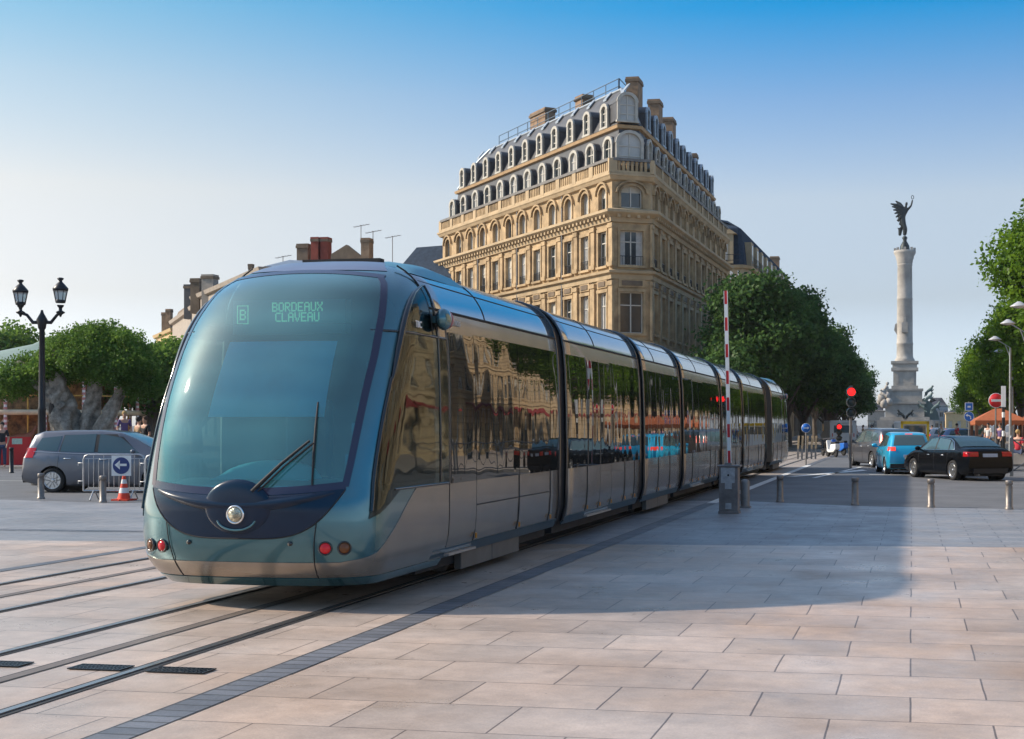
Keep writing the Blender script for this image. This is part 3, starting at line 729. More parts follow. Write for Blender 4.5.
    def wheels(s, par, spokes=5):
        for wx in s.wx:
            for sg in (-1, 1):
                wy = sg*(s.W/2-0.13); T = lambda x, y, z, sg=sg, wx=wx, wy=wy: (wx+x, wy+sg*z, s.wr+y)
                b = MB(); R = s.wr; b.lathe([(R*0.6, -0.09), (R*0.95, -0.10), (R, -0.08), (R, 0.08), (R*0.96, 0.105), (R*0.72, 0.11), (R*0.70, 0.09), (R*0.66, 0.0)], n=28, T=T)
                w_ = b.build('wheel', M_tyre, par)
                b = MB(); b.lathe([(R*0.70, 0.085), (R*0.70, 0.108), (R*0.65, 0.10), (R*0.63, 0.03), (R*0.60, 0.012)], n=28, T=T); b.lathe([(R*0.3, 0.01), (R*0.3, 0.02)], n=20, T=T, m=M_greymetal)
                for k in range(spokes):
                    a = 2*PI*k/spokes+0.3
                    ca, sa = math.cos(a), math.sin(a)
                    for e in (-1, 1):
                        pts = [(R*0.10, e*0.035), (R*0.66, e*0.075), (R*0.66, e*0.03), (R*0.10, e*0.01)]
                        P = [T(r*ca-t*sa, r*sa+t*ca, 0.085) for r, t in pts]; Q = [T(r*ca-t*sa, r*sa+t*ca, 0.05) for r, t in pts]
                        b.add(P+Q, [(0, 1, 2, 3), (7, 6, 5, 4), (0, 4, 5, 1), (1, 5, 6, 2), (2, 6, 7, 3), (3, 7, 4, 0)])
                b.lathe([(R*0.16, 0.04), (R*0.16, 0.095), (R*0.1, 0.1)], n=12, T=T)
                b.build('rim', M_alloy, w_)
    def rearbox(s, name, y0, y1, z0, z1, m, par, x=None, proud=0.012, front=False, sub=None):
        xx = (s.L/2) if front else (-s.L/2)
        b = MB()
        zc = (z0+z1)/2
        # sits on the profile at its mid height
        x0 = xx
        if not front:
            for a, c in zip(s.Tp, s.Tp[1:]):
                if a[1] <= zc <= c[1]: x0 = lerp(a[0], c[0], (zc-a[1])/(c[1]-a[1])); break
        else:
            for a, c in zip(s.Tp[::-1], s.Tp[::-1][1:]):
                if a[1] <= zc <= c[1]: x0 = lerp(a[0], c[0], (zc-a[1])/(c[1]-a[1])); break
        d = proud if front else -proud
        b.box(*sorted((x0-d*3, x0+d)), y0, y1, z0, z1); return b.build(name, m, sub or par, bevel=0.006)
def cornerlamp(car, name, z0, z1, depth, inner, m, par, front=False):
    """lamp wrapping a body corner"""
    for sg in (-1, 1):
        b = MB(); e = car.L/2
        def prof_x(z):
            q = car.Tp[::-1] if front else car.Tp
            for a, c in zip(q, q[1:]):
                if a[1] <= z <= c[1]: return lerp(a[0], c[0], (z-a[1])/(c[1]-a[1]))
            return q[0][0]
        dr = 1 if front else -1
        def f(i, j):
            z = lerp(z0, z1, j); xe = prof_x(z)
            # path: from inner y on the end, to the corner, forward along the side
            if i < 0.5: y = lerp(inner, car.side_y(xe-dr*0.02, min(z, car.T(xe-dr*.02)-0.02))-0.0, i*2); x = xe+dr*0.014-dr*0.02*(i*2)
            else: x = xe-dr*(depth*(i-0.5)*2+0.006); y = car.side_y(x, z)+0.012
            return Vector((x, sg*y, z))
        b.grid(f, 10, 4, None, 0.03, ctr=(0, 0, z0)); b.build(name, m, par)
def paint(name, c, metal=0.5): return mat(name, c, rough=0.3, metal=metal, var=0.03, coat=0.6)
M_brake = mat('brake_lamp_lit', (0.4, 0.01, 0.005), rough=0.2, var=0.2, scale=15, emit=(1.0, 0.07, 0.03), estr=0.7)
M_taillamp = mat('tail_lamp_glass', (0.35, 0.008, 0.012), rough=0.12, var=0.15, scale=15, emit=(1, 0.02, 0.02), estr=0.03)
M_plate = mat('plate_white', (0.42, 0.48, 0.58), rough=0.4, var=0.1, scale=20)
M_trim = mat('black_trim', (0.015, 0.015, 0.017), rough=0.6, var=0.1)
def head(deg): return PI/2+math.radians(deg)     # heading measured left of the street direction
def common(c, t, mirror_x=0.75, mirror_z=1.0, handles=(), pm=None):
    for sg in (-1, 1):
        b = MB(); b.ball((mirror_x, sg*(c.W/2+0.10), mirror_z), 0.1, 10, 8, None, (0.55, 1.1, 0.75)); b.tube([(mirror_x, sg*(c.W/2-0.08), mirror_z-0.06), (mirror_x, sg*(c.W/2+0.05), mirror_z-0.04)], 0.025, 6)
        b.build('wing_mirror', pm or M_trim, t)
        for hx, hz in handles:
            b = MB(); y = c.side_y(hx, hz); b.tube([(hx-0.09, sg*(y+0.004), hz), (hx-0.06, sg*(y+0.03), hz), (hx+0.06, sg*(y+0.03), hz), (hx+0.09, sg*(y+0.004), hz)], 0.014, 6); b.build('door_handle', M_chrome, t)
    b = MB(); b.box(-c.L/2+0.35, c.L/2-0.35, -c.W/2+0.28, c.W/2-0.28, 0.14, 0.26); b.build('underbody', M_trim, t)
    b = MB()
    b.tube([(-c.L/2+0.3, 0.4, 0.2), (-c.L/2+0.02, 0.4, 0.2)], 0.03, 8); b.build('exhaust_pipe', M_greymetal, t)
def lines(c, t, xs, z0, z1, m=None):
    for sg in (-1, 1):
        for x in xs:
            b = MB(); P = [(x+dx, sg*(c.side_y(x+dx, lerp(z0, z1, k/6))+0.002), lerp(z0, z1, k/6)) for k in range(7) for dx in [0.06*(k/6-0.5)]]
            b.tube(P, 0.005, 4); b.build('door_gap', M_trim, t)
# ---- black saloon
def saloon(loc, rz, label):
    t = thing('saloon_car', loc, label, 'car', rz=rz)
    c = Car(4.62, 1.81, [(-2.31, 0.42), (-2.30, 0.62), (-2.27, 0.9), (-2.2, 1.0), (-2.05, 1.045), (-1.72, 1.07), (-1.3, 1.26), (-0.95, 1.38), (-0.5, 1.425), (0.0, 1.43), (0.4, 1.40), (0.75, 1.26), (1.2, 1.03), (1.35, 0.99), (1.9, 0.88), (2.2, 0.74), (2.29, 0.58), (2.31, 0.42)], [(-2.3, 0.93), (-1.7, 0.95), (0, 0.92), (1.3, 0.89), (2.3, 0.7)], wheels=(-1.40, 1.41), wr=0.325)
    p = mat('black_car_paint', (0.003, 0.004, 0.006), rough=0.22, var=0.05, coat=0.0, spec=0.18); c.body(p, t)
    c.band([(-1.1, 0.99), (0.85, 0.98)], [(-1.0, 1.28), (0.40, 1.33)], t)
    c.sidewin([[(-1.45, 0.99), (-1.12, 0.985), (-1.05, 1.27), (-1.12, 1.24)], [(-1.06, 0.985), (-0.22, 0.975), (-0.20, 1.36), (-0.98, 1.30)], [(-0.14, 0.975), (0.92, 0.965), (0.42, 1.31), (-0.12, 1.36)]], t)
    c.topwin('rear_window', -1.66, -0.98, 0.93, 0.90, t, mat('sky_lit_car_glass', (0.02, 0.05, 0.055), rough=0.02, var=0, ior=1.9)); c.topwin('windscreen', 1.14, 0.42, 0.93, 0.9, t)
    b = MB()
    for sg in (-1, 1):
        P = [(x, sg*(c.side_y(x, z)+0.008), z) for x, z in [(0.96, 0.95), (-0.2, 0.962), (-1.2, 0.972), (-1.47, 0.99), (-1.2, 1.24), (-0.98, 1.32), (-0.2, 1.378), (0.42, 1.33), (0.98, 0.95)]]
        b.tube(P, 0.012, 5)
    b.build('window_trim', M_chrome, t)
    cornerlamp(c, 'tail_lamp', 0.78, 0.93, 0.22, 0.42, M_taillamp, t); cornerlamp(c, 'headlamp', 0.60, 0.72, 0.25, 0.45, M_headglass, t, True)
    c.rearbox('number_plate', -0.26, 0.26, 0.76, 0.87, M_plate, t); c.rearbox('bumper_insert', -0.6, 0.6, 0.24, 0.40, M_trim, t)
    c.wheels(t, 7); common(c, t, 0.78, 1.0, [(-0.75, 0.80), (0.25, 0.80)], p); lines(c, t, (-1.1, -0.15, 0.95), 0.26, 0.95)
    return t
def hatch(loc, rz, label, col, nm, plate=True, name='hatchback_car', sc=1.0):
    t = thing(name, loc, label, 'car', rz=rz)
    c = Car(4.0, 1.72, [(-2.0, 0.42), (-1.985, 0.65), (-1.95, 0.92), (-1.86, 1.04), (-1.62, 1.38), (-1.45, 1.48), (-1.0, 1.52), (-0.3, 1.53), (0.3, 1.48), (0.65, 1.34), (1.15, 1.06), (1.3, 1.0), (1.75, 0.88), (1.93, 0.72), (1.99, 0.55), (2.0, 0.42)], [(-2, 0.9), (-1.2, 0.96), (0, 0.93), (1.2, 0.9), (2, 0.7)], wheels=(-1.25, 1.28), wr=0.30, roofw=0.74)
    p = paint(nm, col, 0.25); c.body(p, t)
    c.band([(-0.9, 1.01), (0.9, 0.99)], [(-0.85, 1.40), (0.40, 1.43)], t)
    c.sidewin([[(-1.40, 1.04), (-0.85, 1.0), (-0.80, 1.40), (-1.25, 1.37)], [(-0.78, 1.0), (0.0, 0.98), (0.0, 1.43), (-0.75, 1.41)], [(0.06, 0.98), (0.98, 0.98), (0.42, 1.36), (0.05, 1.43)]], t)
    c.topwin('rear_window', -1.85, -1.55, 0.86, 0.84, t); c.topwin('windscreen', 1.12, 0.38, 0.93, 0.9, t)
    c.rearbox('third_brake_lamp', -0.13, 0.13, 1.43, 1.47, M_brake, t)
    cornerlamp(c, 'tail_lamp', 0.86, 1.0, 0.22, 0.52, M_brake, t); cornerlamp(c, 'headlamp', 0.64, 0.80, 0.3, 0.45, M_headglass, t, True)
    c.rearbox('number_plate', -0.24, 0.24, 0.62, 0.72, M_plate, t)
    c.rearbox('lower_bumper', -0.72, 0.72, 0.24, 0.40, M_trim, t)
    c.wheels(t); common(c, t, 0.72, 1.02, [(-0.6, 0.86), (0.2, 0.85)], p); lines(c, t, (-0.8, 0.03, 0.95), 0.26, 0.96)
    return t
def people_carrier(loc, rz, label, pm, lit, name='people_carrier'):
    t = thing(name, loc, label, 'car', rz=rz)
    c = Car(4.45, 1.82, [(-2.225, 0.42), (-2.215, 0.7), (-2.19, 0.95), (-2.14, 1.10), (-2.02, 1.42), (-1.92, 1.55), (-1.7, 1.625), (-1.0, 1.65), (-0.2, 1.655), (0.35, 1.60), (0.8, 1.42), (1.45, 1.08), (1.6, 1.02), (2.0, 0.88), (2.16, 0.72), (2.215, 0.55), (2.225, 0.42)], [(-2.2, 0.98), (-1.2, 1.02), (0, 0.99), (1.4, 0.95), (2.2, 0.7)], wheels=(-1.36, 1.40), wr=0.325, roofw=0.76)
    c.body(pm, t)
    c.band([(-1.2, 1.08), (0.9, 1.05)], [(-1.1, 1.52), (0.40, 1.54)], t)
    c.sidewin([[(-1.88, 1.14), (-1.25, 1.09), (-1.16, 1.49), (-1.70, 1.44)], [(-1.17, 1.085), (-0.26, 1.06), (-0.24, 1.545), (-1.08, 1.51)], [(-0.16, 1.055), (0.95, 1.04), (0.42, 1.45), (-0.14, 1.545)]], t)
    c.topwin('rear_window', -2.13, -1.92, 0.86, 0.84, t); c.topwin('windscreen', 1.40, 0.45, 0.94, 0.9, t)
    b = MB()
    for sg in (-1, 1):
        P = [(x, sg*(c.side_y(x, z)+0.008), z) for x, z in [(-1.9, 1.085), (-1.2, 1.045), (-0.2, 1.02), (0.98, 1.005)]]; b.tube(P, 0.008, 5)
    b.build('window_trim', M_chrome, t)
    cornerlamp(c, 'tail_lamp', 0.92 if not lit else 1.04, 1.18 if not lit else 1.36, 0.28 if not lit else 0.1, 0.66, M_brake if lit else M_taillamp, t); cornerlamp(c, 'headlamp', 0.66, 0.86, 0.45, 0.5, M_headglass, t, True)
    c.rearbox('number_plate', -0.26, 0.26, 0.62, 0.73, M_plate, t); c.rearbox('bumper_insert', -0.7, 0.7, 0.26, 0.42, M_trim, t)
    c.wheels(t); common(c, t, 0.85, 1.08, [(-0.95, 0.90), (0.0, 0.88)], pm); lines(c, t, (-1.22, -0.2, 0.95), 0.26, 1.0)
    return t
p0 = at(983, 45.5); hd = -6; 
saloon(at(956, 46.6), head(26), 'glossy black four door saloon turning behind the bollards, nearest car on the right')
hatch(at(903, 51.8), head(8), 'bright blue hatchback seen from behind with lit brake lamps, next to the black saloon', (0.01, 0.36, 0.60), 'bright_blue_paint')
people_carrier(at(881, 60.0), head(20), 'dark grey people carrier with lit brake lamps queuing left of the blue hatchback', paint('graphite_paint', (0.075, 0.08, 0.095)), True)
people_carrier(at(117, 37.6), TH-0.04, 'grey people carrier seen side on, waiting behind the steel crowd barriers', paint('grey_car_paint', (0.115, 0.125, 0.15)), False)
# far traffic
for px, d, colr, nm, lb in ((949, 118, (0.5, 0.5, 0.52), 'white_car_paint', 'small white parked car beyond the black saloon roof near the orange canopy'), (966, 104, (0.12, 0.2, 0.35), 'dull_blue_paint', 'dull blue parked car half hidden by the black saloon'), (935, 140, (0.35, 0.36, 0.38), 'pale_silver_paint', 'silver car parked far down the street in front of the monument')):
    hatch(at(px, d), head(-80), lb, colr, nm, name='parked_car')
def van(loc, rz, label, body, framec, L=4.9, W=1.9, H=2.15, cat='van'):
    t = thing('delivery_van', loc, label, cat, rz=rz)
    b = MB(); 
    prof = [(-L/2, 0.3), (-L/2, 1.5), (-L/2+0.12, H), (L/2-1.7, H), (L/2-0.9, 1.25), (L/2-0.05, 1.05), (L/2, 0.3)]
    b.prism(prof, -W/2, W/2); b.build('body', body, t, bevel=0.06)
    b = MB(); x = -L/2-0.01
    for y0, y1, z0, z1 in ((-W/2, -W/2+0.16, 0.7, H+0.02), (W/2-0.16, W/2, 0.7, H+0.02), (-W/2, W/2, H-0.16, H+0.03)): b.box(x-0.03, x+0.02, y0, y1, z0, z1)
    b.build('rear_surround', framec, t)
    b = MB(); b.box(x-0.012, x+0.01, -0.7, 0.7, 1.2, 1.75); b.build('rear_window', M_carglass, t)
    for wx in (-L/2+0.9, L/2-0.85):
        for sg in (-1, 1):
            b = MB(); b.lathe([(0.33, -0.1), (0.34, 0.08), (0.2, 0.1), (0.2, 0.05)], n=20, T=lambda X, Y, Z: (wx+X, sg*(W/2-0.1+Z), 0.34+Y)); b.build('wheel', M_tyre, t)
    for sg in (-1, 1):
        b = MB(); b.box(x-0.02, x+0.02, sg*(W/2-0.22), sg*(W/2-0.05), 0.9, 1.15); b.build('tail_lamp', M_taillamp, t)
        b = MB(); b.box(L/2-1.85, L/2-1.05, sg*W/2-0.006, sg*W/2+0.006, 1.3, 1.85); b.build('side_window', M_carglass, t)
    return t
M_yellow = mat('yellow_paint', (0.75, 0.48, 0.02), rough=0.5, var=0.1)
van(at(909, 94), head(9), 'white van with a bright yellow frame round its rear doors, beyond the blue hatchback', M_white, M_yellow, W=1.85, H=2.0)
van(at(838, 108), head(12), 'white panel van parked in the deep shade under the street trees', M_white, M_white, W=2.0, H=2.1)
# ================================================================== PEOPLE
def skinned(verts, edges, radii, name, m, par, root=0, sub=2):
    me = bpy.data.meshes.new(name); me.from_pydata(verts, edges, []); o = bpy.data.objects.new(name, me); COL.objects.link(o)
    sk = o.modifiers.new('skin', 'SKIN')
    for i, r in enumerate(radii):
        v = me.skin_vertices[0].data[i]; v.radius = r if isinstance(r, tuple) else (r, r); v.use_root = (i == root)
    ss = o.modifiers.new('sub', 'SUBSURF'); ss.levels = sub; ss.render_levels = sub
    n = evaluated(o); n.materials.clear(); n.materials.append(m)
    n.polygons.foreach_set('use_smooth', [True]*len(n.polygons))
    bpy.data.objects.remove(o); o = bpy.data.objects.new(name, n); COL.objects.link(o); o.parent = par
    return o
def person(loc, rz, label, shirt, trousers, hair, pose='stand', h=1.72):
    t = thing('person', loc, label, 'person', rz=rz); k = h/1.72
    hipz = 0.90*k; sh = 1.42*k; st = 0.10 if pose == 'walk' else 0.0
    if pose == 'sit': hipz = 0.62; sh = 1.12
    V = [(0, 0, hipz), (0, 0, hipz+0.22*k), (0, 0.01, sh-0.04), (0, 0, sh+0.08*k), (0, -0.01, sh+0.13*k)]; E = [(0, 1), (1, 2), (2, 3), (3, 4)]
    R = [(0.13, 0.10), (0.12, 0.09), (0.14, 0.095), (0.05, 0.05), (0.06, 0.06)]
    def add(p, r, par): V.append(p); R.append(r); E.append((par, len(V)-1)); return len(V)-1
    hd_ = add((0, -0.02, sh+0.21*k), (0.075, 0.09), 4); add((0, -0.01, sh+0.30*k), (0.06, 0.075), hd_)
    legs = []; arms = []
    for s in (-1, 1):
        f = s*st
        if pose == 'sit':
            a = add((s*0.09, -0.05, hipz-0.02), 0.08, 0); b_ = add((s*0.12, -0.42, hipz+0.02), 0.065, a); c = add((s*0.12, -0.44, 0.1), 0.042, b_); e = add((s*0.12, -0.58, 0.05), 0.035, c)
        else:
            a = add((s*0.09, f*0.4, hipz-0.08), 0.085, 0); b_ = add((s*0.10, -abs(f)*0.5+f*1.2-0.02, 0.48*k), 0.058, a); c = add((s*0.10, f*2.3+0.02, 0.09), 0.038, b_); e = add((s*0.11, f*2.3-0.14, 0.04), 0.035, c)
        legs.append((a, b_, c, e))
        a = add((s*0.18, 0, sh), 0.055, 2); b_ = add((s*0.24, f*-0.8+0.03, sh-0.29*k), 0.042, a); c = add((s*0.23, -0.14-f*1.2, sh-0.50*k), 0.030, b_); e = add((s*0.215, -0.2-f*1.3, sh-0.58*k), 0.032, c)
        for q in range(3): add((s*(0.20+0.018*q), -0.26-f*1.3, sh-0.66*k+0.01*q), 0.009, e)
        arms.append((a, b_, c, e))
    o = skinned(V, E, R, 'body', M_skin, t)
    # shirt, trousers
    SV = [V[0], V[1], V[2]]; SE = [(0, 1), (1, 2)]; SR = [(0.15, 0.115), (0.135, 0.105), (0.155, 0.11)]
    for a in arms:
        SV.append(V[a[0]]); SR.append(0.068); SE.append((2, len(SV)-1)); SV.append(tuple(lerp(V[a[0]][i], V[a[1]][i], 0.8) for i in range(3))); SR.append(0.058); SE.append((len(SV)-2, len(SV)-1))
    skinned(SV, SE, SR, 'shirt', shirt, t)
    SV = [V[0]]; SE = []; SR = [(0.145, 0.115)]
    for a in legs:
        SV.append(V[a[0]]); SR.append(0.098); SE.append((0, len(SV)-1)); SV.append(V[a[1]]); SR.append(0.074); SE.append((len(SV)-2, len(SV)-1)); SV.append(V[a[2]]); SR.append(0.056); SE.append((len(SV)-2, len(SV)-1))
    skinned(SV, SE, SR, 'trousers', trousers, t)
    b = MB(); b.ball((0, 0.02, sh+0.275*k), 0.105, 12, 8, None, (0.86, 1.0, 0.95)); b.build('hair', hair, t)
    b = MB()
    for s in (-1, 1): b.ball((s*0.03, -0.105, sh+0.235*k), 0.012, 6, 5)
    b.build('eyes', M_rubber, t)
    return t
cl = lambda n, c: mat(n, c, rough=0.85, var=0.15, scale=8)
C_purple = cl('purple_cloth', (0.13, 0.08, 0.2)); C_denim = cl('denim', (0.04, 0.06, 0.12)); C_red = cl('red_cloth', (0.5, 0.03, 0.05)); C_white = cl('white_cloth', (0.7, 0.68, 0.65)); C_black = cl('dark_cloth', (0.02, 0.02, 0.025)); C_tan = cl('tan_cloth', (0.4, 0.28, 0.16)); C_green = cl('green_cloth', (0.08, 0.16, 0.1))
H_brown = cl('brown_hair', (0.06, 0.03, 0.015)); H_blond = cl('blond_hair', (0.4, 0.26, 0.1)); H_dark = cl('dark_hair', (0.012, 0.01, 0.01))
def _k(c, k=3.0): return c
SKY_L = [(0.011, (0.2395, 0.2753, 0.3916, 1)), (0.089, (0.2412, 0.2079, 0.2113, 1)), (0.159, (0.2983, 0.2345, 0.1956, 1)), (0.226, (0.2226, 0.2211, 0.2, 1)), (0.287, (0.1052, 0.197977, 0.2082, 1)), (0.45, (0.22, 0.29, 0.31, 1)), (1.0, (0.55, 0.5, 0.45, 1))]  # SKY_L and SKY_R: unseen zenith stops brightened and warmed to lift the shadows
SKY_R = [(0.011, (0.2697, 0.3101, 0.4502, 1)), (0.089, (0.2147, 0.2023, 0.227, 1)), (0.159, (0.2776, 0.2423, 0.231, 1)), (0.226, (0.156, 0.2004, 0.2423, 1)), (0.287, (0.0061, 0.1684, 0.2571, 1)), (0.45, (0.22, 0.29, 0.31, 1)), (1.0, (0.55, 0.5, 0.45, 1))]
EXPO = 0.6
HAZE = 0.00012
# ================================================================== GROUND
def sheet(name, pts, z, m, thick=0.0):
    b = MB(); b.poly([(x, y, z) for x, y in pts])
    if thick:
        n = len(pts)
        b.add([(x, y, z) for x, y in pts]+[(x, y, z-thick) for x, y in pts], [(i, n+i, n+(i+1) % n, (i+1) % n) for i in range(n)])
    o = b.build(name, m, kind='structure'); 
    if o.data.polygons[0].normal.z < 0: o.data.flip_normals()
    return o
M_asph = mat('asphalt', (0.12, 0.123, 0.13), rough=0.75, var=0.25, scale=0.6, bump=0.4, bscale=60)
M_pink = slab_mat('pink_granite_slabs', (0.56, 0.455, 0.385), (0.44, 0.365, 0.315), (0.16, 0.125, 0.105), 0.96, 0.775, 0.0065, rough=0.36, stain=0.35, warm=(0.86, 0.73, 0.61))
M_grey = slab_mat('grey_granite_slabs', (0.27, 0.265, 0.27), (0.225, 0.225, 0.235), (0.09, 0.09, 0.095), 0.9, 0.42, 0.007, rough=0.45)
M_band = slab_mat('dark_granite_blocks', (0.165, 0.17, 0.19), (0.11, 0.115, 0.13), (0.05, 0.05, 0.05), 0.27, 0.17, 0.012, rough=0.5, off=0.0, bump=0.6)
M_walk = slab_mat('pavement_slabs', (0.36, 0.31, 0.26), (0.32, 0.28, 0.25), (0.12, 0.1, 0.09), 0.8, 0.5, 0.008, rough=0.6)
M_kerb = mat('kerb_stone', (0.42, 0.38, 0.33), rough=0.7, var=0.2, scale=2)
g = MB(); g.poly([(-1500, -400, 0), (1500, -400, 0), (1500, 3500, 0), (-1500, 3500, 0)]); g.build('ground', M_asph, kind='structure')
bl = lambda x: 20.85+0.113*(x-0.0)
sheet('paved_square', [(-70, -60), (60, -60), (60, bl(60)), (-70, bl(-70))], 0.004, M_pink)
sheet('grey_paving', [(-70, bl(-70)), (60, bl(60)), (60, 31.2), (4, 30.4), (0.4, 30.7), (-1.3, 31.1), (-4, 32.6), (-10, 31.8), (-18, 29.0), (-22, 30.0), (-70, 30.0)], 0.004, M_grey)
sheet('kerb_band', [(-4.61, -60), (-4.34, -60), (-4.34, 80), (-4.61, 80)], 0.008, M_band)
sheet('far_kerb_band', [(-11.0, -60), (-10.8, -60), (-10.8, 60), (-11.0, 60)], 0.008, M_band)
sheet('drain_band', [(-60, 20.0), (-11.1, 21.2), (-11.1, 21.5), (-60, 20.3)], 0.008, M_band)
M_railbed = mat('rail_sealant', (0.022, 0.021, 0.021), rough=0.7, var=0.3)
M_rail = mat('worn_rail_steel', (0.34, 0.34, 0.35), rough=0.28, metal=0.9, var=0.15, scale=3)
M_aps = mat('power_strip', (0.15, 0.12, 0.10), rough=0.55, var=0.2)
for k, x in enumerate((-6.94, -5.50, -9.97, -8.53)):
    sheet('rail_bed', [(x-0.075, -60), (x+0.075, -60), (x+0.075, 330), (x-0.075, 330)], 0.009, M_railbed)
    b = MB(); b.box(x-0.028, x+0.028, -60, 330, 0.0095, 0.018); o = b.build('tram_rail', M_rail, kind='structure')
for x in (-6.22, -9.25):
    sheet('power_strip', [(x-0.05, -60), (x+0.05, -60), (x+0.05, 330), (x-0.05, 330)], 0.009, M_aps)
    sheet('power_strip_joint', [(x-0.068, -60), (x-0.05, -60), (x-0.05, 330), (x-0.068, 330)], 0.0085, M_railbed)
    sheet('power_strip_joint', [(x+0.05, -60), (x+0.068, -60), (x+0.068, 330), (x+0.05, 330)], 0.0085, M_railbed)
for x0, x1, y in ((-6.02, -5.6, 9.2), (-5.4, -4.95, 9.2), (-6.85, -6.42, 9.2)):
    t = thing('drain_grating', ((x0+x1)/2, y+0.08, 0.009), {-6.02: 'cast iron drain grating left of the nearest rail', -5.4: 'cast iron drain grating right of the nearest rail', -6.85: 'cast iron drain grating beside the left rail of the near track'}[x0], 'drain')
    w2 = (x1-x0)/2; b = MB(); b.box(-w2, w2, -0.10, -0.085, 0, 0.008); b.box(-w2, w2, 0.085, 0.10, 0, 0.008); b.box(-w2, -w2+0.015, -0.085, 0.085, 0, 0.008); b.box(w2-0.015, w2, -0.085, 0.085, 0, 0.008); b.build('frame', M_blackiron, t)
    b = MB(); b.poly([(-w2, -0.085, 0.001), (w2, -0.085, 0.001), (w2, 0.085, 0.001), (-w2, 0.085, 0.001)]); b.build('pit', M_rubber, t)
    b = MB(); n = 14
    for q in range(n): xx = -w2+(q+0.5)*2*w2/n; b.box(xx-0.007, xx+0.007, -0.085, 0.085, 0.002, 0.007)
    for yy in (-0.03, 0.03): b.box(-w2, w2, yy-0.006, yy+0.006, 0.002, 0.0065)
    b.build('grid', M_blackiron, t)
# road, pavements, markings
sheet('left_pavement', [(-120, 50), (-30, 50.5), (-13, 51), (-11.2, 60), (-11.2, 330), (-120, 330)], 0.12, M_walk, 0.12)
sheet('right_pavement', [(4.4, 50.5), (60, 50.5), (60, 330), (6.2, 330), (6.2, 80), (4.9, 60)], 0.12, M_walk, 0.12)
sheet('kerb', [(4.2, 50.3), (60, 50.3), (60, 50.5), (4.4, 50.5), (4.9, 60), (6.2, 80), (6.2, 330), (6.0, 330), (6.0, 80), (4.7, 60)], 0.125, M_kerb, 0.125)
sheet('kerb_left', [(-120, 49.7), (-13, 50.7), (-13, 51), (-120, 50)], 0.125, M_kerb, 0.125)
sheet('track_bed', [(-10.8, 60), (-4.6, 48), (-4.6, 330), (-10.8, 330)], 0.005, M_walk)
M_mark = mat('road_paint', (0.62, 0.62, 0.60), rough=0.6, var=0.25, scale=3)
def quadpx(name, pts, z=0.012, m=None): sheet(name, [tuple(gnd(px, py)[:2]) for px, py in pts], z, m or M_mark)
sheet('lane_line', [(-70, 38.6), (-27, 39.9), (-27, 40.05), (-70, 38.75)], 0.006, M_mark)
sheet('track_kerb', [(-4.58, 31.5), (-4.34, 31.5), (-4.34, 62), (-4.58, 62)], 0.012, M_mark)
sheet('island_edge', [(-3.9, 48.0), (-1.7, 55.0), (-1.95, 56.2), (-4.25, 48.0)], 0.012, M_mark)
sheet('lane_stripe', [(-3.3, 47), (-3.15, 47), (-2.0, 60), (-2.2, 60)], 0.012, M_mark)
sheet('stop_line', [(-1.5, 50.5), (1.5, 50.5), (1.5, 50.75), (-1.5, 50.75)], 0.012, M_mark)
# ================================================================== FACADES
def frame_T(P0, P1, z0=0.0):
    """local (a along P0->P1, b outward to the right of travel, c up)"""
    d = (Vector((P1[0]-P0[0], P1[1]-P0[1], 0))); Ln = d.length; d.normalize(); n = Vector((d.y, -d.x, 0))
    return (lambda a, b, c: Vector((P0[0], P0[1], z0))+d*a+n*b+Vector((0, 0, c))), Ln
def wall_with_holes(mb, T, L, z0, z1, ops, depth=0.28, m=None):
    A = sorted(set([0, L]+[v for o in ops for v in (o[0], o[1])])); Z = sorted(set([z0, z1]+[v for o in ops for v in (o[2], o[3])]))
    for a0, a1 in zip(A, A[1:]):
        run = None
        for c0, c1 in zip(Z, Z[1:]):
            ac, cc = (a0+a1)/2, (c0+c1)/2
            if any(o[0] < ac < o[1] and o[2] < cc < o[3] for o in ops): continue
            mb.poly([T(a0, 0, c0), T(a1, 0, c0), T(a1, 0, c1), T(a0, 0, c1)], m)
    for o in ops:
        a0, a1, c0, c1 = o[:4]; r = o[4] if len(o) > 4 else 0
        for q in (((a0, c0), (a1, c0)), ((a1, c0), (a1, c1)), ((a1, c1), (a0, c1)), ((a0, c1), (a0, c0))):
            (xa, za), (xb, zc) = q; mb.poly([T(xa, 0, za), T(xb, 0, zc), T(xb, -depth, zc), T(xa, -depth, za)], m)
        if r:   # arched head: fill the spandrels
            mid = (a0+a1)/2; hw = (a1-a0)/2; n = 6
            for s in (-1, 1):
                pts = [T(mid+s*hw, -0.02, c1)]
                for k in range(n+1): t = PI/2*k/n; pts.append(T(mid+s*hw*math.cos(t), -0.02, c1-r+r*math.sin(t)))
                if s < 0: pts = pts[::-1]
                mb.poly(pts, m)
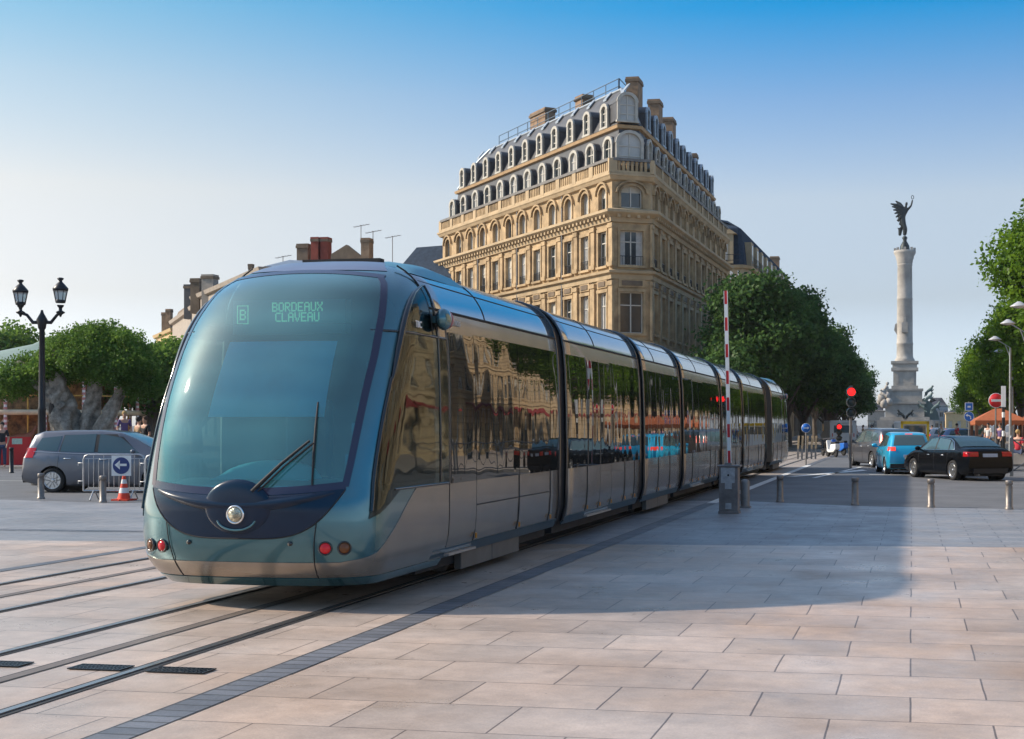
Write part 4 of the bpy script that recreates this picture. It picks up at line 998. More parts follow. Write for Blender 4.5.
def window_part(T, a0, a1, c0, c1, parent, off, name='window', lite=False, arch=0, bars=1, depth=0.22, frame=None, rnd=random, transom=0.68, mb=None):
    b = mb or MB(); fm = frame or M_frame; pm = M_pane_lt if lite else M_pane
    D = lambda a, bb, c: T(a, bb, c)-off
    b.poly([D(a0, -depth, c0), D(a1, -depth, c0), D(a1, -depth, c1), D(a0, -depth, c1)], pm)
    fw = 0.07
    for x0, x1, zz0, zz1 in [(a0, a0+fw, c0, c1), (a1-fw, a1, c0, c1), (a0, a1, c0, c0+fw), (a0, a1, c1-fw, c1), ((a0+a1)/2-0.04, (a0+a1)/2+0.04, c0, c1)]+[(a0, a1, lerp(c0, c1, transom)-0.035, lerp(c0, c1, transom)+0.035)]*bars:
        b.box(x0, x1, -depth+0.01, -depth+0.06, zz0, zz1, fm, T=D)
    q = rnd.random()
    if q < 0.45:
        h = (c1-c0)*rnd.uniform(0.2, 0.65); b.box(a0+fw, a1-fw, -depth+0.004, -depth+0.009, c1-h, c1-fw, mat('roller_blind', (0.50, 0.46, 0.38), rough=0.8, var=0.15), T=D)
    elif q < 0.7:
        for s_ in (0, 1): xa = a0+fw if s_ == 0 else a1-fw-(a1-a0)*0.22; b.box(xa, xa+(a1-a0)*0.22, -depth+0.004, -depth+0.009, c0+fw, c1-fw, mat('net_curtain', (0.45, 0.44, 0.42), rough=0.9, var=0.2), T=D)
    return b if mb else b.build(name, None, parent)
def offset_poly(P, o):
    """inward offset of polygon P (outside is to the right of travel)"""
    n = len(P); out = []
    for i in range(n):
        a, b, c = [Vector((*P[(i+k) % n][:2], 0)) for k in (-1, 0, 1)]
        d1 = (b-a).normalized(); d2 = (c-b).normalized(); n1 = Vector((-d1.y, d1.x, 0)); n2 = Vector((-d2.y, d2.x, 0))
        oo = o if not isinstance(o, (list, tuple)) else None
        o1, o2 = (oo, oo) if oo is not None else (o[(i-1) % n], o[i])
        cr = d1.x*d2.y-d1.y*d2.x
        if abs(cr) < 1e-4: q = b+n1*o1
        else:
            p1 = a+n1*o1; p2 = b+n2*o2; t = ((p2-p1).x*d2.y-(p2-p1).y*d2.x)/cr; q = p1+d1*t
        out.append((q.x, q.y))
    return out
def offset_plan(P, o):
    """offset of the wedge plan whose short chamfer edge 1-2 may vanish"""
    q = offset_poly(P, o)
    if len(P) == 4:
        e0 = (P[2][0]-P[1][0], P[2][1]-P[1][1]); e1 = (q[2][0]-q[1][0], q[2][1]-q[1][1])
        if e0[0]*e1[0]+e0[1]*e1[1] < 0 and P is PLAN_REF[0]:
            a, b_, c, d = [Vector((*v, 0)) for v in (q[0], q[1], q[2], q[3])]; d1 = b_-a; d2 = d-c
            t = ((c-a).x*d2.y-(c-a).y*d2.x)/(d1.x*d2.y-d1.y*d2.x); x = a+d1*t; q[1] = (x.x-0.03, x.y); q[2] = (x.x+0.03, x.y)
    return q
PLAN_REF = [None]
def ring(mb, P, levels, m=None, off=Vector((0, 0, 0)), close=True, cap=False):
    """loft of the plan polygon through (inset, z) levels"""
    R = [offset_plan(P, o) if o else [tuple(p[:2]) for p in P] for o, z in levels]; n = len(P)
    V = [Vector((x, y, levels[k][1]))-off for k, r in enumerate(R) for x, y in r]
    mb.add(V, [(k*n+i, k*n+(i+1) % n, (k+1)*n+(i+1) % n, (k+1)*n+i) for k in range(len(levels)-1) for i in range(n if close else n-1)], m)
    if cap: k = len(levels)-1; mb.add([V[k*n+i] for i in range(n)], [tuple(range(n))], m)
def chimney(parent, off, x, y, z0, z1, w, d, m, pots=3, rz=0.0, name='chimney'):
    b = MB(); c, s = math.cos(rz), math.sin(rz)
    T = lambda X, Y, Z: Vector((x+X*c-Y*s, y+X*s+Y*c, Z))-off
    b.box(-w/2, w/2, -d/2, d/2, z0, z1-0.35, m, T=T); ov = min(0.1, w*0.07); b.box(-w/2-ov, w/2+ov, -d/2-ov, d/2+ov, z1-0.35, z1-0.15, M_stone_dk, T=T); b.box(-w/2-0.03, w/2+0.03, -d/2-0.03, d/2+0.03, z1-0.15, z1, m, T=T)
    for k in range(pots):
        xx = -w/2+(k+0.5)*w/pots; b.lathe([(0.13, 0), (0.11, 0.35), (0.13, 0.4)], c=(xx, 0, z1), n=8, m=M_redbrick, T=T)
    return b.build(name, None, parent)
RND = random.Random(7)
# ================================================================== MAIN CORNER BUILDING
C1 = at(612, 94.4); C2 = at(651, 95.4)
dl = Vector((-0.7133, 0.8797, 0)).normalized(); dr = Vector((0.0235, 1.0, 0)).normalized()
PL = C1+dl*33.0; PR = C2+dr*33.0
PLAN = [PL, C1, C2, PR]; PLAN_REF[0] = PLAN
OFF = Vector((C1.x, C1.y, 0))
mb_ = thing('corner_building', OFF, 'tall wedge shaped limestone apartment block with slate mansard roof and balustrade at the fork', 'building')
LOWWIN = MB()
def facade_main(P0, P1, nb, fl, mirror=False, corner=False):
    T, L = frame_T(P0, P1); To = lambda a, b, c: T(a, b, c)-OFF
    pitch = L/nb; ops = []; 
    FL = [(0.6, 4.4, 1.7, 0), (5.3, 7.0, 1.3, 0), (8.0, 10.8, 1.25, 0), (12.6, 14.95, 1.25, 0), (16.5, 18.0, 1.15, 0.5)]
    for k in range(nb):
        c = (k+0.5)*pitch
        for (z0, z1, w, ar) in FL:
            if corner: w = w*1.35
            ops.append((c-w/2, c+w/2, z0, z1, ar))
    b = MB(); wall_with_holes(b, To, L, 0, 18.3, ops); 
    # pilasters, window surrounds, hoods, panels
    for k in range(nb+1):
        a = k*pitch
        if corner: continue
        b.box(a-0.28, a+0.28, 0.0, 0.14, 12.55, 15.4, None, T=To); b.box(a-0.34, a+0.34, 0, 0.2, 15.1, 15.4, None, T=To); b.box(a-0.34, a+0.34, 0, 0.2, 12.5, 12.8, None, T=To)
        b.box(a-0.32, a+0.32, 0.0, 0.16, 7.5, 11.5, None, T=To); b.box(a-0.38, a+0.38, 0, 0.22, 11.2, 11.5, None, T=To)
    for o in ops:
        a0, a1, c0, c1, ar = o
        if c0 < 5: continue
        b.box(a0-0.16, a0, 0.0, 0.07, c0, c1-ar, None, T=To); b.box(a1, a1+0.16, 0.0, 0.07, c0, c1-ar, None, T=To)
        if not ar:
            b.box(a0-0.2, a1+0.2, 0, 0.10, c1, c1+0.22, None, T=To); b.box(a0-0.2, a1+0.2, 0.0, 0.16, c0-0.16, c0, None, T=To)
            if 8 <= c0 < 9: b.box(a0-0.12, a1+0.12, 0, 0.09, c1+0.32, c1+0.85, None, T=To); b.box(a0+0.1, a1-0.1, 0.09, 0.14, c1+0.42, c1+0.75, M_stone_dk, T=To)
        else:
            n = 8; hw = (a1-a0)/2; mid = (a0+a1)/2; cc = c1-ar
            for (r0, r1, bb) in ((0.0, 0.16, 0.08), (0.26, 0.40, 0.2)):
                for q in range(n):
                    t0, t1 = PI*q/n, PI*(q+1)/n
                    P = [(mid+(hw+r)*math.cos(t), cc+(ar+r*0.9)*math.sin(t)) for r, t in ((r0, t0), (r1, t0), (r1, t1), (r0, t1))]
                    b.add([To(x, 0, z) for x, z in P]+[To(x, bb, z) for x, z in P], [(4, 5, 6, 7), (0, 1, 5, 4), (1, 2, 6, 5), (2, 3, 7, 6), (3, 0, 4, 7)])
    b.build('wall', M_stone, mb_)
    # balconettes dark railings on tall floor
    for o in ops:
        if 12 < o[2] < 13 or 8 <= o[2] < 9:
            lite = RND.random() < (0.25 if 12 < o[2] < 13 else 0.35)
            window_part(T, o[0], o[1], o[2], o[3], mb_, OFF, lite=lite, bars=1, depth=0.24)
        elif o[2] > 16 or o[2] < 1 or 5 < o[2] < 6: window_part(T, o[0], o[1], o[2], o[3], mb_, OFF, lite=RND.random() < 0.3, bars=0 if o[2] > 16 else 1, depth=0.26, mb=LOWWIN if o[2] < 1 else None)
    for o in ops:
        if 12 < o[2] < 13:
            b = MB(); n = 9
            for q in range(n+1): x = lerp(o[0], o[1], q/n); b.box(x-0.012, x+0.012, -0.03, -0.01, o[2], o[2]+0.62, None, T=To)
            b.box(o[0], o[1], -0.04, 0.0, o[2]+0.6, o[2]+0.64, None, T=To); b.build('window_guard', M_blackiron, mb_)
    return T, L, pitch
TL, LL, pl = facade_main(PL, C1, 12, 0)
TC, LC, pc = facade_main(C1, C2, 1, 0, corner=True)
TR, LR, pr = facade_main(C2, PR, 12, 0)
tag(LOWWIN.build('shop_window', None, mb_), kind='stuff')
# cornices
b = MB()
ring(b, PLAN, [(0, 4.9), (-0.12, 4.95), (-0.16, 5.15), (0, 5.2)], None, OFF)
ring(b, PLAN, [(0, 7.1), (-0.2, 7.2), (-0.25, 7.45), (0, 7.5)], None, OFF)
ring(b, PLAN, [(0, 11.6), (-0.12, 11.65), (-0.15, 11.95), (-0.35, 12.05), (-0.38, 12.2), (0, 12.28)], None, OFF)
ring(b, PLAN, [(0, 15.45), (-0.16, 15.5), (-0.2, 15.8), (-0.5, 16.0), (-0.62, 16.1), (-0.62, 16.28), (-0.1, 16.42), (0, 16.42)], None, OFF)
ring(b, PLAN, [(0, 18.25), (-0.2, 18.35), (-0.3, 18.55), (-0.36, 18.62), (-0.36, 18.75), (-0.1, 18.8), (0.5, 18.82), (0.5, 18.6)], None, OFF)
# dentils under the main cornice
for T_, L_ in ((TL, LL), (TR, LR), (TC, LC)):
    n = int(L_/0.6)
    for k in range(n): a = (k+0.5)*L_/n; b.box(a-0.11, a+0.11, 0.18, 0.46, 15.78, 15.98, None, T=lambda x, y, z: T_(x, y, z)-OFF)
b.build('cornice', M_stone_lt, mb_)
# balustrade: piers with panels
b = MB()
for T_, L_, n in ((TL, LL, 12), (TR, LR, 12), (TC, LC, 1)):
    To = lambda x, y, z: T_(x, y, z)-OFF; pt = L_/n
    for k in range(n):
        a0 = k*pt; b.box(a0-0.3, a0+0.3, -0.02, 0.26, 18.8, 19.75, M_stone_lt, T=To)
        q = 7
        for j in range(q): x = lerp(a0+0.45, a0+pt-0.45, j/(q-1)); b.box(x-0.09, x+0.09, 0.02, 0.18, 18.95, 19.6, M_stone, T=To)
    b.box(0, L_, -0.03, 0.28, 19.6, 19.80, mat('lead_capping', (0.16, 0.15, 0.14), rough=0.7, var=0.3), T=To); b.box(0, L_, -0.02, 0.24, 18.78, 18.95, M_stone_lt, T=To)
b.build('balustrade', None, mb_)
# mansard roof
b = MB(); ring(b, PLAN, [(0.55, 18.85), (0.62, 19.2), (0.95, 22.0)], M_slate, OFF); b.build('lower_mansard', None, mb_)
b = MB(); ring(b, PLAN, [(0.95, 21.98), (0.76, 22.05), (0.70, 22.26), (0.95, 22.32)], None, OFF); b.build('mansard_cornice', mat('ochre_cornice', (0.42, 0.28, 0.15), rough=0.8, var=0.2), mb_)
b = MB(); ring(b, PLAN, [(0.95, 22.4), (1.5, 23.6), (2.2, 24.7), (2.9, 25.6), (3.3, 25.7)], M_slate, OFF, cap=True); rf = b.build('upper_mansard', None, mb_)
b = MB()
ro = [offset_plan(PLAN, o) for o in (0.95, 1.5, 2.2, 2.9)]
for i in (0, 1, 2):
    P = [Vector((ro[k][i][0], ro[k][i][1], z+0.05))-OFF for k, z in enumerate((22.4, 23.6, 24.7, 25.6))]; b.tube(P, 0.12, 6)
for i in (0, 1, 2):
    a, c = ro[3][i], ro[3][(i+1) % 4]; b.tube([Vector((a[0], a[1], 25.62))-OFF, Vector((c[0], c[1], 25.62))-OFF], 0.11, 6) if (Vector(a)-Vector(c)).length > 0.3 else None
b.build('zinc_flashing', M_zinc, mb_)
def dormer(T_, a, w, z0, z1, inset, back, m, name='dormer', lite=False, bf=-0.2):
    To = lambda x, y, z: T_(x, y, z)-OFF
    b = MB(); hw = w/2; ar = hw*0.85; zc = z1-ar; fi = -inset
    t = 0.2
    b.box(a-hw, a-hw+t, fi-0.1, fi+0.12, z0, zc, m, T=To); b.box(a+hw-t, a+hw, fi-0.1, fi+0.12, z0, zc, m, T=To); b.box(a-hw-0.06, a+hw+0.06, fi-0.1, fi+0.16, z0-0.15, z0, m, T=To)
    n = 8
    for q in range(n):
        t0, t1 = PI*q/n, PI*(q+1)/n
        P = [(a+r*math.cos(tt), zc+r*(ar/hw)*math.sin(tt)) for r, tt in ((hw-t, t0), (hw+0.04, t0), (hw+0.04, t1), (hw-t, t1))]
        b.add([To(x, fi-0.1, z) for x, z in P]+[To(x, fi+0.14, z) for x, z in P], [(4, 5, 6, 7), (0, 1, 5, 4), (1, 2, 6, 5), (2, 3, 7, 6), (3, 0, 4, 7)], m)
    # cheeks and curved roof running back
    for q in range(n):
        t0, t1 = PI*q/n, PI*(q+1)/n
        P = [(a+(hw+0.05)*math.cos(tt), zc+(hw+0.05)*(ar/hw)*math.sin(tt)) for tt in (t0, t1)]
        b.poly([To(P[0][0], fi, P[0][1]), To(P[1][0], fi, P[1][1]), To(P[1][0], -back, P[1][1]), To(P[0][0], -back, P[0][1])], M_slate)
    for s in (-1, 1): b.poly([To(a+s*hw, fi, z0), To(a+s*hw, fi, zc), To(a+s*hw, -back, zc), To(a+s*hw, -back, z0)], M_slate)
    b.poly([To(a-hw+t, fi-0.05, z0), To(a+hw-t, fi-0.05, z0), To(a+hw-t, fi-0.05, zc)]+[To(a+(hw-t)*math.cos(PI*q/n), fi-0.05, zc+(hw-t)*(ar/hw)*math.sin(PI*q/n)) for q in range(n+1)], M_pane_lt if lite else M_pane)
    b.box(a-0.04, a+0.04, fi-0.04, fi+0.0, z0, z1-0.2, M_frame, T=To)
    for zz in (lerp(z0, zc, 0.35), lerp(z0, zc, 0.85)): b.box(a-hw+t, a+hw-t, fi-0.04, fi+0.0, zz-0.03, zz+0.03, M_frame, T=To)
    return b.build(name, None, mb_)
M_dorm = mat('pale_dormer_stone', (0.44, 0.42, 0.37), rough=0.8, var=0.15)
for T_, L_, n in ((TL, LL, 12), (TR, LR, 12)):
    pt = L_/n
    for k in range(n):
        dormer(T_, (k+0.5)*pt, 1.40, 19.5, 21.5, 0.45, 1.3, M_dorm, lite=RND.random() < 0.2)
    for k in range(n-1):
        a = (k+1.0)*pt if T_ is TL else (k+1.0)*pt
        dormer(T_, a, 1.12, 22.45, 24.05, 0.85, 2.6, M_dorm if T_ is TL else M_zinc)
dormer(TC, LC/2, 2.0, 19.6, 21.8, 0.4, 1.4, M_dorm, lite=True); dormer(TC, LC/2, 1.5, 22.6, 24.5, 0.85, 2.4, M_dorm, lite=True)
for k in range(11):
    b = MB(); a = (k+0.8)*pl; To = lambda x, y, z: TL(x, y, z)-OFF
    P = [To(a, -2.35, 25.05), To(a+0.5, -2.35, 25.05), To(a+0.5, -2.85, 25.65), To(a, -2.85, 25.65)]; Q = [p+Vector((0, 0, 0.12)) for p in P]
    b.add(P+Q, [(4, 5, 6, 7), (0, 1, 5, 4), (1, 2, 6, 5), (2, 3, 7, 6), (3, 0, 4, 7)]); b.build('skylight', M_zinc, mb_)
rzL = math.atan2(dl.y, dl.x)
for a, w, z1, bk, dd in ((20.4, 3.0, 27.4, 4.0, 1.0), (12.6, 1.3, 27.0, 4.0, 1.0)):
    p = TL(LL-a, -bk, 0); chimney(mb_, OFF, p.x, p.y, 24.5, z1, w, dd*0.9, M_brick, 0, rzL)
for a, w, z1, bk in ((6.0, 1.7, 26.9, 2.5), (13.0, 1.5, 26.9, 2.4), (19.5, 1.6, 26.9, 2.6), (28, 1.0, 25.6, 2.2)):
    p = TR(a, -bk, 0); chimney(mb_, OFF, p.x, p.y, 23.5, z1, 0.9, w, M_brick, 0, 0)
b = MB(); rp_ = offset_plan(PLAN, 3.4)
P = [Vector((rp_[0][0], rp_[0][1], 25.65)), Vector((rp_[1][0], rp_[1][1], 25.65)), Vector((rp_[2][0], rp_[2][1], 25.65)), Vector((rp_[2][0], rp_[2][1], 25.65))+dr*5]
for h in (0.55, 1.1): b.tube([p+Vector((0, 0, h))-OFF for p in P], 0.035, 5)
for i in range(3):
    n = max(2, int((P[i+1]-P[i]).length/1.9))
    for k in range(n+1): q = P[i].lerp(P[i+1], k/n); b.tube([q-OFF, q+Vector((0, 0, 1.12))-OFF], 0.035, 5)
b.build('roof_railing', mat('railing_blue_grey', (0.10, 0.16, 0.22), rough=0.5), mb_)
b = MB()
To = lambda x, y, z: TL(x, y, z)-OFF
for k in (3, 6, 9): b = MB(); b.tube([To(k*pl+0.45, 0.1, 5), To(k*pl+0.45, 0.1, 18.3)], 0.07, 6); b.build('drainpipe', M_greymetal, mb_)
# ================================================================== GENERIC BACKGROUND BUILDING
def block(name, label, P, wallh, nbs, wall_m, roof, roof_m, chim=(), floors=None, detail=True, cat='building', winw=1.1, rings=()):
    """P: plan polygon, outside on the right of travel; nbs bays per edge (0 = blank)"""
    off = Vector((P[0][0], P[0][1], 0)); t = thing(name, off, label, cat); n = len(P)
    fl = floors or [(1.0+3.3*k, 3.0+3.3*k) for k in range(int(wallh/3.3))]
    b = MB(); wins = []
    for i in range(n):
        T, L = frame_T(P[i], P[(i+1) % n]); nb = nbs[i] if i < len(nbs) else 0
        ops = [((k+0.5)*L/nb-winw/2, (k+0.5)*L/nb+winw/2, z0, z1, 0) for k in range(nb) for z0, z1 in fl] if nb else []
        wall_with_holes(b, lambda x, y, z: T(x, y, z)-off, L, 0, wallh, ops)
        for o in ops: 
            b.box(o[0]-0.12, o[1]+0.12, 0, 0.1, o[2]-0.15, o[2], None, T=lambda x, y, z: T(x, y, z)-off); b.box(o[0]-0.15, o[1]+0.15, 0, 0.1, o[3], o[3]+0.2, None, T=lambda x, y, z: T(x, y, z)-off)
            wins.append((T, o))
    b.build('wall', wall_m, t)
    for T, o in wins: window_part(T, o[0], o[1], o[2], o[3], t, off, lite=RND.random() < 0.25, depth=0.2)
    b = MB(); ring(b, P, [(0, wallh-0.4), (-0.25, wallh-0.3), (-0.35, wallh), (0.1, wallh+0.06)], None, off)
    for z in rings: ring(b, P, [(0, z), (-0.12, z+0.03), (-0.12, z+0.2), (0, z+0.23)], None, off)
    b.build('cornice', wall_m if wall_m is not M_stone else M_stone_lt, t)
    b = MB(); ring(b, P, [(o, wallh+z) for o, z in roof], None, off, cap=True); b.build('roof', roof_m, t)
    for (x, y, z0, z1, w, d, m) in chim: chimney(t, off, x, y, z0, z1, w, d, m, 0)
    return t, off
V2 = lambda v: (v.x, v.y)
# second block further up the street, on the same frontage
A = Vector((-17.3, 148)); 
b2, o2 = block('mansard_building', 'cream building with a dark slate mansard roof just beyond the wedge shaped block', [(-27.5, 146.5), (-17.6, 146.5), (-16.9, 147.6), (-16.2, 196), (-27.5, 196)], 18.6, [3, 0, 11, 0, 0], M_stone_lt, [(0.5, 0.1), (0.9, 4.0), (1.2, 4.2), (3.5, 5.2)], mat('blue_slate', (0.03, 0.045, 0.07), rough=0.9, var=0.3, spec=0.1), chim=[(-19, 197.5, 17, 25.5, 1.2, 1.5, M_brick)], rings=(8, 14))
b = MB(); T, L = frame_T((-27.5, 146.5), (-17.6, 146.5)); To = lambda x, y, z: T(x, y, z)-o2
for a in (7.9,):
    b.box(a-1.1, a+1.1, -0.6, 0.1, 18.8, 21.9, M_stone_lt, T=To); b.prism([(a-1.5, 21.9), (a+1.5, 21.9), (a, 22.9)], -0.9, 0.25, M_stone_lt, T=To); b.box(a-0.55, a+0.55, 0.1, 0.13, 19.1, 21.4, M_pane_lt, T=To); b.box(a-0.04, a+0.04, 0.13, 0.15, 19.1, 21.4, M_frame, T=To)
b.build('dormer', None, b2)
T, L = frame_T((-16.9, 147.6), (-16.2, 196)); 
for k in range(10):
    b = MB(); a = 3+k*4.6; b.box(a-0.9, a+0.9, -1.2, -0.05, 18.9, 21.4, M_stone_lt, T=To if False else (lambda x, y, z: T(x, y, z)-o2)); b.box(a-0.5, a+0.5, -0.05, -0.02, 19.2, 21.1, M_pane, T=lambda x, y, z: T(x, y, z)-o2); b.build('dormer', None, b2)
b = MB()
T, L = frame_T((-17.9, 146.5), (-16.9, 147.6)); Tf, Lf = frame_T((-27.5, 146.5), (-17.6, 146.5)); Ts, Ls = frame_T((-16.9, 147.6), (-16.2, 196))
for TT, LL_ in ((Tf, Lf), (Ts, Ls)):
    for h in (19.1, 19.7): b.tube([TT(0, 0.3, h)-o2, TT(LL_, 0.3, h)-o2], 0.03, 4)
    for k in range(int(LL_/0.7)): b.tube([TT(k*0.7, 0.3, 18.65)-o2, TT(k*0.7, 0.3, 19.7)-o2], 0.02, 4)
b.build('balcony_railing', M_blackiron, b2)
sg_ = thing('letter_sign', Vector((-17.2, 143.9, 16.4)), 'white upright letters N and S on the cream building above the tree', 'sign')
text_mesh('letter', 'N', 1.5, M_white, sg_, (-1.1, 2.3, 1.0), (PI/2, 0, 0), 0.05); text_mesh('letter', 'S', 1.5, M_white, sg_, (-1.1, 2.3, -0.3), (PI/2, 0, 0), 0.05)
# row of houses far left
M_bg1 = mat('yellow_render', (0.52, 0.38, 0.20), rough=0.85, var=0.15); M_bg2 = mat('grey_beige_render', (0.36, 0.31, 0.26), rough=0.85, var=0.2)
def along(px0, d0, px1, d1, depth=12, lean=0): 
    a, c = at(px0, d0), at(px1, d1); e = (c-a).normalized(); nn = Vector((-e.y, e.x, 0)); return [V2(a), V2(c), V2(c+nn*depth), V2(a+nn*depth)]
block('slate_house', 'far house with a blue slate mansard roof at the left end of the distant row', along(146, 186, 161, 176), 10.2, [3], M_bg2, [(0.3, 0.1), (1.0, 2.8), (4, 3.2)], mat('blue_slate', (0, 0, 0)))
block('yellow_house', 'far yellow fronted house with two tall brick chimneys left of the tram', along(156, 154, 173, 142), 11.6, [4], M_bg1, [(0.3, 0.1), (3, 0.7)], M_slate, chim=[(*V2(at(165, 152)), 11, 14.0, 0.55, 0.5, M_brick), (*V2(at(169.3, 150)), 11, 14.2, 0.55, 0.5, M_brick)])
block('grey_stone_house', 'grey stone house with a steep attic rising just behind the tram left edge', along(172.5, 138, 194, 120), 12.0, [5], M_bg2, [(0.2, 0.1), (0.5, 0.9), (3, 1.2)], M_stone_dk, chim=[(*V2(at(190.5, 122)), 11, 14.0, 0.8, 0.8, M_slate)])
block('zinc_roof_house', 'house with grey zinc roof and flat party wall showing above the tram left shoulder', along(194, 118, 262, 96), 12.6, [7], M_bg2, [(0.2, 0.1), (2.5, 0.9), (5, 1.2)], M_zinc, chim=[(*V2(at(197.5, 116)), 11, 13.9, 0.8, 0.9, M_stone_dk), (*V2(at(210, 113)), 11, 13.9, 1.0, 0.9, M_bg2), (*V2(at(251, 102)), 11, 13.5, 0.3, 0.3, M_stone_dk)])
for k, (p0, d0, p1, d1, h, m_2, rf, lb) in enumerate(((-150, 96, -60, 100, 9.5, M_bg1, M_slate, 'yellow house left of the carousel, outside the left edge of the picture'), (-290, 88, -152, 95, 11, M_bg2, M_slate, 'tall grey beige house further left beyond the carousel'), (-460, 80, -293, 87, 10, M_stone, M_zinc, 'ochre house with zinc roof at the far left end of the square'))):
    block('square_house', lb, along(p0, d0, p1, d1), h, [7], m_2, [(0.3, 0.1), (1.0, 2.6), (4, 3.4)], rf)
# roofs behind the tram cab
t, o = block('gabled_house', 'low gabled stone house with red brick chimney stacks peeping over the tram roof', [V2(at(296, 112)), V2(at(374, 106)), V2(at(374, 118)), V2(at(296, 124))], 13.6, [8], M_bg2, [(0.3, 0.1), (3, 0.6)], M_slate,
    chim=[(*V2(at(305, 111)), 13, 16.1, 0.95, 1.0, M_stone_dk), (*V2(at(316.5, 110)), 13, 16.5, 0.6, 0.8, M_redbrick), (*V2(at(326, 110)), 13, 16.5, 0.6, 0.8, M_redbrick), (*V2(at(367, 106)), 13, 15.9, 0.65, 0.8, M_brick)])
b = MB(); p = at(347, 107.5); b.prism([(-1.3, 13.6), (1.6, 13.6), (1.35, 14.6), (0.05, 15.6), (-1.2, 14.9)], -0.25, 0.25, T=lambda x, y, z: p+Vector((x*1.0, y, z))-o); b.build('gable_wall', M_stone_dk, t)
t2, o2b = block('hipped_slate_house', 'house with a big hipped slate roof beside the left end of the wedge shaped block', [V2(at(376, 124)), V2(at(490, 118)), V2(at(490, 138)), V2(at(376, 142))], 13.4, [6], M_bg2, [(0.2, 0.1), (3.6, 4.4)], mat('blue_slate', (0, 0, 0)))
def antenna(px, py, d, zb_, label):
    p = at(px, d); b = MB(); z1 = zof(py, d); t = thing('roof_antenna', Vector((p.x, p.y, zb_)), label, 'antenna')
    b.tube([(0, 0, 0), (0, 0, z1-zb_)], 0.03, 5); b.build('mast', M_greymetal, t)
    b = MB(); b.tube([(-0.6, 0, z1-zb_-0.15), (0.7, 0, z1-zb_+0.05)], 0.02, 4)
    for k in range(5): x = -0.5+k*0.25; b.tube([(x, -0.25, z1-zb_-0.13+0.04*k), (x, 0.25, z1-zb_-0.13+0.04*k)], 0.015, 4)
    b.build('aerial_rods', M_greymetal, t)
antenna(361, 225, 107, 15.6, 'tallest thin television aerial on the right hand chimney of the gabled house'); antenna(373, 231, 107, 14.0, 'television aerial just right of the gabled house chimney'); antenna(392.5, 236, 110, 13.5, 'television aerial left of the hipped slate roof'); antenna(283, 256, 105, 13.2, 'small television aerial left of the red chimneys')
# buildings right of the frame, seen in the tram's flank
M_awn = mat('red_awning', (0.22, 0.02, 0.015), rough=0.8, var=0.2)
def street_house(y0, y1, x, h, wm, label):
    P = [(x, y1), (x, y0), (x+14, y0), (x+14, y1)]
    nb = int((y1-y0)/3.3)
    t, off = block('stone_townhouse', label, P, h, [nb, 4, 0, 0], wm, [(0.4, 0.1), (0.9, 3.2), (4, 4)], M_slate, floors=[(0.5, 3.6), (5.2, 7.8), (9.2, 11.6), (12.8, 14.8)][:max(1, int((h-1)/3.9))], winw=1.5, rings=(4.4, 8.5, 12.2)[:int(h/4)])
    b = MB(); T, L = frame_T(P[0], P[1])
    for z in [0.5*k+0.4 for k in range(int(h/0.5)-1)]: b.box(0, L, 0.0, 0.03, z, z+0.02, None, T=lambda x_, y_, z_: T(x_, y_, z_)-off)
    b.build('stone_courses', M_stone_dk, t)
    for k in range(0, nb, 3):
        a = (k+0.5)*L/nb; b = MB(); To = lambda x_, y_, z_: T(x_, y_, z_)-off
        P4 = [To(a-1.3, 0.05, 4.1), To(a+1.3, 0.05, 4.1), To(a+1.3, 1.8, 3.2), To(a-1.3, 1.8, 3.2)]; Q = [p+Vector((0, 0, -0.04)) for p in P4]
        b.add(P4+Q, [(0, 1, 2, 3), (7, 6, 5, 4), (0, 4, 5, 1), (1, 5, 6, 2), (2, 6, 7, 3), (3, 7, 4, 0)]); b.build('awning', M_awn, t)
street_house(27, 46, 15.5, 16.5, M_stone_lt, 'pale stone townhouse with red awnings, mirrored in the front flank of the tram')
street_house(46.2, 66, 15.2, 17.5, M_stone, 'ochre stone townhouse with red awnings, mirrored in the middle of the tram')
street_house(66.2, 88, 17.5, 15, M_stone_lt, 'taller pale townhouse with red awnings behind the right hand trees')
for y0_, y1_, x_, h_, m_2, lb in ((88.5, 112, 21, 17, M_stone, 'ochre townhouse with red awnings behind the tallest tree on the right, mirrored in the tram'), (112.3, 138, 21.5, 16, M_stone_lt, 'pale townhouse with red awnings further up behind the right hand trees'), (138.3, 166, 21, 17, M_stone, 'ochre townhouse with red awnings far up behind the right hand trees'), (166.5, 215, 21.5, 16, M_stone_lt, 'last long pale townhouse behind the right hand trees')): street_house(y0_, y1_, x_, h_, m_2, lb)
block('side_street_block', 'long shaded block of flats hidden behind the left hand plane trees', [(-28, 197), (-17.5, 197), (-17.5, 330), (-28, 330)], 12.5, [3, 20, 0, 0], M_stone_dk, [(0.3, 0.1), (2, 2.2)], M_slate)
# far houses closing the view
for k, (px0, px1, py, d, mm, lb) in enumerate(((868, 884, 404, 430, M_bg2, 'far pale house closing the street left of the monument'), (926, 948, 399, 440, M_zinc, 'far house with grey roof just right of the monument base'), (946, 990, 406, 420, M_bg1, 'long low far building behind the right hand trees'))):
    a, c = at(px0, d), at(px1, d); h = zof(py, d); block('distant_house', lb, [V2(a), V2(c), V2(c+Vector((0, 12, 0))), V2(a+Vector((0, 12, 0)))], h-2, [5], mm, [(0.3, 0.1), (5, 2.5)], M_slate)
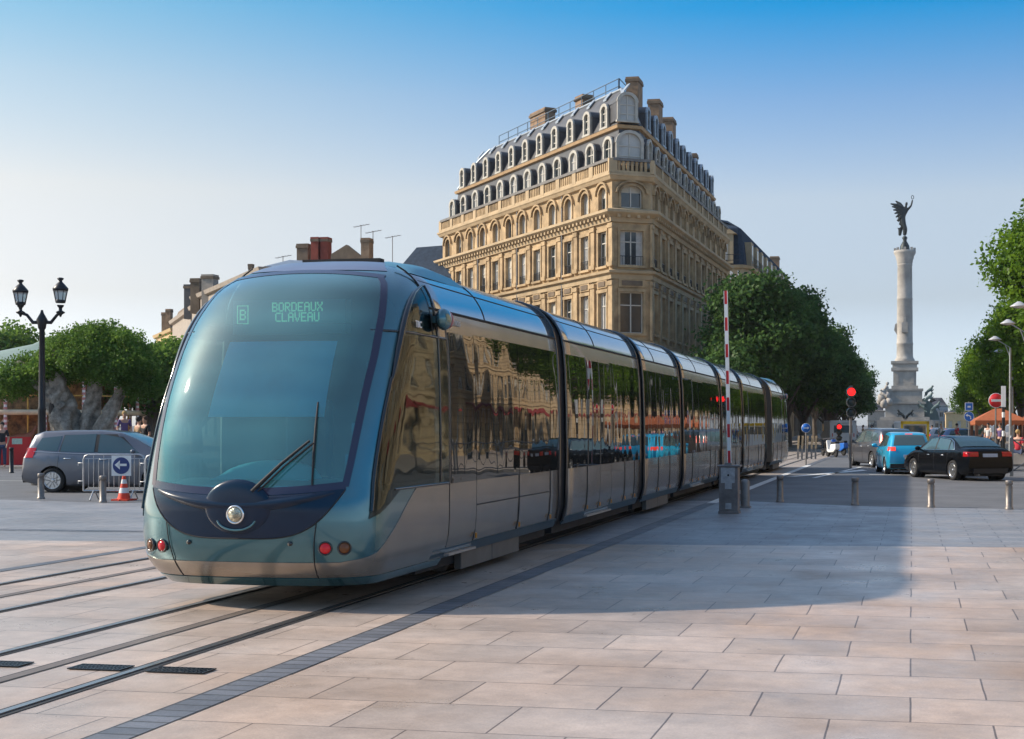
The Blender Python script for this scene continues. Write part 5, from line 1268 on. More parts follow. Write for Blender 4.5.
# ================================================================== TREES
LM1 = leaf_mat('plane_leaves', (0.022, 0.058, 0.018), (0.085, 0.17, 0.045)); LM2 = leaf_mat('bright_leaves', (0.03, 0.085, 0.008), (0.15, 0.27, 0.02), 0.42); LM3 = leaf_mat('holm_leaves', (0.035, 0.085, 0.016), (0.13, 0.24, 0.045), 0.38)
M_bark = mat('bark', (0.13, 0.11, 0.09), rough=0.9, var=0.35, scale=2, bump=0.5, bscale=8)
M_barkg = mat('grey_gnarled_bark', (0.30, 0.265, 0.225), rough=0.95, var=0.65, scale=5, bump=1.0, bscale=9)
def crown_mesh(name, lobes, n, size, m, seed, flat=0.7):
    r = np.random.default_rng(seed); L_ = np.array([l[:3] for l in lobes]); Rr = np.array([l[3:6] for l in lobes]); vol = (Rr[:, 0]*Rr[:, 1]*Rr[:, 2])**(2/3); p = vol/vol.sum()
    idx = r.choice(len(lobes), n, p=p); d = r.normal(size=(n, 3)); d /= np.linalg.norm(d, axis=1)[:, None]
    rad = 1-np.abs(r.normal(scale=0.22, size=n)); rad = np.clip(rad, 0.1, 1.0)
    bump = 1+0.16*np.sin(d[:, 0]*7+idx)*np.sin(d[:, 1]*6+idx*2)*np.sin(d[:, 2]*7+idx*3)
    c = L_[idx]+d*Rr[idx]*(rad*bump)[:, None]
    # clumps: pull towards random sub-centres
    k = n//22; cen = c[r.integers(0, n, k)]; own = r.integers(0, k, n)
    near = cen[own]+r.normal(scale=size*1.15, size=(n, 3))*np.array([1, 1, 0.7]); use = r.random(n) < 0.75; c[use] = near[use]
    nn = d+r.normal(scale=0.7, size=(n, 3)); nn[:, 2] += 0.35; nn /= np.linalg.norm(nn, axis=1)[:, None]
    t = np.cross(nn, r.normal(size=(n, 3))); t /= np.linalg.norm(t, axis=1)[:, None]; bt = np.cross(nn, t)
    s = size*r.uniform(0.55, 1.2, n)[:, None]
    V = np.stack([c-t*s*0.5, c-bt*s*0.33+nn*s*0.08, c+t*s*0.55, c+bt*s*0.33+nn*s*0.05], axis=1).reshape(-1, 3)
    me = bpy.data.meshes.new(name); me.vertices.add(4*n); me.vertices.foreach_set('co', V.astype(np.float32).ravel())
    me.loops.add(4*n); me.loops.foreach_set('vertex_index', np.arange(4*n, dtype=np.int32)); me.polygons.add(n); me.polygons.foreach_set('loop_start', np.arange(0, 4*n, 4, dtype=np.int32))
    me.polygons.foreach_set('loop_total', np.full(n, 4, dtype=np.int32)); me.update(calc_edges=True); me.materials.append(m)
    return me
def lobes_for(cx, cy, cz, rx, ry, rz_, n, rnd, k=0.5):
    out = [(cx, cy, cz, rx*0.66, ry*0.66, rz_*0.70)]
    for i in range(n):
        a = rnd.uniform(0, 2*PI); el = rnd.uniform(-0.6, 1.25); q = rnd.uniform(0.5, 0.86); s = rnd.uniform(k*0.6, k)
        out.append((cx+rx*q*math.cos(a)*math.cos(el), cy+ry*q*math.sin(a)*math.cos(el), cz+rz_*q*math.sin(el), rx*s, ry*s, rz_*s*0.8))
    return out
def tree_proto(name, label, cat, H, rx, z0, n, size, leafm, seed, barkm=M_bark, tr=0.28, group=None):
    rnd = random.Random(seed); t = thing(name, (0, 0, 0), label, cat, group); cz = (H+z0)/2; rz_ = (H-z0)/2
    lb = lobes_for(0, 0, cz, rx, rx, rz_, 24, rnd, 0.44); 
    b = MB(); P = [(0, 0, 0), (0.08, 0, z0*0.5), (0.0, 0.1, z0), (0.1, 0, cz)]; b.tube(P, [tr*1.25, tr, tr*0.85, tr*0.4], 9)
    for l in lb[1:9]:
        s = Vector((0, 0.05, z0*rnd.uniform(0.85, 1.15))); e = Vector(l[:3]); mid = s.lerp(e, 0.5)+Vector((rnd.uniform(-.3, .3), rnd.uniform(-.3, .3), 0.3)); b.tube([s, mid, e], [tr*0.45, tr*0.3, tr*0.1], 6)
    b.build('trunk', barkm, t)
    me = crown_mesh('crown', lb, n, size, leafm, seed); c = bpy.data.objects.new('crown', me); COL.objects.link(c); c.parent = t
    return t
GL = 'plane trees lining the left side of the street'; GR = 'trees lining the right side of the street'
pa = tree_proto('plane_tree', 'x', 'tree', 11.7, 4.3, 2.0, 30000, 0.34, LM1, 3, group=GL); pb = tree_proto('plane_tree', 'x', 'tree', 12.0, 4.4, 2.0, 30000, 0.34, LM1, 5, group=GL)
pa.location = (-10.3, 94, 0); pa['label'] = 'nearest dark green plane tree right beside the wedge shaped block'
pb.location = (-9.9, 104, 0); pb['label'] = 'dark plane tree behind the raised barrier arm'
ords = ['third', 'fourth', 'fifth', 'sixth', 'seventh', 'eighth', 'ninth', 'tenth', 'eleventh', 'twelfth', 'thirteenth', 'fourteenth']
yy = 114; k = 0
while yy < 240:
    copy_tree([pa, pb][k % 2], (-9.9+0.4*math.sin(k*2.1), yy, 0), RND.uniform(0, 6), '%s plane tree from the wedge shaped block in the left hand row' % ords[k], (0.98+0.09*math.sin(k*1.7),)*2+(0.97+0.10*math.cos(k*2.3),)); yy += 10+0.8*k; k += 1
for k, (x, y) in enumerate(((-14, 262), (-12.5, 285), (-18, 300), (-22, 330))): copy_tree(pb, (x, y, 0), k*1.3, '%s of the far plane trees closing the end of the left hand row' % ['first', 'second', 'third', 'last'][k], (1.0, 1.0, 0.95))
ra = tree_proto('lime_tree', 'x', 'tree', 15.8, 4.9, 1.6, 46000, 0.30, LM2, 11, group=GR); rb = tree_proto('lime_tree', 'x', 'tree', 12.6, 4.5, 1.8, 34000, 0.30, LM2, 13, group=GR)
ra.location = (9.3, 84, 0.1); ra['label'] = 'tallest bright green tree, cut by the right edge of the picture'
rb.location = (9.4, 103, 0.1); rb['label'] = 'bright green tree just left of the tallest tree on the right'
for k, (x, y, s) in enumerate(((9.7, 118, 0.92), (9.4, 136, 0.86), (10.0, 156, 0.88), (10.0, 178, 0.88), (10.8, 204, 0.9), (11.5, 232, 0.9), (13.5, 260, 0.9))):
    copy_tree([rb, ra][0], (x-1.0, y, 0.1), RND.uniform(0, 6), '%s bright green tree along the right pavement counted from the picture edge' % ['third', 'fourth', 'fifth', 'sixth', 'seventh', 'eighth', 'ninth'][k], (s, s, s))
# old gnarled tree on the left
tr0 = at(83, 45.5, 0.12); ot = thing('old_holm_oak', tr0, 'old spreading tree with a gnarled grey trunk behind the grey people carrier', 'tree')
m_ = 45.5/F
def lp(px, py, dy=0.0): return Vector(((px-83)*m_, dy, zof(py, 45.5)-0.12))
b = MB()
def gn(P, R, seed):
    rnd = random.Random(seed); n = 30; V = []; Q = []
    P = [Vector(p) for p in P]; K = len(P)-1; ST = 22
    for s_ in range(ST+1):
        u = s_/ST*K; i = min(int(u), K-1); f = u-i; p = P[i].lerp(P[i+1], f); r = lerp(R[i], R[i+1], f); Q.append((p, r))
    for s_, (p, r) in enumerate(Q):
        t = (Q[min(s_+1, ST)][0]-Q[max(s_-1, 0)][0]).normalized(); x = Vector((1, 0, 0))-t*t.x; x.normalize(); y = t.cross(x)
        for k in range(n):
            a = 2*PI*k/n; rr = r*(1+0.20*math.sin(3*a+s_*0.45+seed)+0.16*math.sin(5*a-s_*0.8+seed)+0.08*math.sin(9*a+s_*0.6)+rnd.uniform(-.05, .05)); V.append(p+(x*math.cos(a)+y*math.sin(a))*rr)
    b.add(V, [(s_*n+k, s_*n+(k+1) % n, (s_+1)*n+(k+1) % n, (s_+1)*n+k) for s_ in range(ST) for k in range(n)], None, True)
gn([lp(70, 470), lp(70, 445), lp(62, 420), lp(58, 400), lp(46, 378, 0.2)], [0.50, 0.40, 0.46, 0.38, 0.18], 1)
gn([lp(80, 470, 0.2), lp(82, 440, 0.2), lp(86, 410, 0.3), lp(94, 385, 0.2), lp(98, 360)], [0.46, 0.34, 0.24, 0.20, 0.12], 2)
gn([lp(90, 470, 0.1), lp(97, 440, 0.1), lp(110, 412, 0.2), lp(122, 385, 0.3)], [0.36, 0.28, 0.21, 0.13], 3)
gn([lp(62, 408, -0.1), lp(50, 390, -0.3), lp(30, 372, -0.3), lp(14, 362, -0.2)], [0.3, 0.22, 0.15, 0.08], 4)
gn([lp(58, 404, -0.1), lp(62, 380, -0.3), lp(60, 350, -0.3)], [0.34, 0.22, 0.1], 5)
b.build('trunk', M_barkg, ot)
b = MB(); hp = lp(58.5, 409, -0.50); b.ball(hp, 0.17, 12, 8, None, (0.6, 0.35, 1.45)); b.build('knot_hole', mat('hollow_bark', (0.05, 0.04, 0.035), rough=0.9), ot)
lobes = [(*lp(px, py, dy), rx, rx*1.0, rz_) for px, py, dy, rx, rz_ in ((84, 355, 0.2, 1.25, 0.95), (110, 352, 0.5, 1.05, 0.75), (60, 358, 0.5, 1.0, 0.75), (36, 368, 0.3, 0.95, 0.65), (14, 375, 0.1, 0.9, 0.6), (130, 368, 0.2, 0.95, 0.6), (94, 338, 0.8, 0.9, 0.6), (72, 345, 1.1, 0.8, 0.55), (122, 374, -0.4, 0.75, 0.42), (22, 380, -0.5, 0.75, 0.42), (144, 386, 0.3, 0.65, 0.45), (50, 368, -0.5, 0.55, 0.35), (96, 360, -0.6, 0.8, 0.45), (-6, 385, 0.3, 0.8, 0.5))]
me = crown_mesh('crown', lobes, 60000, 0.10, LM3, 21); c = bpy.data.objects.new('crown', me); COL.objects.link(c); c.parent = ot
# background trees behind the carousel and near the tram's left side
bt = tree_proto('background_tree', 'round green tree between the old oak and the tram, in front of the yellow house', 'tree', 6.0, 2.6, 1.4, 12000, 0.24, LM3, 31); bt.location = at(150, 66)
for px, d, s, lb in ((-70, 80, 1.2, 'round tree left of the carousel, outside the picture'), (-190, 70, 1.2, 'second round tree further left of the carousel'), (196, 84, 1.15, 'round tree hidden mostly by the tram windscreen pillar'), (-6, 95, 1.5, 'pale green tree at the far left edge behind the carousel'), (28, 110, 1.4, 'green tree standing behind the carousel left of the lamp post'), (66, 105, 1.45, 'green tree behind the carousel just right of the lamp post'), (112, 100, 1.3, 'green tree behind the carousel below the old oak crown'), (140, 92, 1.2, 'small green tree behind the carousel beside the slate house')): copy_tree(bt, at(px, d), RND.uniform(0, 6), lb, (s, s, s))
# ================================================================== MONUMENT
MD = 340.0; mp = at(904.8, MD); mu = MD/F
mon = thing('monument_column', mp, 'tall stone monument column crowned by a dark winged statue at the end of the street', 'monument')
M_mst = mat('monument_stone', (0.36, 0.335, 0.30), rough=0.9, var=0.3, scale=0.35); M_bronze = mat('dark_bronze', (0.012, 0.02, 0.022), rough=0.5, metal=0.4, var=0.3)
Z = lambda py: zof(py, MD)
def sq(b, py0, py1, w, m=None, dd=None):
    h = w*mu/2; b.box(-h, h, -h, h, Z(py0), Z(py1), m)
b = MB()
sq(b, 432, 420, 54); sq(b, 420, 417, 48); sq(b, 417, 404, 38); sq(b, 404, 402, 41); sq(b, 402, 391, 34); sq(b, 391, 389, 36); b.build('plinth', M_mst, mon)
b = MB(); sq(b, 389, 386, 26); sq(b, 386, 371, 22.5); sq(b, 371, 368, 26.5); sq(b, 368, 364, 24); sq(b, 364, 361.5, 27); 
for s in (-1, 1): b.box(s*6*mu, s*9*mu, -11.8*mu, -11.2*mu, Z(384), Z(373))
b.build('pedestal', M_mst, mon)
b = MB(); r = lambda px: px*mu/2
b.lathe([(r(19), Z(361.5)), (r(20), Z(360)), (r(17), Z(358)), (r(16.2), Z(356)), (r(15.9), Z(345)), (r(16.5), Z(344.5)), (r(16.5), Z(343)), (r(15.7), Z(342.5)), (r(15.5), Z(320)), (r(15.1), Z(300)), (r(15.6), Z(299.5)), (r(15.6), Z(298.5)), (r(15), Z(298)), (r(14.4), Z(266)), (r(15.5), Z(265)), (r(14.5), Z(264))], n=28); b.build('shaft', M_mst, mon)
b = MB(); b.prism([(-r(21), Z(330)), (-r(19), Z(324)), (-r(10), Z(322)), (-r(10), Z(334)), (-r(15), Z(335))], -r(4), r(4)); b.box(-r(6), r(6), -r(20), -r(13), Z(333), Z(323)); b.box(-r(2.5), r(2.5), -r(20), -r(13), Z(323), Z(318)); b.build('carved_prow', M_mst, mon)
b = MB(); b.lathe([(r(14.5), Z(264)), (r(16), Z(262)), (r(15.5), Z(261)), (r(18), Z(258)), (r(17.5), Z(257)), (r(21.5), Z(253.5)), (r(22), Z(251)), (r(19), Z(250.5))], n=16)
for k in range(8): a = PI/4*k; b.box(-r(2.5), r(2.5), -r(2), r(2), Z(252), Z(248), None, T=lambda x, y, z: (x+r(19)*math.cos(a), y+r(19)*math.sin(a), z))
b.build('capital', M_mst, mon)
b = MB(); b.lathe([(r(10), Z(250)), (r(9), Z(246)), (r(6), Z(243)), (r(4), Z(241.5)), (r(3.6), Z(240)), (r(5.5), Z(238)), (r(3), Z(236.2))], n=16); b.build('statue_base', M_bronze, mon)
sc = mu
J = {'foot': (-0.3, 236), 'knee': (0.5, 229), 'hip': (-2.5, 221), 'waist': (-1.5, 215), 'chest': (0.0, 210), 'neck': (1.2, 206.5), 'head': (1.6, 204), 'top': (1.9, 202)}
def jp(x, py, y=0): return (x*mu, y*mu, Z(py))
V = [jp(*J['hip']), jp(*J['waist']), jp(*J['chest']), jp(*J['neck']), jp(*J['head']), jp(*J['top']), jp(*J['knee']), jp(*J['foot']), jp(-4.2, 228, 1.5), jp(-5, 235.5, 2.5), jp(3, 209.5), jp(6.2, 206), jp(7.6, 200), jp(-3, 209.5), jp(-6, 213), jp(-8, 210)]
E = [(0, 1), (1, 2), (2, 3), (3, 4), (4, 5), (0, 6), (6, 7), (0, 8), (8, 9), (2, 10), (10, 11), (11, 12), (2, 13), (13, 14), (14, 15)]
R = [3.1*mu, 2.5*mu, 2.8*mu, 1.0*mu, 1.5*mu, 1.1*mu, 2.6*mu, 1.8*mu, 2.4*mu, 1.4*mu, 1.4*mu, 1.0*mu, 0.8*mu, 1.2*mu, 1.0*mu, 0.8*mu]
st = skinned(V, E, R, 'statue', M_bronze, mon)
b = MB(); rr_ = [(jp(7.6+1.2*math.cos(a), 197.5-1.8*math.sin(a))) for a in [2*PI*k/10 for k in range(11)]]; b.tube(rr_, 0.35*mu, 5); b.build('wreath', M_bronze, st)
for s, tipx, tipy in ((-1, -14, 203.5), (1, -9.0, 200.0)):
    b = MB()
    for k in range(6):
        f = k/5; tip = jp(lerp(tipx, -6, f*0.8), lerp(tipy, 221, f**1.1), s*3+1.5); root = jp(-0.5, lerp(209, 214, f), 1.0+s*0.5); mid = tuple((a_+b__)/2 for a_, b__ in zip(root, tip)); mid = (mid[0], mid[1]+0.8*mu*s, mid[2]+0.9*mu)
        b.tube([root, mid, tip], [1.5*mu, 1.9*mu, 0.6*mu], 6)
    b.build('wing', M_bronze, st)
rn = random.Random(5)
def sculpt(name, cx, cy_, pts, m, par):
    b = MB()
    for (px, py, rr, dy) in pts: b.ball(((px-904.8)*mu, dy, Z(py)), rr*mu, 10, 7, None, (1, 1, 1.1), 0.18, rn)
    return b.build(name, m, par)
sculpt('allegory_group', 0, 0, [(884, 392, 3.0, -4), (887, 388, 2.2, -4), (883, 398, 4.2, -4), (888, 396, 3.2, -4.5), (881, 402, 3.4, -4), (890, 402, 3.5, -5), (885, 404, 4, -5), (888, 384, 1.6, -4)], M_mst, mon)
def rearing(name, cx, py, s_, m, par, fl=1, dy=-4):
    P = [(0, 0), (2.2, 1.6), (-2.4, -0.6), (3.6, 4.0), (4.2, 6.0), (5.6, 5.0), (-4.0, -2.5), (4.4, 0.5), (5.6, 2.2), (3.6, -0.8), (4.6, -2.4), (-1.8, -3.4), (-3.2, -6.0), (-3.4, -3.6), (-4.6, -6.2)]
    E = [(0, 1), (0, 2), (1, 3), (3, 4), (4, 5), (2, 6), (1, 7), (7, 8), (1, 9), (9, 10), (2, 11), (11, 12), (2, 13), (13, 14)]; R = [1.7, 1.8, 1.8, 1.2, 0.9, 0.5, 0.4, 0.6, 0.35, 0.6, 0.35, 0.8, 0.4, 0.8, 0.4]
    V = [((cx-904.8+x*fl*s_)*mu, dy+0.4*(i % 2), Z(py)+y*s_*mu) for i, (x, y) in enumerate(P)]
    return skinned(V, E, [r*s_*mu for r in R], name, m, par, sub=1)
M_verd = mat('verdigris_bronze', (0.12, 0.17, 0.16), rough=0.7, var=0.3, scale=0.3)
b = MB(); b.prism([(15*mu, Z(420)), (34*mu, Z(420)), (32*mu, Z(412)), (26*mu, Z(403)), (19*mu, Z(398)), (16*mu, Z(400))], -6*mu, 2*mu); b.build('fountain_prow', M_verd, mon)
rearing('bronze_horse', 927, 399, 1.0, M_verd, mon, 1, -5); rearing('bronze_horse', 934, 408, 1.0, M_verd, mon, 1, -6); rearing('bronze_horse', 922, 407, 0.9, M_verd, mon, -1, -5)
rearing('bronze_figure', 928, 391.5, 0.9, M_verd, mon, 1, -3); rearing('stone_horse', 886, 396, 1.0, M_mst, mon, -1, -5)
rearing('front_horse', 902, 415, 0.8, M_bronze, mon, -1, -8.2); rearing('front_horse', 909, 415, 0.8, M_bronze, mon, 1, -8.2)
# ================================================================== STREET FURNITURE
def bollard(loc, label, dark=False, h=0.62, group='bollards edging the square', proto={}):
    key = (dark, h)
    if key in proto: return copy_tree(proto[key], loc, 0, label)
    t = thing('bollard', loc, label, 'bollard', group)
    m = M_blackiron if dark else M_steelb
    b = MB(); b.lathe([(0.09, 0), (0.09, 0.04), (0.074, 0.05), (0.074, h-0.13)], n=20); b.build('post', m, t)
    b = MB(); b.lathe([(0.062, h-0.13), (0.062, h-0.10), (0.080, h-0.095), (0.080, h-0.02), (0.07, h-0.004), (0.03, h)], n=20); b.build('cap', m, t)
    proto[key] = t; return t
M_steelb = mat('brushed_bollard_steel', (0.20, 0.18, 0.165), rough=0.45, metal=0.45, var=0.25, scale=9)
for px, py, lb in ((780, 502, 'steel bollard just right of the barrier cabinet'), (855, 505, 'second steel bollard right of the barrier, in line with the blue hatchback'), (931, 507.5, 'third steel bollard right of the barrier, below the black saloon rear wheel'), (1009, 509.5, 'rightmost steel bollard below the black saloon')):
    bollard(gnd(px, py), lb)
bollard(gnd(41, 499), 'steel bollard below the rear wheel of the grey people carrier'); bollard(gnd(103, 502.5), 'steel bollard standing behind the crowd barrier beside the cone')
bollard(gnd(11.5, 473), 'short black bollard in front of the red hoarding', True, 0.95, 'black bollards'); 
# barrier
bp = gnd(729.5, 513.5); bt_ = thing('barrier_gate', bp, 'raised red and white striped barrier arm on a grey metal cabinet beside the tram', 'barrier', rz=0.0)
mm = bp.y/F; 
b = MB(); b.box(-0.205, 0.205, -0.19, 0.19, 0.0, 0.06); b.box(-0.19, 0.19, -0.175, 0.175, 0.06, 0.94); b.box(-0.235, 0.235, -0.2, 0.2, 0.94, 0.975); b.build('cabinet', mat('cabinet_bronze_grey', (0.17, 0.15, 0.145), rough=0.5, metal=0.3, var=0.35, scale=4), bt_, bevel=0.008)
b = MB(); b.box(-0.06, 0.06, -0.185, -0.174, 0.10, 0.22); b.build('maintenance_plate', mat('worn_plate', (0.36, 0.36, 0.37), rough=0.5, metal=0.3, var=0.25, scale=14), bt_)
b = MB(); b.box(-0.15, 0.13, -0.185, -0.174, 0.62, 0.93); b.box(-0.07, 0.07, -0.187, -0.174, 0.50, 0.63)
b.build('face_plate', mat('worn_plate', (0.36, 0.36, 0.37), rough=0.5, metal=0.3, var=0.25, scale=14), bt_)
b = MB(); b.lathe([(0.02, 0), (0.02, 0.012), (0.004, 0.014)], n=10, T=lambda x, y, z: (x, -0.187-z, 0.78+y)); b.build('keyhole', M_rubber, bt_)
b = MB(); b.box(-0.09, 0.05, -0.06, 0.06, 0.975, 1.02); b.build('hinge', M_greymetal, bt_)
H0, H1 = 1.0, zof(290, F*mm); n = 13; 
arm = None
b = MB(); q = 0.0; tilt = -0.022
zc_ = H0; seglens = []
k = 0; period = (H1-H0)/6.35
zz = H0
Tt = lambda x, y, z: (x+tilt*(z-H0), y, z)
seg = 13.4*mm; zz = H1; k = 0
while zz > H0+1e-3:
    z0_ = max(H0, zz-seg); 
    if z0_-H0 < seg*0.6: z0_ = H0
    b.box(-0.036, 0.036, -0.028, 0.028, z0_, zz, M_red if k % 2 == 0 else M_white, T=Tt)
    if k % 2 == 0: b.box(-0.040, -0.028, -0.031, 0.0, z0_, zz, M_white, T=Tt); b.box(0.028, 0.040, -0.031, 0.0, z0_, zz, M_white, T=Tt)
    zz = z0_; k += 1
arm = b.build('barrier_arm', None, bt_)
sp = gnd(745, 508); 
t = thing('service_post', sp, 'low dark cable post standing close behind the barrier cabinet', 'post')
b = MB(); b.lathe([(0.10, 0), (0.10, 0.55), (0.085, 0.6), (0.03, 0.62)], n=14); b.build('post', M_greymetal, t); b = MB(); b.box(-0.12, 0.12, -0.12, 0.12, 0.0, 0.04); b.build('foot', M_greymetal, t)
# traffic lights
def lathe_along_y(b, prof, c, n=18, m=None): b.lathe(prof, n=n, m=m, T=lambda x, y, z: (c[0]+x, c[1]-z, c[2]+y))
M_lit = mat('red_signal_lit', (0.8, 0.01, 0.01), rough=0.3, var=0, emit=(1, 0.012, 0.012), estr=1.7)
def traffic_light(px, d, py_top, label, unit=1.0):
    p = at(px, d); t = thing('traffic_light', p, label, 'traffic light', rz=TH); z = zof(py_top, d)
    b = MB(); b.tube([(0, 0.1, 0), (0, 0.1, z-0.1)], 0.055, 10); b.build('pole', M_greymetal, t)
    b = MB()
    for k in range(3): lathe_along_y(b, [(0.19*unit, -0.06), (0.21*unit, 0.0), (0.21*unit, 0.06), (0.19*unit, 0.1)], (0, -0.02, z-0.24*unit-0.42*unit*k))
    b.box(-0.08, 0.08, 0, 0.12, z-1.3*unit, z+0.02); b.build('signal_housing', M_gloss_black, t)
    for k in range(3):
        b = MB(); lathe_along_y(b, [(0.17*unit, 0), (0.12*unit, 0.03), (0.02, 0.04)], (0, -0.115, z-0.24*unit-0.42*unit*k)); b.build('lamp', M_lit if k == 0 else mat('unlit_lens', (0.03, 0.04, 0.035), rough=0.2, var=0), t)
        b = MB(); b.grid(lambda i, j: Vector((0.2*unit*math.cos(PI*i), -0.1-0.16*j, z-0.24*unit-0.42*unit*k+0.2*unit*math.sin(PI*i))), 10, 1, None, 0); b.build('visor', M_gloss_black, t)
    return t
traffic_light(851, 57, 386, 'traffic light showing red on a slim pole left of the grey people carrier'); traffic_light(839, 92, 423.5, 'small distant traffic light showing red under the street trees', 0.9); traffic_light(800.5, 80, 413, 'dark far traffic signal beside the white van under the trees', 0.0001) if False else None
# signs
def round_sign(name, px, d, py, r, label, face, pole_top=None, kind='arrow', polem=None):
    p = at(px, d); z = zof(py, d); t = thing(name, p, label, 'sign', rz=TH-0.02)
    b = MB(); b.tube([(0, 0.05, 0), (0, 0.05, (pole_top or z+r))], 0.035, 8); b.build('pole', polem or M_greymetal, t)
    b = MB(); lathe_along_y(b, [(r, 0), (r, 0.012), (r*0.99, 0.02)], (0, 0.0, z), 28, M_white); lathe_along_y(b, [(r*0.93, 0.02), (r*0.93, 0.024), (0.01, 0.0245)], (0, 0, z), 28, face); f = b.build('sign_face', None, t)
    return t, z, f
t, z, f = round_sign('keep_right_sign', 806, 62, 428, 0.21, 'round blue mandatory sign low under the dark trees', M_bluesign)
b = MB(); b.box(-0.11, 0.06, -0.032, -0.026, z-0.02, z+0.02); b.prism([(0.06, z-0.06), (0.14, z), (0.06, z+0.06)], -0.032, -0.026); b.build('arrow', M_white, t)
t, z, f = round_sign('no_entry_sign', 996, 58, 400.5, 0.31, 'round red no entry sign beside the black and white banded post', M_red)
b = MB(); b.box(-0.2, 0.2, -0.034, -0.026, z-0.05, z+0.05); b.build('bar', M_white, t)
p = at(1003.5, 57.5); t = thing('banded_post', p, 'tall signal post painted white on top with black and white bands below', 'post')
z1, z2 = zof(386, 57.5), zof(407, 57.5); b = MB(); b.box(-0.09, 0.09, -0.05, 0.05, z2, z1); b.build('signal_back_panel', M_white, t)
b = MB(); zz = 0; k = 0
while zz < z2: zn = min(z2, zz+(0.55 if k % 2 == 0 else 0.22)); b.tube([(0, 0, zz), (0, 0, zn)], 0.065, 12, M_blackiron if k % 2 == 0 else M_white); zz = zn; k += 1
b.build('post', None, t)
p = at(969, 76); t = thing('parking_sign', p, 'blue square sign above a round blue arrow sign beside the orange canopy', 'sign', rz=TH-0.02)
z0 = zof(407, 76); z1 = zof(416.5, 76); b = MB(); b.tube([(0, 0.05, 0), (0, 0.05, z0+0.3)], 0.035, 8); b.build('pole', M_greymetal, t)
b = MB(); b.box(-0.22, 0.22, -0.01, 0.01, z0-0.2, z0+0.24, M_white); b.box(-0.19, 0.19, -0.018, -0.01, z0-0.17, z0+0.21, M_bluesign); b.box(-0.08, 0.08, -0.024, -0.018, z0-0.03, z0+0.06, M_white); b.build('square_face', None, t)
b = MB(); lathe_along_y(b, [(0.27, 0), (0.27, 0.015)], (0, 0, z1), 24, M_white); lathe_along_y(b, [(0.25, 0.015), (0.25, 0.02)], (0, 0, z1), 24, M_bluesign)
b.tube([(0.09, -0.026, z1-0.14), (0.08, -0.026, z1+0.0), (-0.03, -0.026, z1+0.06), (-0.1, -0.026, z1+0.06)], 0.03, 6, M_white); b.prism([(-0.08, z1-0.03), (-0.08, z1+0.15), (-0.19, z1+0.06)], -0.035, -0.024, M_white); b.build('round_face', None, t)
# left street lamp
lpz = at(42, 41.5, 0); lamp = thing('street_lamp', lpz, 'ornate black lamp post with two glass lanterns in front of the old oak', 'street lamp', rz=TH)
mm = 41.5/F; LZ = lambda py: zof(py, 41.5); LX = lambda px: (px-42)*mm
b = MB(); b.lathe([(0.30, 0), (0.30, 0.15), (0.24, 0.25), (0.22, 0.9), (0.26, 1.0), (0.17, 1.1), (0.13, 1.35), (0.115, 1.5), (0.105, 2.2), (0.12, 2.25), (0.10, 2.3), (0.075, LZ(330)), (0.11, LZ(328)), (0.12, LZ(325)), (0.16, LZ(320)), (0.10, LZ(316)), (0.05, LZ(313)), (0.03, LZ(310))], n=16); b.build('post', M_blackiron, lamp)
for cx_, top, arm_y in ((20.5, 280, 313), (60.5, 278, 311)):
    s = -1 if cx_ < 42 else 1
    b = MB(); b.tube([(LX(42), 0, LZ(322)), (LX(42+s*9), 0, LZ(322.5)), (LX(42+s*15), 0, LZ(315)), (LX(cx_), 0, LZ(312.5))], [0.06, 0.055, 0.045, 0.05], 8); b.lathe([(0.02, LZ(317)), (0.05, LZ(314.5)), (0.12, LZ(313)), (0.13, LZ(312)), (0.05, LZ(310.5)), (0.05, LZ(308)), (0.09, LZ(306.5)), (0.10, LZ(305))], c=(LX(cx_), 0, 0), n=12); a_ = b.build('arm', M_blackiron, lamp)
    b = MB(); lt = lambda py: LZ(py+(top-280)); b.lathe([(0.14, lt(305)), (0.165, lt(302.5)), (0.15, lt(302))], c=(LX(cx_), 0, 0), n=8, m=M_blackiron)
    b.lathe([(0.20, lt(293)), (0.23, lt(292.5)), (0.235, lt(290.5)), (0.12, lt(286)), (0.06, lt(284)), (0.05, lt(282.5)), (0.10, lt(281)), (0.09, lt(280)), (0.03, lt(279.5))], c=(LX(cx_), 0, 0), n=8, m=M_blackiron)
    for k in range(8): a = 2*PI*k/8; b.tube([(LX(cx_)+0.145*math.cos(a), 0.145*math.sin(a), lt(303)), (LX(cx_)+0.205*math.cos(a), 0.205*math.sin(a), lt(293))], 0.012, 4, M_blackiron)
    ln = b.build('lantern', None, lamp)
    b = MB(); b.lathe([(0.138, lt(302.5)), (0.195, lt(293))], c=(LX(cx_), 0, 0), n=8, smooth=False, m=mat('lantern_glass', (0.75, 0.74, 0.70), rough=0.25, var=0.05, trans=0.5)); b.build('lantern_glass', None, ln)
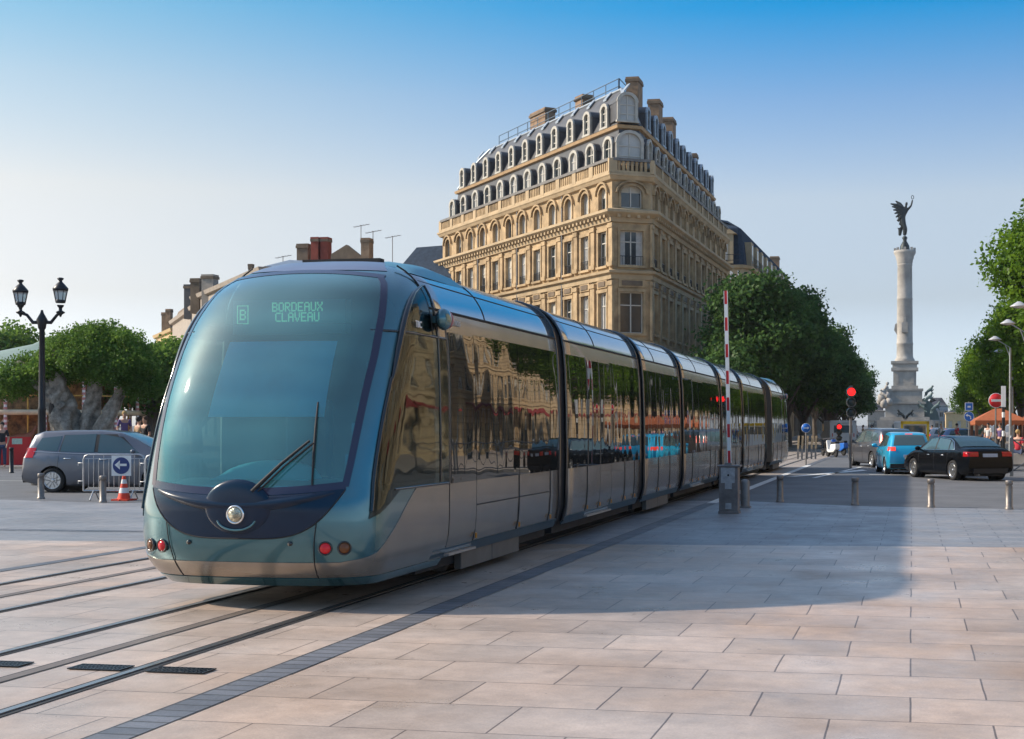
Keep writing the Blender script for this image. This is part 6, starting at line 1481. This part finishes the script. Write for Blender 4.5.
# right street lamps
def saucer_lamp(px, py, d, label, pr={}):
    p = at(px, d); z = zof(py, d); pz = z*0.99
    t = thing('saucer_lamp', Vector((p.x+0.9, p.y, 0.12)), label, 'street lamp', 'tall saucer lamps along the right pavement')
    b = MB(); b.tube([(0, 0, 0), (0, 0, 1.2), (0, 0, z-0.6)], [0.11, 0.09, 0.06], 8); b.build('pole', M_steel, t)
    b = MB(); b.tube([(0, 0, z-1.2), (-0.3, 0, z-0.4), (-0.9, 0, z-0.05)], 0.03, 6); b.tube([(0, 0, z-0.6), (-0.9, 0, z)], 0.02, 6); b.build('arm', M_steel, t)
    b = MB(); b.lathe([(0.08, 0.22), (0.22, 0.13), (0.38, 0.03), (0.40, 0.0), (0.18, -0.06), (0.05, -0.08)], c=(-0.9, 0, z-0.1), n=18); b.build('lamp_head', mat('lamp_head_grey', (0.5, 0.5, 0.5), rough=0.4, metal=0.3), t)
for px, py, d, lb in ((1019, 307, 61.7, 'nearest tall saucer street lamp at the right edge'), (1008, 324, 72, 'second saucer street lamp from the right edge'), (995, 340, 85.6, 'third saucer street lamp against the green trees'), (999.5, 352, 99.7, 'fourth saucer street lamp against the green trees'), (990.5, 361, 114, 'fifth and smallest saucer street lamp')): saucer_lamp(px, py, d, lb)
# orange canopy
cp = at(998.5, 88); t = thing('market_canopy', cp, 'orange fabric canopy tent on brown legs behind the no entry sign', 'canopy', rz=0.06); ez = zof(420.5, 88); tz = zof(408.5, 88)
M_orange = mat('orange_canvas', (0.36, 0.105, 0.04), rough=0.85, var=0.12); b = MB(); W_ = 1.6
ap = [(-0.25, 0, tz), (0.25, 0, tz)]; co4 = [(-W_, -W_, ez), (W_, -W_, ez), (W_, W_, ez), (-W_, W_, ez)]
b.poly([co4[0], co4[1], ap[1], ap[0]]); b.poly([co4[1], co4[2], ap[1]]); b.poly([co4[2], co4[3], ap[0], ap[1]]); b.poly([co4[3], co4[0], ap[0]])
for i in range(4):
    a, c = co4[i], co4[(i+1) % 4]; n = 8
    for k in range(n): p, q = Vector(a).lerp(Vector(c), k/n), Vector(a).lerp(Vector(c), (k+1)/n); b.poly([p, q, q-Vector((0, 0, 0.22)), (p+q)/2-Vector((0, 0, 0.34)), p-Vector((0, 0, 0.22))])
b.build('canopy_cloth', M_orange, t)
for x, y in ((-W_+.1, -W_+.1), (W_-.1, -W_+.1), (W_-.1, W_-.1), (-W_+.1, W_-.1)): b = MB(); b.box(x-0.09, x+0.09, y-0.09, y+0.09, 0, ez); b.build('leg', mat('brown_wood', (0.12, 0.05, 0.03), rough=0.7), t)
c2 = copy_tree(t, at(1043, 92), 0.1, 'second orange canopy tent at the right edge of the picture')
# railing with crosses at right
rp0 = at(1011.5, 48.5, 0.0); t = thing('cross_railing', rp0, 'grey steel railing with crossed bars at the right edge of the picture', 'railing')
M_rl = mat('grey_railing', (0.16, 0.17, 0.18), rough=0.5, metal=0.4, var=0.1); b = MB(); ez1 = zof(440, 48.5)
for k in range(4):
    x = k*1.6; b.box(x-0.06, x+0.06, -0.05, 0.05, 0.0, ez1+0.08); b.lathe([(0.07, 0), (0.05, 0.06), (0.01, 0.09)], c=(x, 0, ez1+0.08), n=8)
b.build('posts', M_rl, t); b = MB()
for k in range(3):
    x0, x1 = k*1.6+0.06, (k+1)*1.6-0.06
    for a, c in (((x0, ez1), (x1, ez1)), ((x0, 0.2), (x1, 0.2)), ((x0, 0.2), (x1, ez1)), ((x0, ez1), (x1, 0.2))): b.tube([(a[0], 0, a[1]), (c[0], 0, c[1])], 0.022, 6)
    lathe_along_y(b, [(0.16, -0.02), (0.16, 0.02), (0.12, 0.02), (0.12, -0.02)], ((x0+x1)/2, 0, (ez1+0.2)/2), 16)
b.build('crossed_bars', M_rl, t)
# crowd barriers on the left
def crowd_barrier(px0, px1, pyb, label, rz):
    d = F*CAMH/(pyb-CY); p = at((px0+px1)/2, d); w_ = (px1-px0)*d/F/2; t = thing('crowd_barrier', p, label, 'barrier', 'steel crowd barriers beside the tram', rz=rz)
    H = 1.08; b = MB(); r = 0.02; q = 0.12
    b.tube([(-w_, 0, 0.22), (-w_, 0, H-q), (-w_+q*0.3, 0, H-q*0.3), (-w_+q, 0, H), (w_-q, 0, H), (w_-q*0.3, 0, H-q*0.3), (w_, 0, H-q), (w_, 0, 0.22), (-w_, 0, 0.22)], r, 8); b.build('frame', M_steel, t)
    b = MB(); n = int(2*w_/0.115)
    for k in range(1, n): x = -w_+2*w_*k/n; b.tube([(x, 0, 0.22), (x, 0, H-0.10 if k % 2 else H)], 0.008, 5)
    b.tube([(-w_, 0, H-0.1), (w_, 0, H-0.1)], 0.01, 5); b.build('bars', M_steel, t)
    for s in (-1, 1): b = MB(); b.tube([(s*(w_-0.25), -0.3, 0.01), (s*(w_-0.25), -0.05, 0.22), (s*(w_-0.25), 0.05, 0.22), (s*(w_-0.25), 0.3, 0.01)], 0.018, 6); b.build('foot', M_steel, t)
    for zz in (H-0.2, 0.45): b = MB(); b.tube([(-w_, 0, zz), (-w_-0.12, 0, zz), (-w_-0.12, 0, zz-0.06)], 0.012, 5); b.build('hook', M_steel, t)
    return t
crowd_barrier(84, 144, 500, 'steel crowd barrier in front of the grey people carrier', TH+0.05); crowd_barrier(146, 200, 501, 'second steel crowd barrier half hidden behind the tram nose', TH+0.05)
cn = gnd(124, 500.5); t = thing('traffic_cone', cn, 'red and white traffic cone under the blue arrow sign', 'traffic cone'); k_ = 0.92
b = MB(); b.lathe([(0.24, 0), (0.24, 0.03), (0.17, 0.05)], n=4, smooth=False); b.box(-0.21, 0.21, -0.21, 0.21, 0.002, 0.04); M_or = mat('cone_red', (0.65, 0.05, 0.015), rough=0.5, var=0.1)
b.build('base', M_or, t)
for z0_, z1_, r0, r1, m in ((0.04, 0.18, 0.15, 0.118, M_or), (0.18, 0.30, 0.118, 0.092, M_white), (0.30, 0.40, 0.092, 0.072, M_or), (0.40, 0.50, 0.072, 0.052, M_white), (0.50, 0.58, 0.052, 0.035, M_or)):
    b = MB(); b.lathe([(r0, z0_), (r1, z1_)], n=20); b.build('band', m, t)
sn = gnd(126, 500)+Vector((0.05, -0.28, 0)); d_ = F*CAMH/74.5; t = thing('arrow_sign', Vector((sn.x, sn.y, zof(475, d_))), 'square white panel with a white arrow on a navy disc, hung on the crowd barrier', 'sign', rz=TH)
h = 9.6*d_/F; b = MB(); b.box(-h, h, -0.008, 0.008, 0, 2*h*1.04); b.build('panel', M_white, t)
b = MB(); lathe_along_y(b, [(h*0.86, 0), (h*0.86, 0.008)], (0, -0.008, h*1.04), 28); dd_ = b.build('disc', M_navysign, t)
b = MB(); b.box(-0.06, 0.13, -0.024, -0.017, h-0.0, h+0.055); b.prism([(-0.03, h-0.08), (-0.03, h+0.13), (-0.15, h+0.027)], -0.024, -0.0165); b.build('arrow', M_white, t)
# red hoarding on the far left
ra_, rb_ = gnd(-60, 469), gnd(31, 467.5); t = thing('site_hoarding', Vector((ra_.x, ra_.y, 0.0)), 'low bright red site hoarding on the pavement at the left edge', 'hoarding')
Th, Lh = frame_T(ra_, rb_); b = MB(); To = lambda x, y, z: Th(x, y, z)-Vector((ra_.x, ra_.y, 0)); n = 4
for k in range(n): b.box(Lh*k/n+0.01, Lh*(k+1)/n-0.01, -0.03, 0.03, 0.1, 1.28, M_red, T=To); b.box(Lh*k/n+0.0, Lh*k/n+0.06, -0.05, -0.03, 0.0, 1.25, M_greymetal, T=To)
b.build('panels', None, t); b = MB(); b.box(Lh-0.75, Lh-0.35, 0.031, 0.036, 0.98, 1.22, None, T=To); b.build('notice', mat('notice_green', (0.45, 0.6, 0.5), rough=0.6, var=0.3, scale=20), t)
# carousel
cc_ = at(42, 65, 0.12); car_ = thing('carousel', cc_, 'gilded two deck carousel with striped poles behind the old oak', 'carousel'); M_gold = mat('gilt', (0.55, 0.33, 0.08), rough=0.4, metal=0.5, var=0.25, scale=5); M_cream = mat('cream_paint', (0.62, 0.5, 0.33), rough=0.6, var=0.2)
b = MB(); b.lathe([(4.8, 0), (4.8, 0.3), (4.6, 0.35)], n=40); b.build('platform', mat('carousel_wood', (0.2, 0.09, 0.04), rough=0.6), car_)
b = MB(); b.lathe([(4.6, 2.1), (4.7, 2.13), (4.7, 2.3), (4.6, 2.33)], n=40); b.build('upper_deck', M_cream, car_)
b = MB(); b.lathe([(4.75, 3.75), (4.85, 3.8), (4.7, 4.0), (3.6, 4.55), (2.0, 5.0), (0.4, 5.4), (0.12, 5.55), (0.02, 5.65)], n=32); b.build('roof', mat('pale_green_canvas', (0.20, 0.27, 0.23), rough=0.7, var=0.1), car_)
b = MB(); b.lathe([(3.0, 0.35), (3.0, 4.0)], n=20); b.build('central_drum', mat('painted_drum', (0.30, 0.16, 0.06), rough=0.5, var=0.8, scale=4), car_)
b = MB(); b.lathe([(4.78, 3.6), (4.82, 3.75)], n=40); b.build('cornice_band', M_gold, car_)
for k in range(18):
    a = 2*PI*k/18+0.1; x, y = 4.6*math.cos(a), 4.6*math.sin(a); b = MB()
    zz = 0.35; q = 0
    while zz < 3.75: z1_ = min(3.75, zz+0.11); b.tube([(x, y, zz), (x, y, z1_)], 0.07 if q % 2 else 0.085, 8, M_white if q % 2 else mat('pink_stripe', (0.5, 0.22, 0.2), rough=0.5)); zz = z1_; q += 1
    b.build('striped_pole', None, car_)
    a += PI/18; b = MB(); b.tube([(3.9*math.cos(a), 3.9*math.sin(a), 0.35), (3.9*math.cos(a), 3.9*math.sin(a), 3.8)], 0.04, 6); b.build('brass_pole', M_gold, car_)
b = MB()
for h_ in (2.95, 0.95, 0.7): b.tube([(4.65*math.cos(2*PI*k/36), 4.65*math.sin(2*PI*k/36), h_) for k in range(37)], 0.035, 5)
b.build('railing', M_gold, car_)
def horse(par, x, y, z, rz, m):
    V = [(0, 0, 0.0), (0.35, 0, 0.02), (-0.35, 0, 0.04), (0.52, 0, 0.25), (0.62, 0, 0.48), (0.80, 0, 0.36), (-0.55, 0, -0.1), (0.40, 0.1, -0.25), (0.62, 0.1, -0.38), (0.40, -0.1, -0.25), (0.3, -0.1, -0.5), (-0.4, 0.1, -0.25), (-0.62, 0.1, -0.45), (-0.4, -0.1, -0.25), (-0.5, -0.1, -0.5)]
    E = [(0, 1), (0, 2), (1, 3), (3, 4), (4, 5), (2, 6), (1, 7), (7, 8), (1, 9), (9, 10), (2, 11), (11, 12), (2, 13), (13, 14)]; R = [0.16, 0.17, 0.17, 0.1, 0.08, 0.045, 0.04, 0.06, 0.03, 0.06, 0.03, 0.07, 0.03, 0.07, 0.03]
    h_ = skinned(V, E, R, 'carousel_horse', m, par, sub=1); h_.location = (x, y, z); h_.rotation_euler = (0, 0, rz); return h_
hm = [mat('horse_white', (0.6, 0.5, 0.42), rough=0.5, var=0.3, scale=5), mat('horse_brown', (0.25, 0.1, 0.05), rough=0.5, var=0.2)]
for k in range(9):
    a = PI+0.3+k*0.33; horse(car_, 3.9*math.cos(a), 3.9*math.sin(a), 1.25+0.2*math.sin(k*2), a+PI/2, hm[k % 2])
# posts and scooters in the shade beyond the tram
for k, px in enumerate((798, 802, 807, 811.5, 815.5)):
    p = at(px, 73); t = thing('wooden_post', p, 'pale capped post, %s of five in the shade below the blue sign' % ['first from the tram', 'second', 'middle one', 'fourth', 'last'][k], 'post', 'pale posts under the trees')
    b = MB(); b.box(-0.05, 0.05, -0.05, 0.05, 0.55, 1.22, None, T=lambda x, y, z: (x+0.06*(z-0.5), y, z)); b.build('pale_top', M_stone_lt, t); b = MB(); b.box(-0.045, 0.045, -0.045, 0.045, 0, 0.55); b.build('dark_foot', M_greymetal, t)
def scooter(loc, rz, label, m):
    t = thing('scooter', loc, label, 'scooter', 'scooters parked in the shade', rz=rz)
    for x in (-0.6, 0.62): b = MB(); b.lathe([(0.22, -0.05), (0.24, 0), (0.22, 0.05), (0.12, 0.04)], n=18, T=lambda X, Y, Z: (x+X, Z, 0.24+Y)); b.build('wheel', M_tyre, t)
    b = MB(); b.prism([(-0.85, 0.45), (-0.5, 0.28), (0.2, 0.25), (0.42, 0.3), (0.55, 0.9), (0.45, 0.95), (0.3, 0.4), (0.0, 0.38), (-0.1, 0.7), (-0.85, 0.75)], -0.15, 0.15); b.build('body', m, t, bevel=0.04)
    b = MB(); b.prism([(-0.8, 0.75), (-0.1, 0.72), (-0.12, 0.82), (-0.8, 0.87)], -0.13, 0.13); b.build('seat', M_rubber, t, bevel=0.03)
    b = MB(); b.tube([(0.62, 0, 0.3), (0.48, 0, 1.0)], 0.03, 6); b.tube([(0.45, -0.3, 1.02), (0.48, 0, 1.0), (0.45, 0.3, 1.02)], 0.02, 6); b.build('handlebar', M_greymetal, t)
    b = MB(); b.lathe([(0.08, 0), (0.06, 0.05), (0.01, 0.06)], n=12, T=lambda X, Y, Z: (0.56+Z, X, 0.85+Y)); b.build('headlamp', M_headglass, t)
scooter(at(832, 78), 2.0, 'white scooter parked in the shade below the white van', M_white); scooter(at(826, 80), 1.9, 'dark scooter parked left of the white scooter', M_gloss_black); scooter(at(838, 82), 2.2, 'blue scooter parked right of the white scooter', M_bluesign)
# ---- people placed
person(at(124.5, 52)+Vector((0, 0, 0.52)), TH+0.5, 'person with short fair hair in a purple top standing behind the people carrier bonnet', C_purple, C_denim, H_blond)
person(at(145, 50)+Vector((0, 0, 0.32)), TH-0.6, 'person with long brown hair in a dark top beside the tram windscreen', C_black, C_denim, H_brown)
person(at(139, 52.5)+Vector((0, 0, 0.30)), TH+2.5, 'bare armed person in a tan vest between the purple topped person and the tram', C_tan, C_black, H_dark)
person(at(2, 55)+Vector((0, 0, 0.12)), TH+0.2, 'person in a dark top behind the red hoarding at the left edge', C_black, C_denim, H_dark)
person(at(1018, 56)+Vector((0, 0, 0.12)), 2.6, 'person in a red jacket sitting beyond the crossed railing at the right edge', C_red, C_denim, H_blond, 'sit')
bx = thing('stone_bench', at(1018, 56)+Vector((0, 0.15, 0.12)), 'low stone block seat under the red jacketed person', 'bench'); b = MB(); b.box(-0.5, 0.5, -0.2, 0.3, 0.08, 0.52); b.build('seat', M_kerb, bx, bevel=0.02); b = MB(); b.box(-0.4, 0.4, -0.14, 0.24, 0, 0.08); b.build('plinth', M_greymetal, bx)
specs = [(988, 84, C_white, C_denim, H_dark, 'walk', 'walking person in a white shirt under the orange canopy'), (980, 96, C_green, C_black, H_brown, 'walk', 'walking person in a green top just left of the orange canopy'), (957, 100, C_red, C_denim, H_dark, 'stand', 'standing person in a red top above the black saloon roof'), (941, 112, C_white, C_black, H_blond, 'walk', 'fair haired walking person in white between the monument and the trees'), (932, 128, C_tan, C_denim, H_dark, 'stand', 'distant person in a tan top right of the yellow framed van'), (926, 150, C_black, C_denim, H_dark, 'walk', 'small distant person in black just right of the yellow framed van'), (1000, 78, C_purple, C_black, H_brown, 'walk', 'walking person in purple behind the banded post'), (872, 122, C_white, C_denim, H_dark, 'walk', 'distant person in white crossing behind the grey people carrier'), (863, 118, C_tan, C_black, H_brown, 'stand', 'distant person in tan left of the grey people carrier'), (856, 126, C_white, C_black, H_blond, 'walk', 'distant fair haired person in white under the last left hand trees')]
for px, d, s, tr_, h, po, lb in specs: person(at(px, d, 0.12 if px > 930 and d < 120 else 0.0), TH+RND.uniform(-2, 2), lb, s, tr_, h, po)
# ================================================================== light, sky, camera
SUN_EL = math.radians(33); 
sd = Vector((-math.cos(SUN_EL), -0.10, math.sin(SUN_EL))).normalized()    # towards the sun
w = bpy.data.worlds.new("World"); S.world = w; w.use_nodes = True
N, L = w.node_tree.nodes, w.node_tree.links
bg = N['Background']; bg.inputs['Strength'].default_value = 0.15
sky = N.new('ShaderNodeTexSky'); sky.sky_type = 'NISHITA'; sky.sun_disc = False
sky.sun_elevation = SUN_EL; sky.sun_rotation = math.radians(-90); sky.air_density = 1.0; sky.dust_density = 1.0; sky.ozone_density = 1.0
tc = N.new('ShaderNodeTexCoord'); sx = N.new('ShaderNodeSeparateXYZ'); L.new(tc.outputs['Generated'], sx.inputs[0])
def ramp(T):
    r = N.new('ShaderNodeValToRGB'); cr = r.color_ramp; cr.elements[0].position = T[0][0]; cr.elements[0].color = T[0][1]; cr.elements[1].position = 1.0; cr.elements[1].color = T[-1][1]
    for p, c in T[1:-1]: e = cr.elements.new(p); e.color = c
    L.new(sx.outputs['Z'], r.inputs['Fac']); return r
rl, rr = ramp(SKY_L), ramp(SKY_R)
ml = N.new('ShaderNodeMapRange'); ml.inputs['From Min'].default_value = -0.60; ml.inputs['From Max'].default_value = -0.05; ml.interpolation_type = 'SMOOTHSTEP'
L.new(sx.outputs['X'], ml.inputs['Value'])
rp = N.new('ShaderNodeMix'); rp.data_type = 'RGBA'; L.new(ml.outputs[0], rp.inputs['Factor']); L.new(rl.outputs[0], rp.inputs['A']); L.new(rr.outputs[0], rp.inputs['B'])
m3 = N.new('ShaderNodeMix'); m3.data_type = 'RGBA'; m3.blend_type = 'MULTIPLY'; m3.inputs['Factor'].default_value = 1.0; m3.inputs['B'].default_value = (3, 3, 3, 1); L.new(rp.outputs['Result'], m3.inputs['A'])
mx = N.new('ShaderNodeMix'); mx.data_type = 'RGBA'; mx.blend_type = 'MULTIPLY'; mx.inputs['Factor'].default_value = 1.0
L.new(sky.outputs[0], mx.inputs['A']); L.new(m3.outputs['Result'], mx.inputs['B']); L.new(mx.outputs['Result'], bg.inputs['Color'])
sl = bpy.data.lights.new('sun', 'SUN'); sl.energy = 3.8; sl.angle = math.radians(1.3); sl.color = (1.0, 0.86, 0.70)
so = bpy.data.objects.new('sun', sl); COL.objects.link(so); so.rotation_euler = sd.to_track_quat('Z', 'Y').to_euler(); so.location = (-30, 0, 40)
cd = bpy.data.cameras.new('camera'); co = bpy.data.objects.new('camera', cd); COL.objects.link(co); S.camera = co
if HAZE:
    b = MB(); b.box(-420, 420, -80, 620, -1.0, 75); hz = b.build('haze', None, kind='stuff'); hm_, nt, pb_ = new_mat('haze_air'); nt.nodes.remove(pb_)
    pv = nt.nodes.new('ShaderNodeVolumePrincipled'); pv.inputs['Color'].default_value = (0.93, 0.96, 1.0, 1); pv.inputs['Density'].default_value = HAZE; pv.inputs['Anisotropy'].default_value = 0.3
    nt.links.new(pv.outputs[0], nt.nodes['Material Output'].inputs['Volume']); hz.data.materials.clear(); hz.data.materials.append(hm_)
co.location = (0, 0, CAMH); co.rotation_euler = (PI/2, 0, TH)
cd.sensor_width = 36; cd.lens = F/1024*36; cd.shift_x = (512-CX)/1024; cd.shift_y = (CY-369.5)/1024
cd.clip_start = 0.1; cd.clip_end = 5000
S.view_settings.view_transform = 'Standard'; S.view_settings.look = 'None'; S.view_settings.exposure = EXPO; S.view_settings.gamma = 1.0
S.cycles.use_denoising = True; S.cycles.max_bounces = 7; S.cycles.transparent_max_bounces = 12; S.cycles.diffuse_bounces = 3; S.cycles.glossy_bounces = 4
S.cycles.sample_clamp_indirect = 8
S.cycles.caustics_reflective = False; S.cycles.caustics_refractive = False
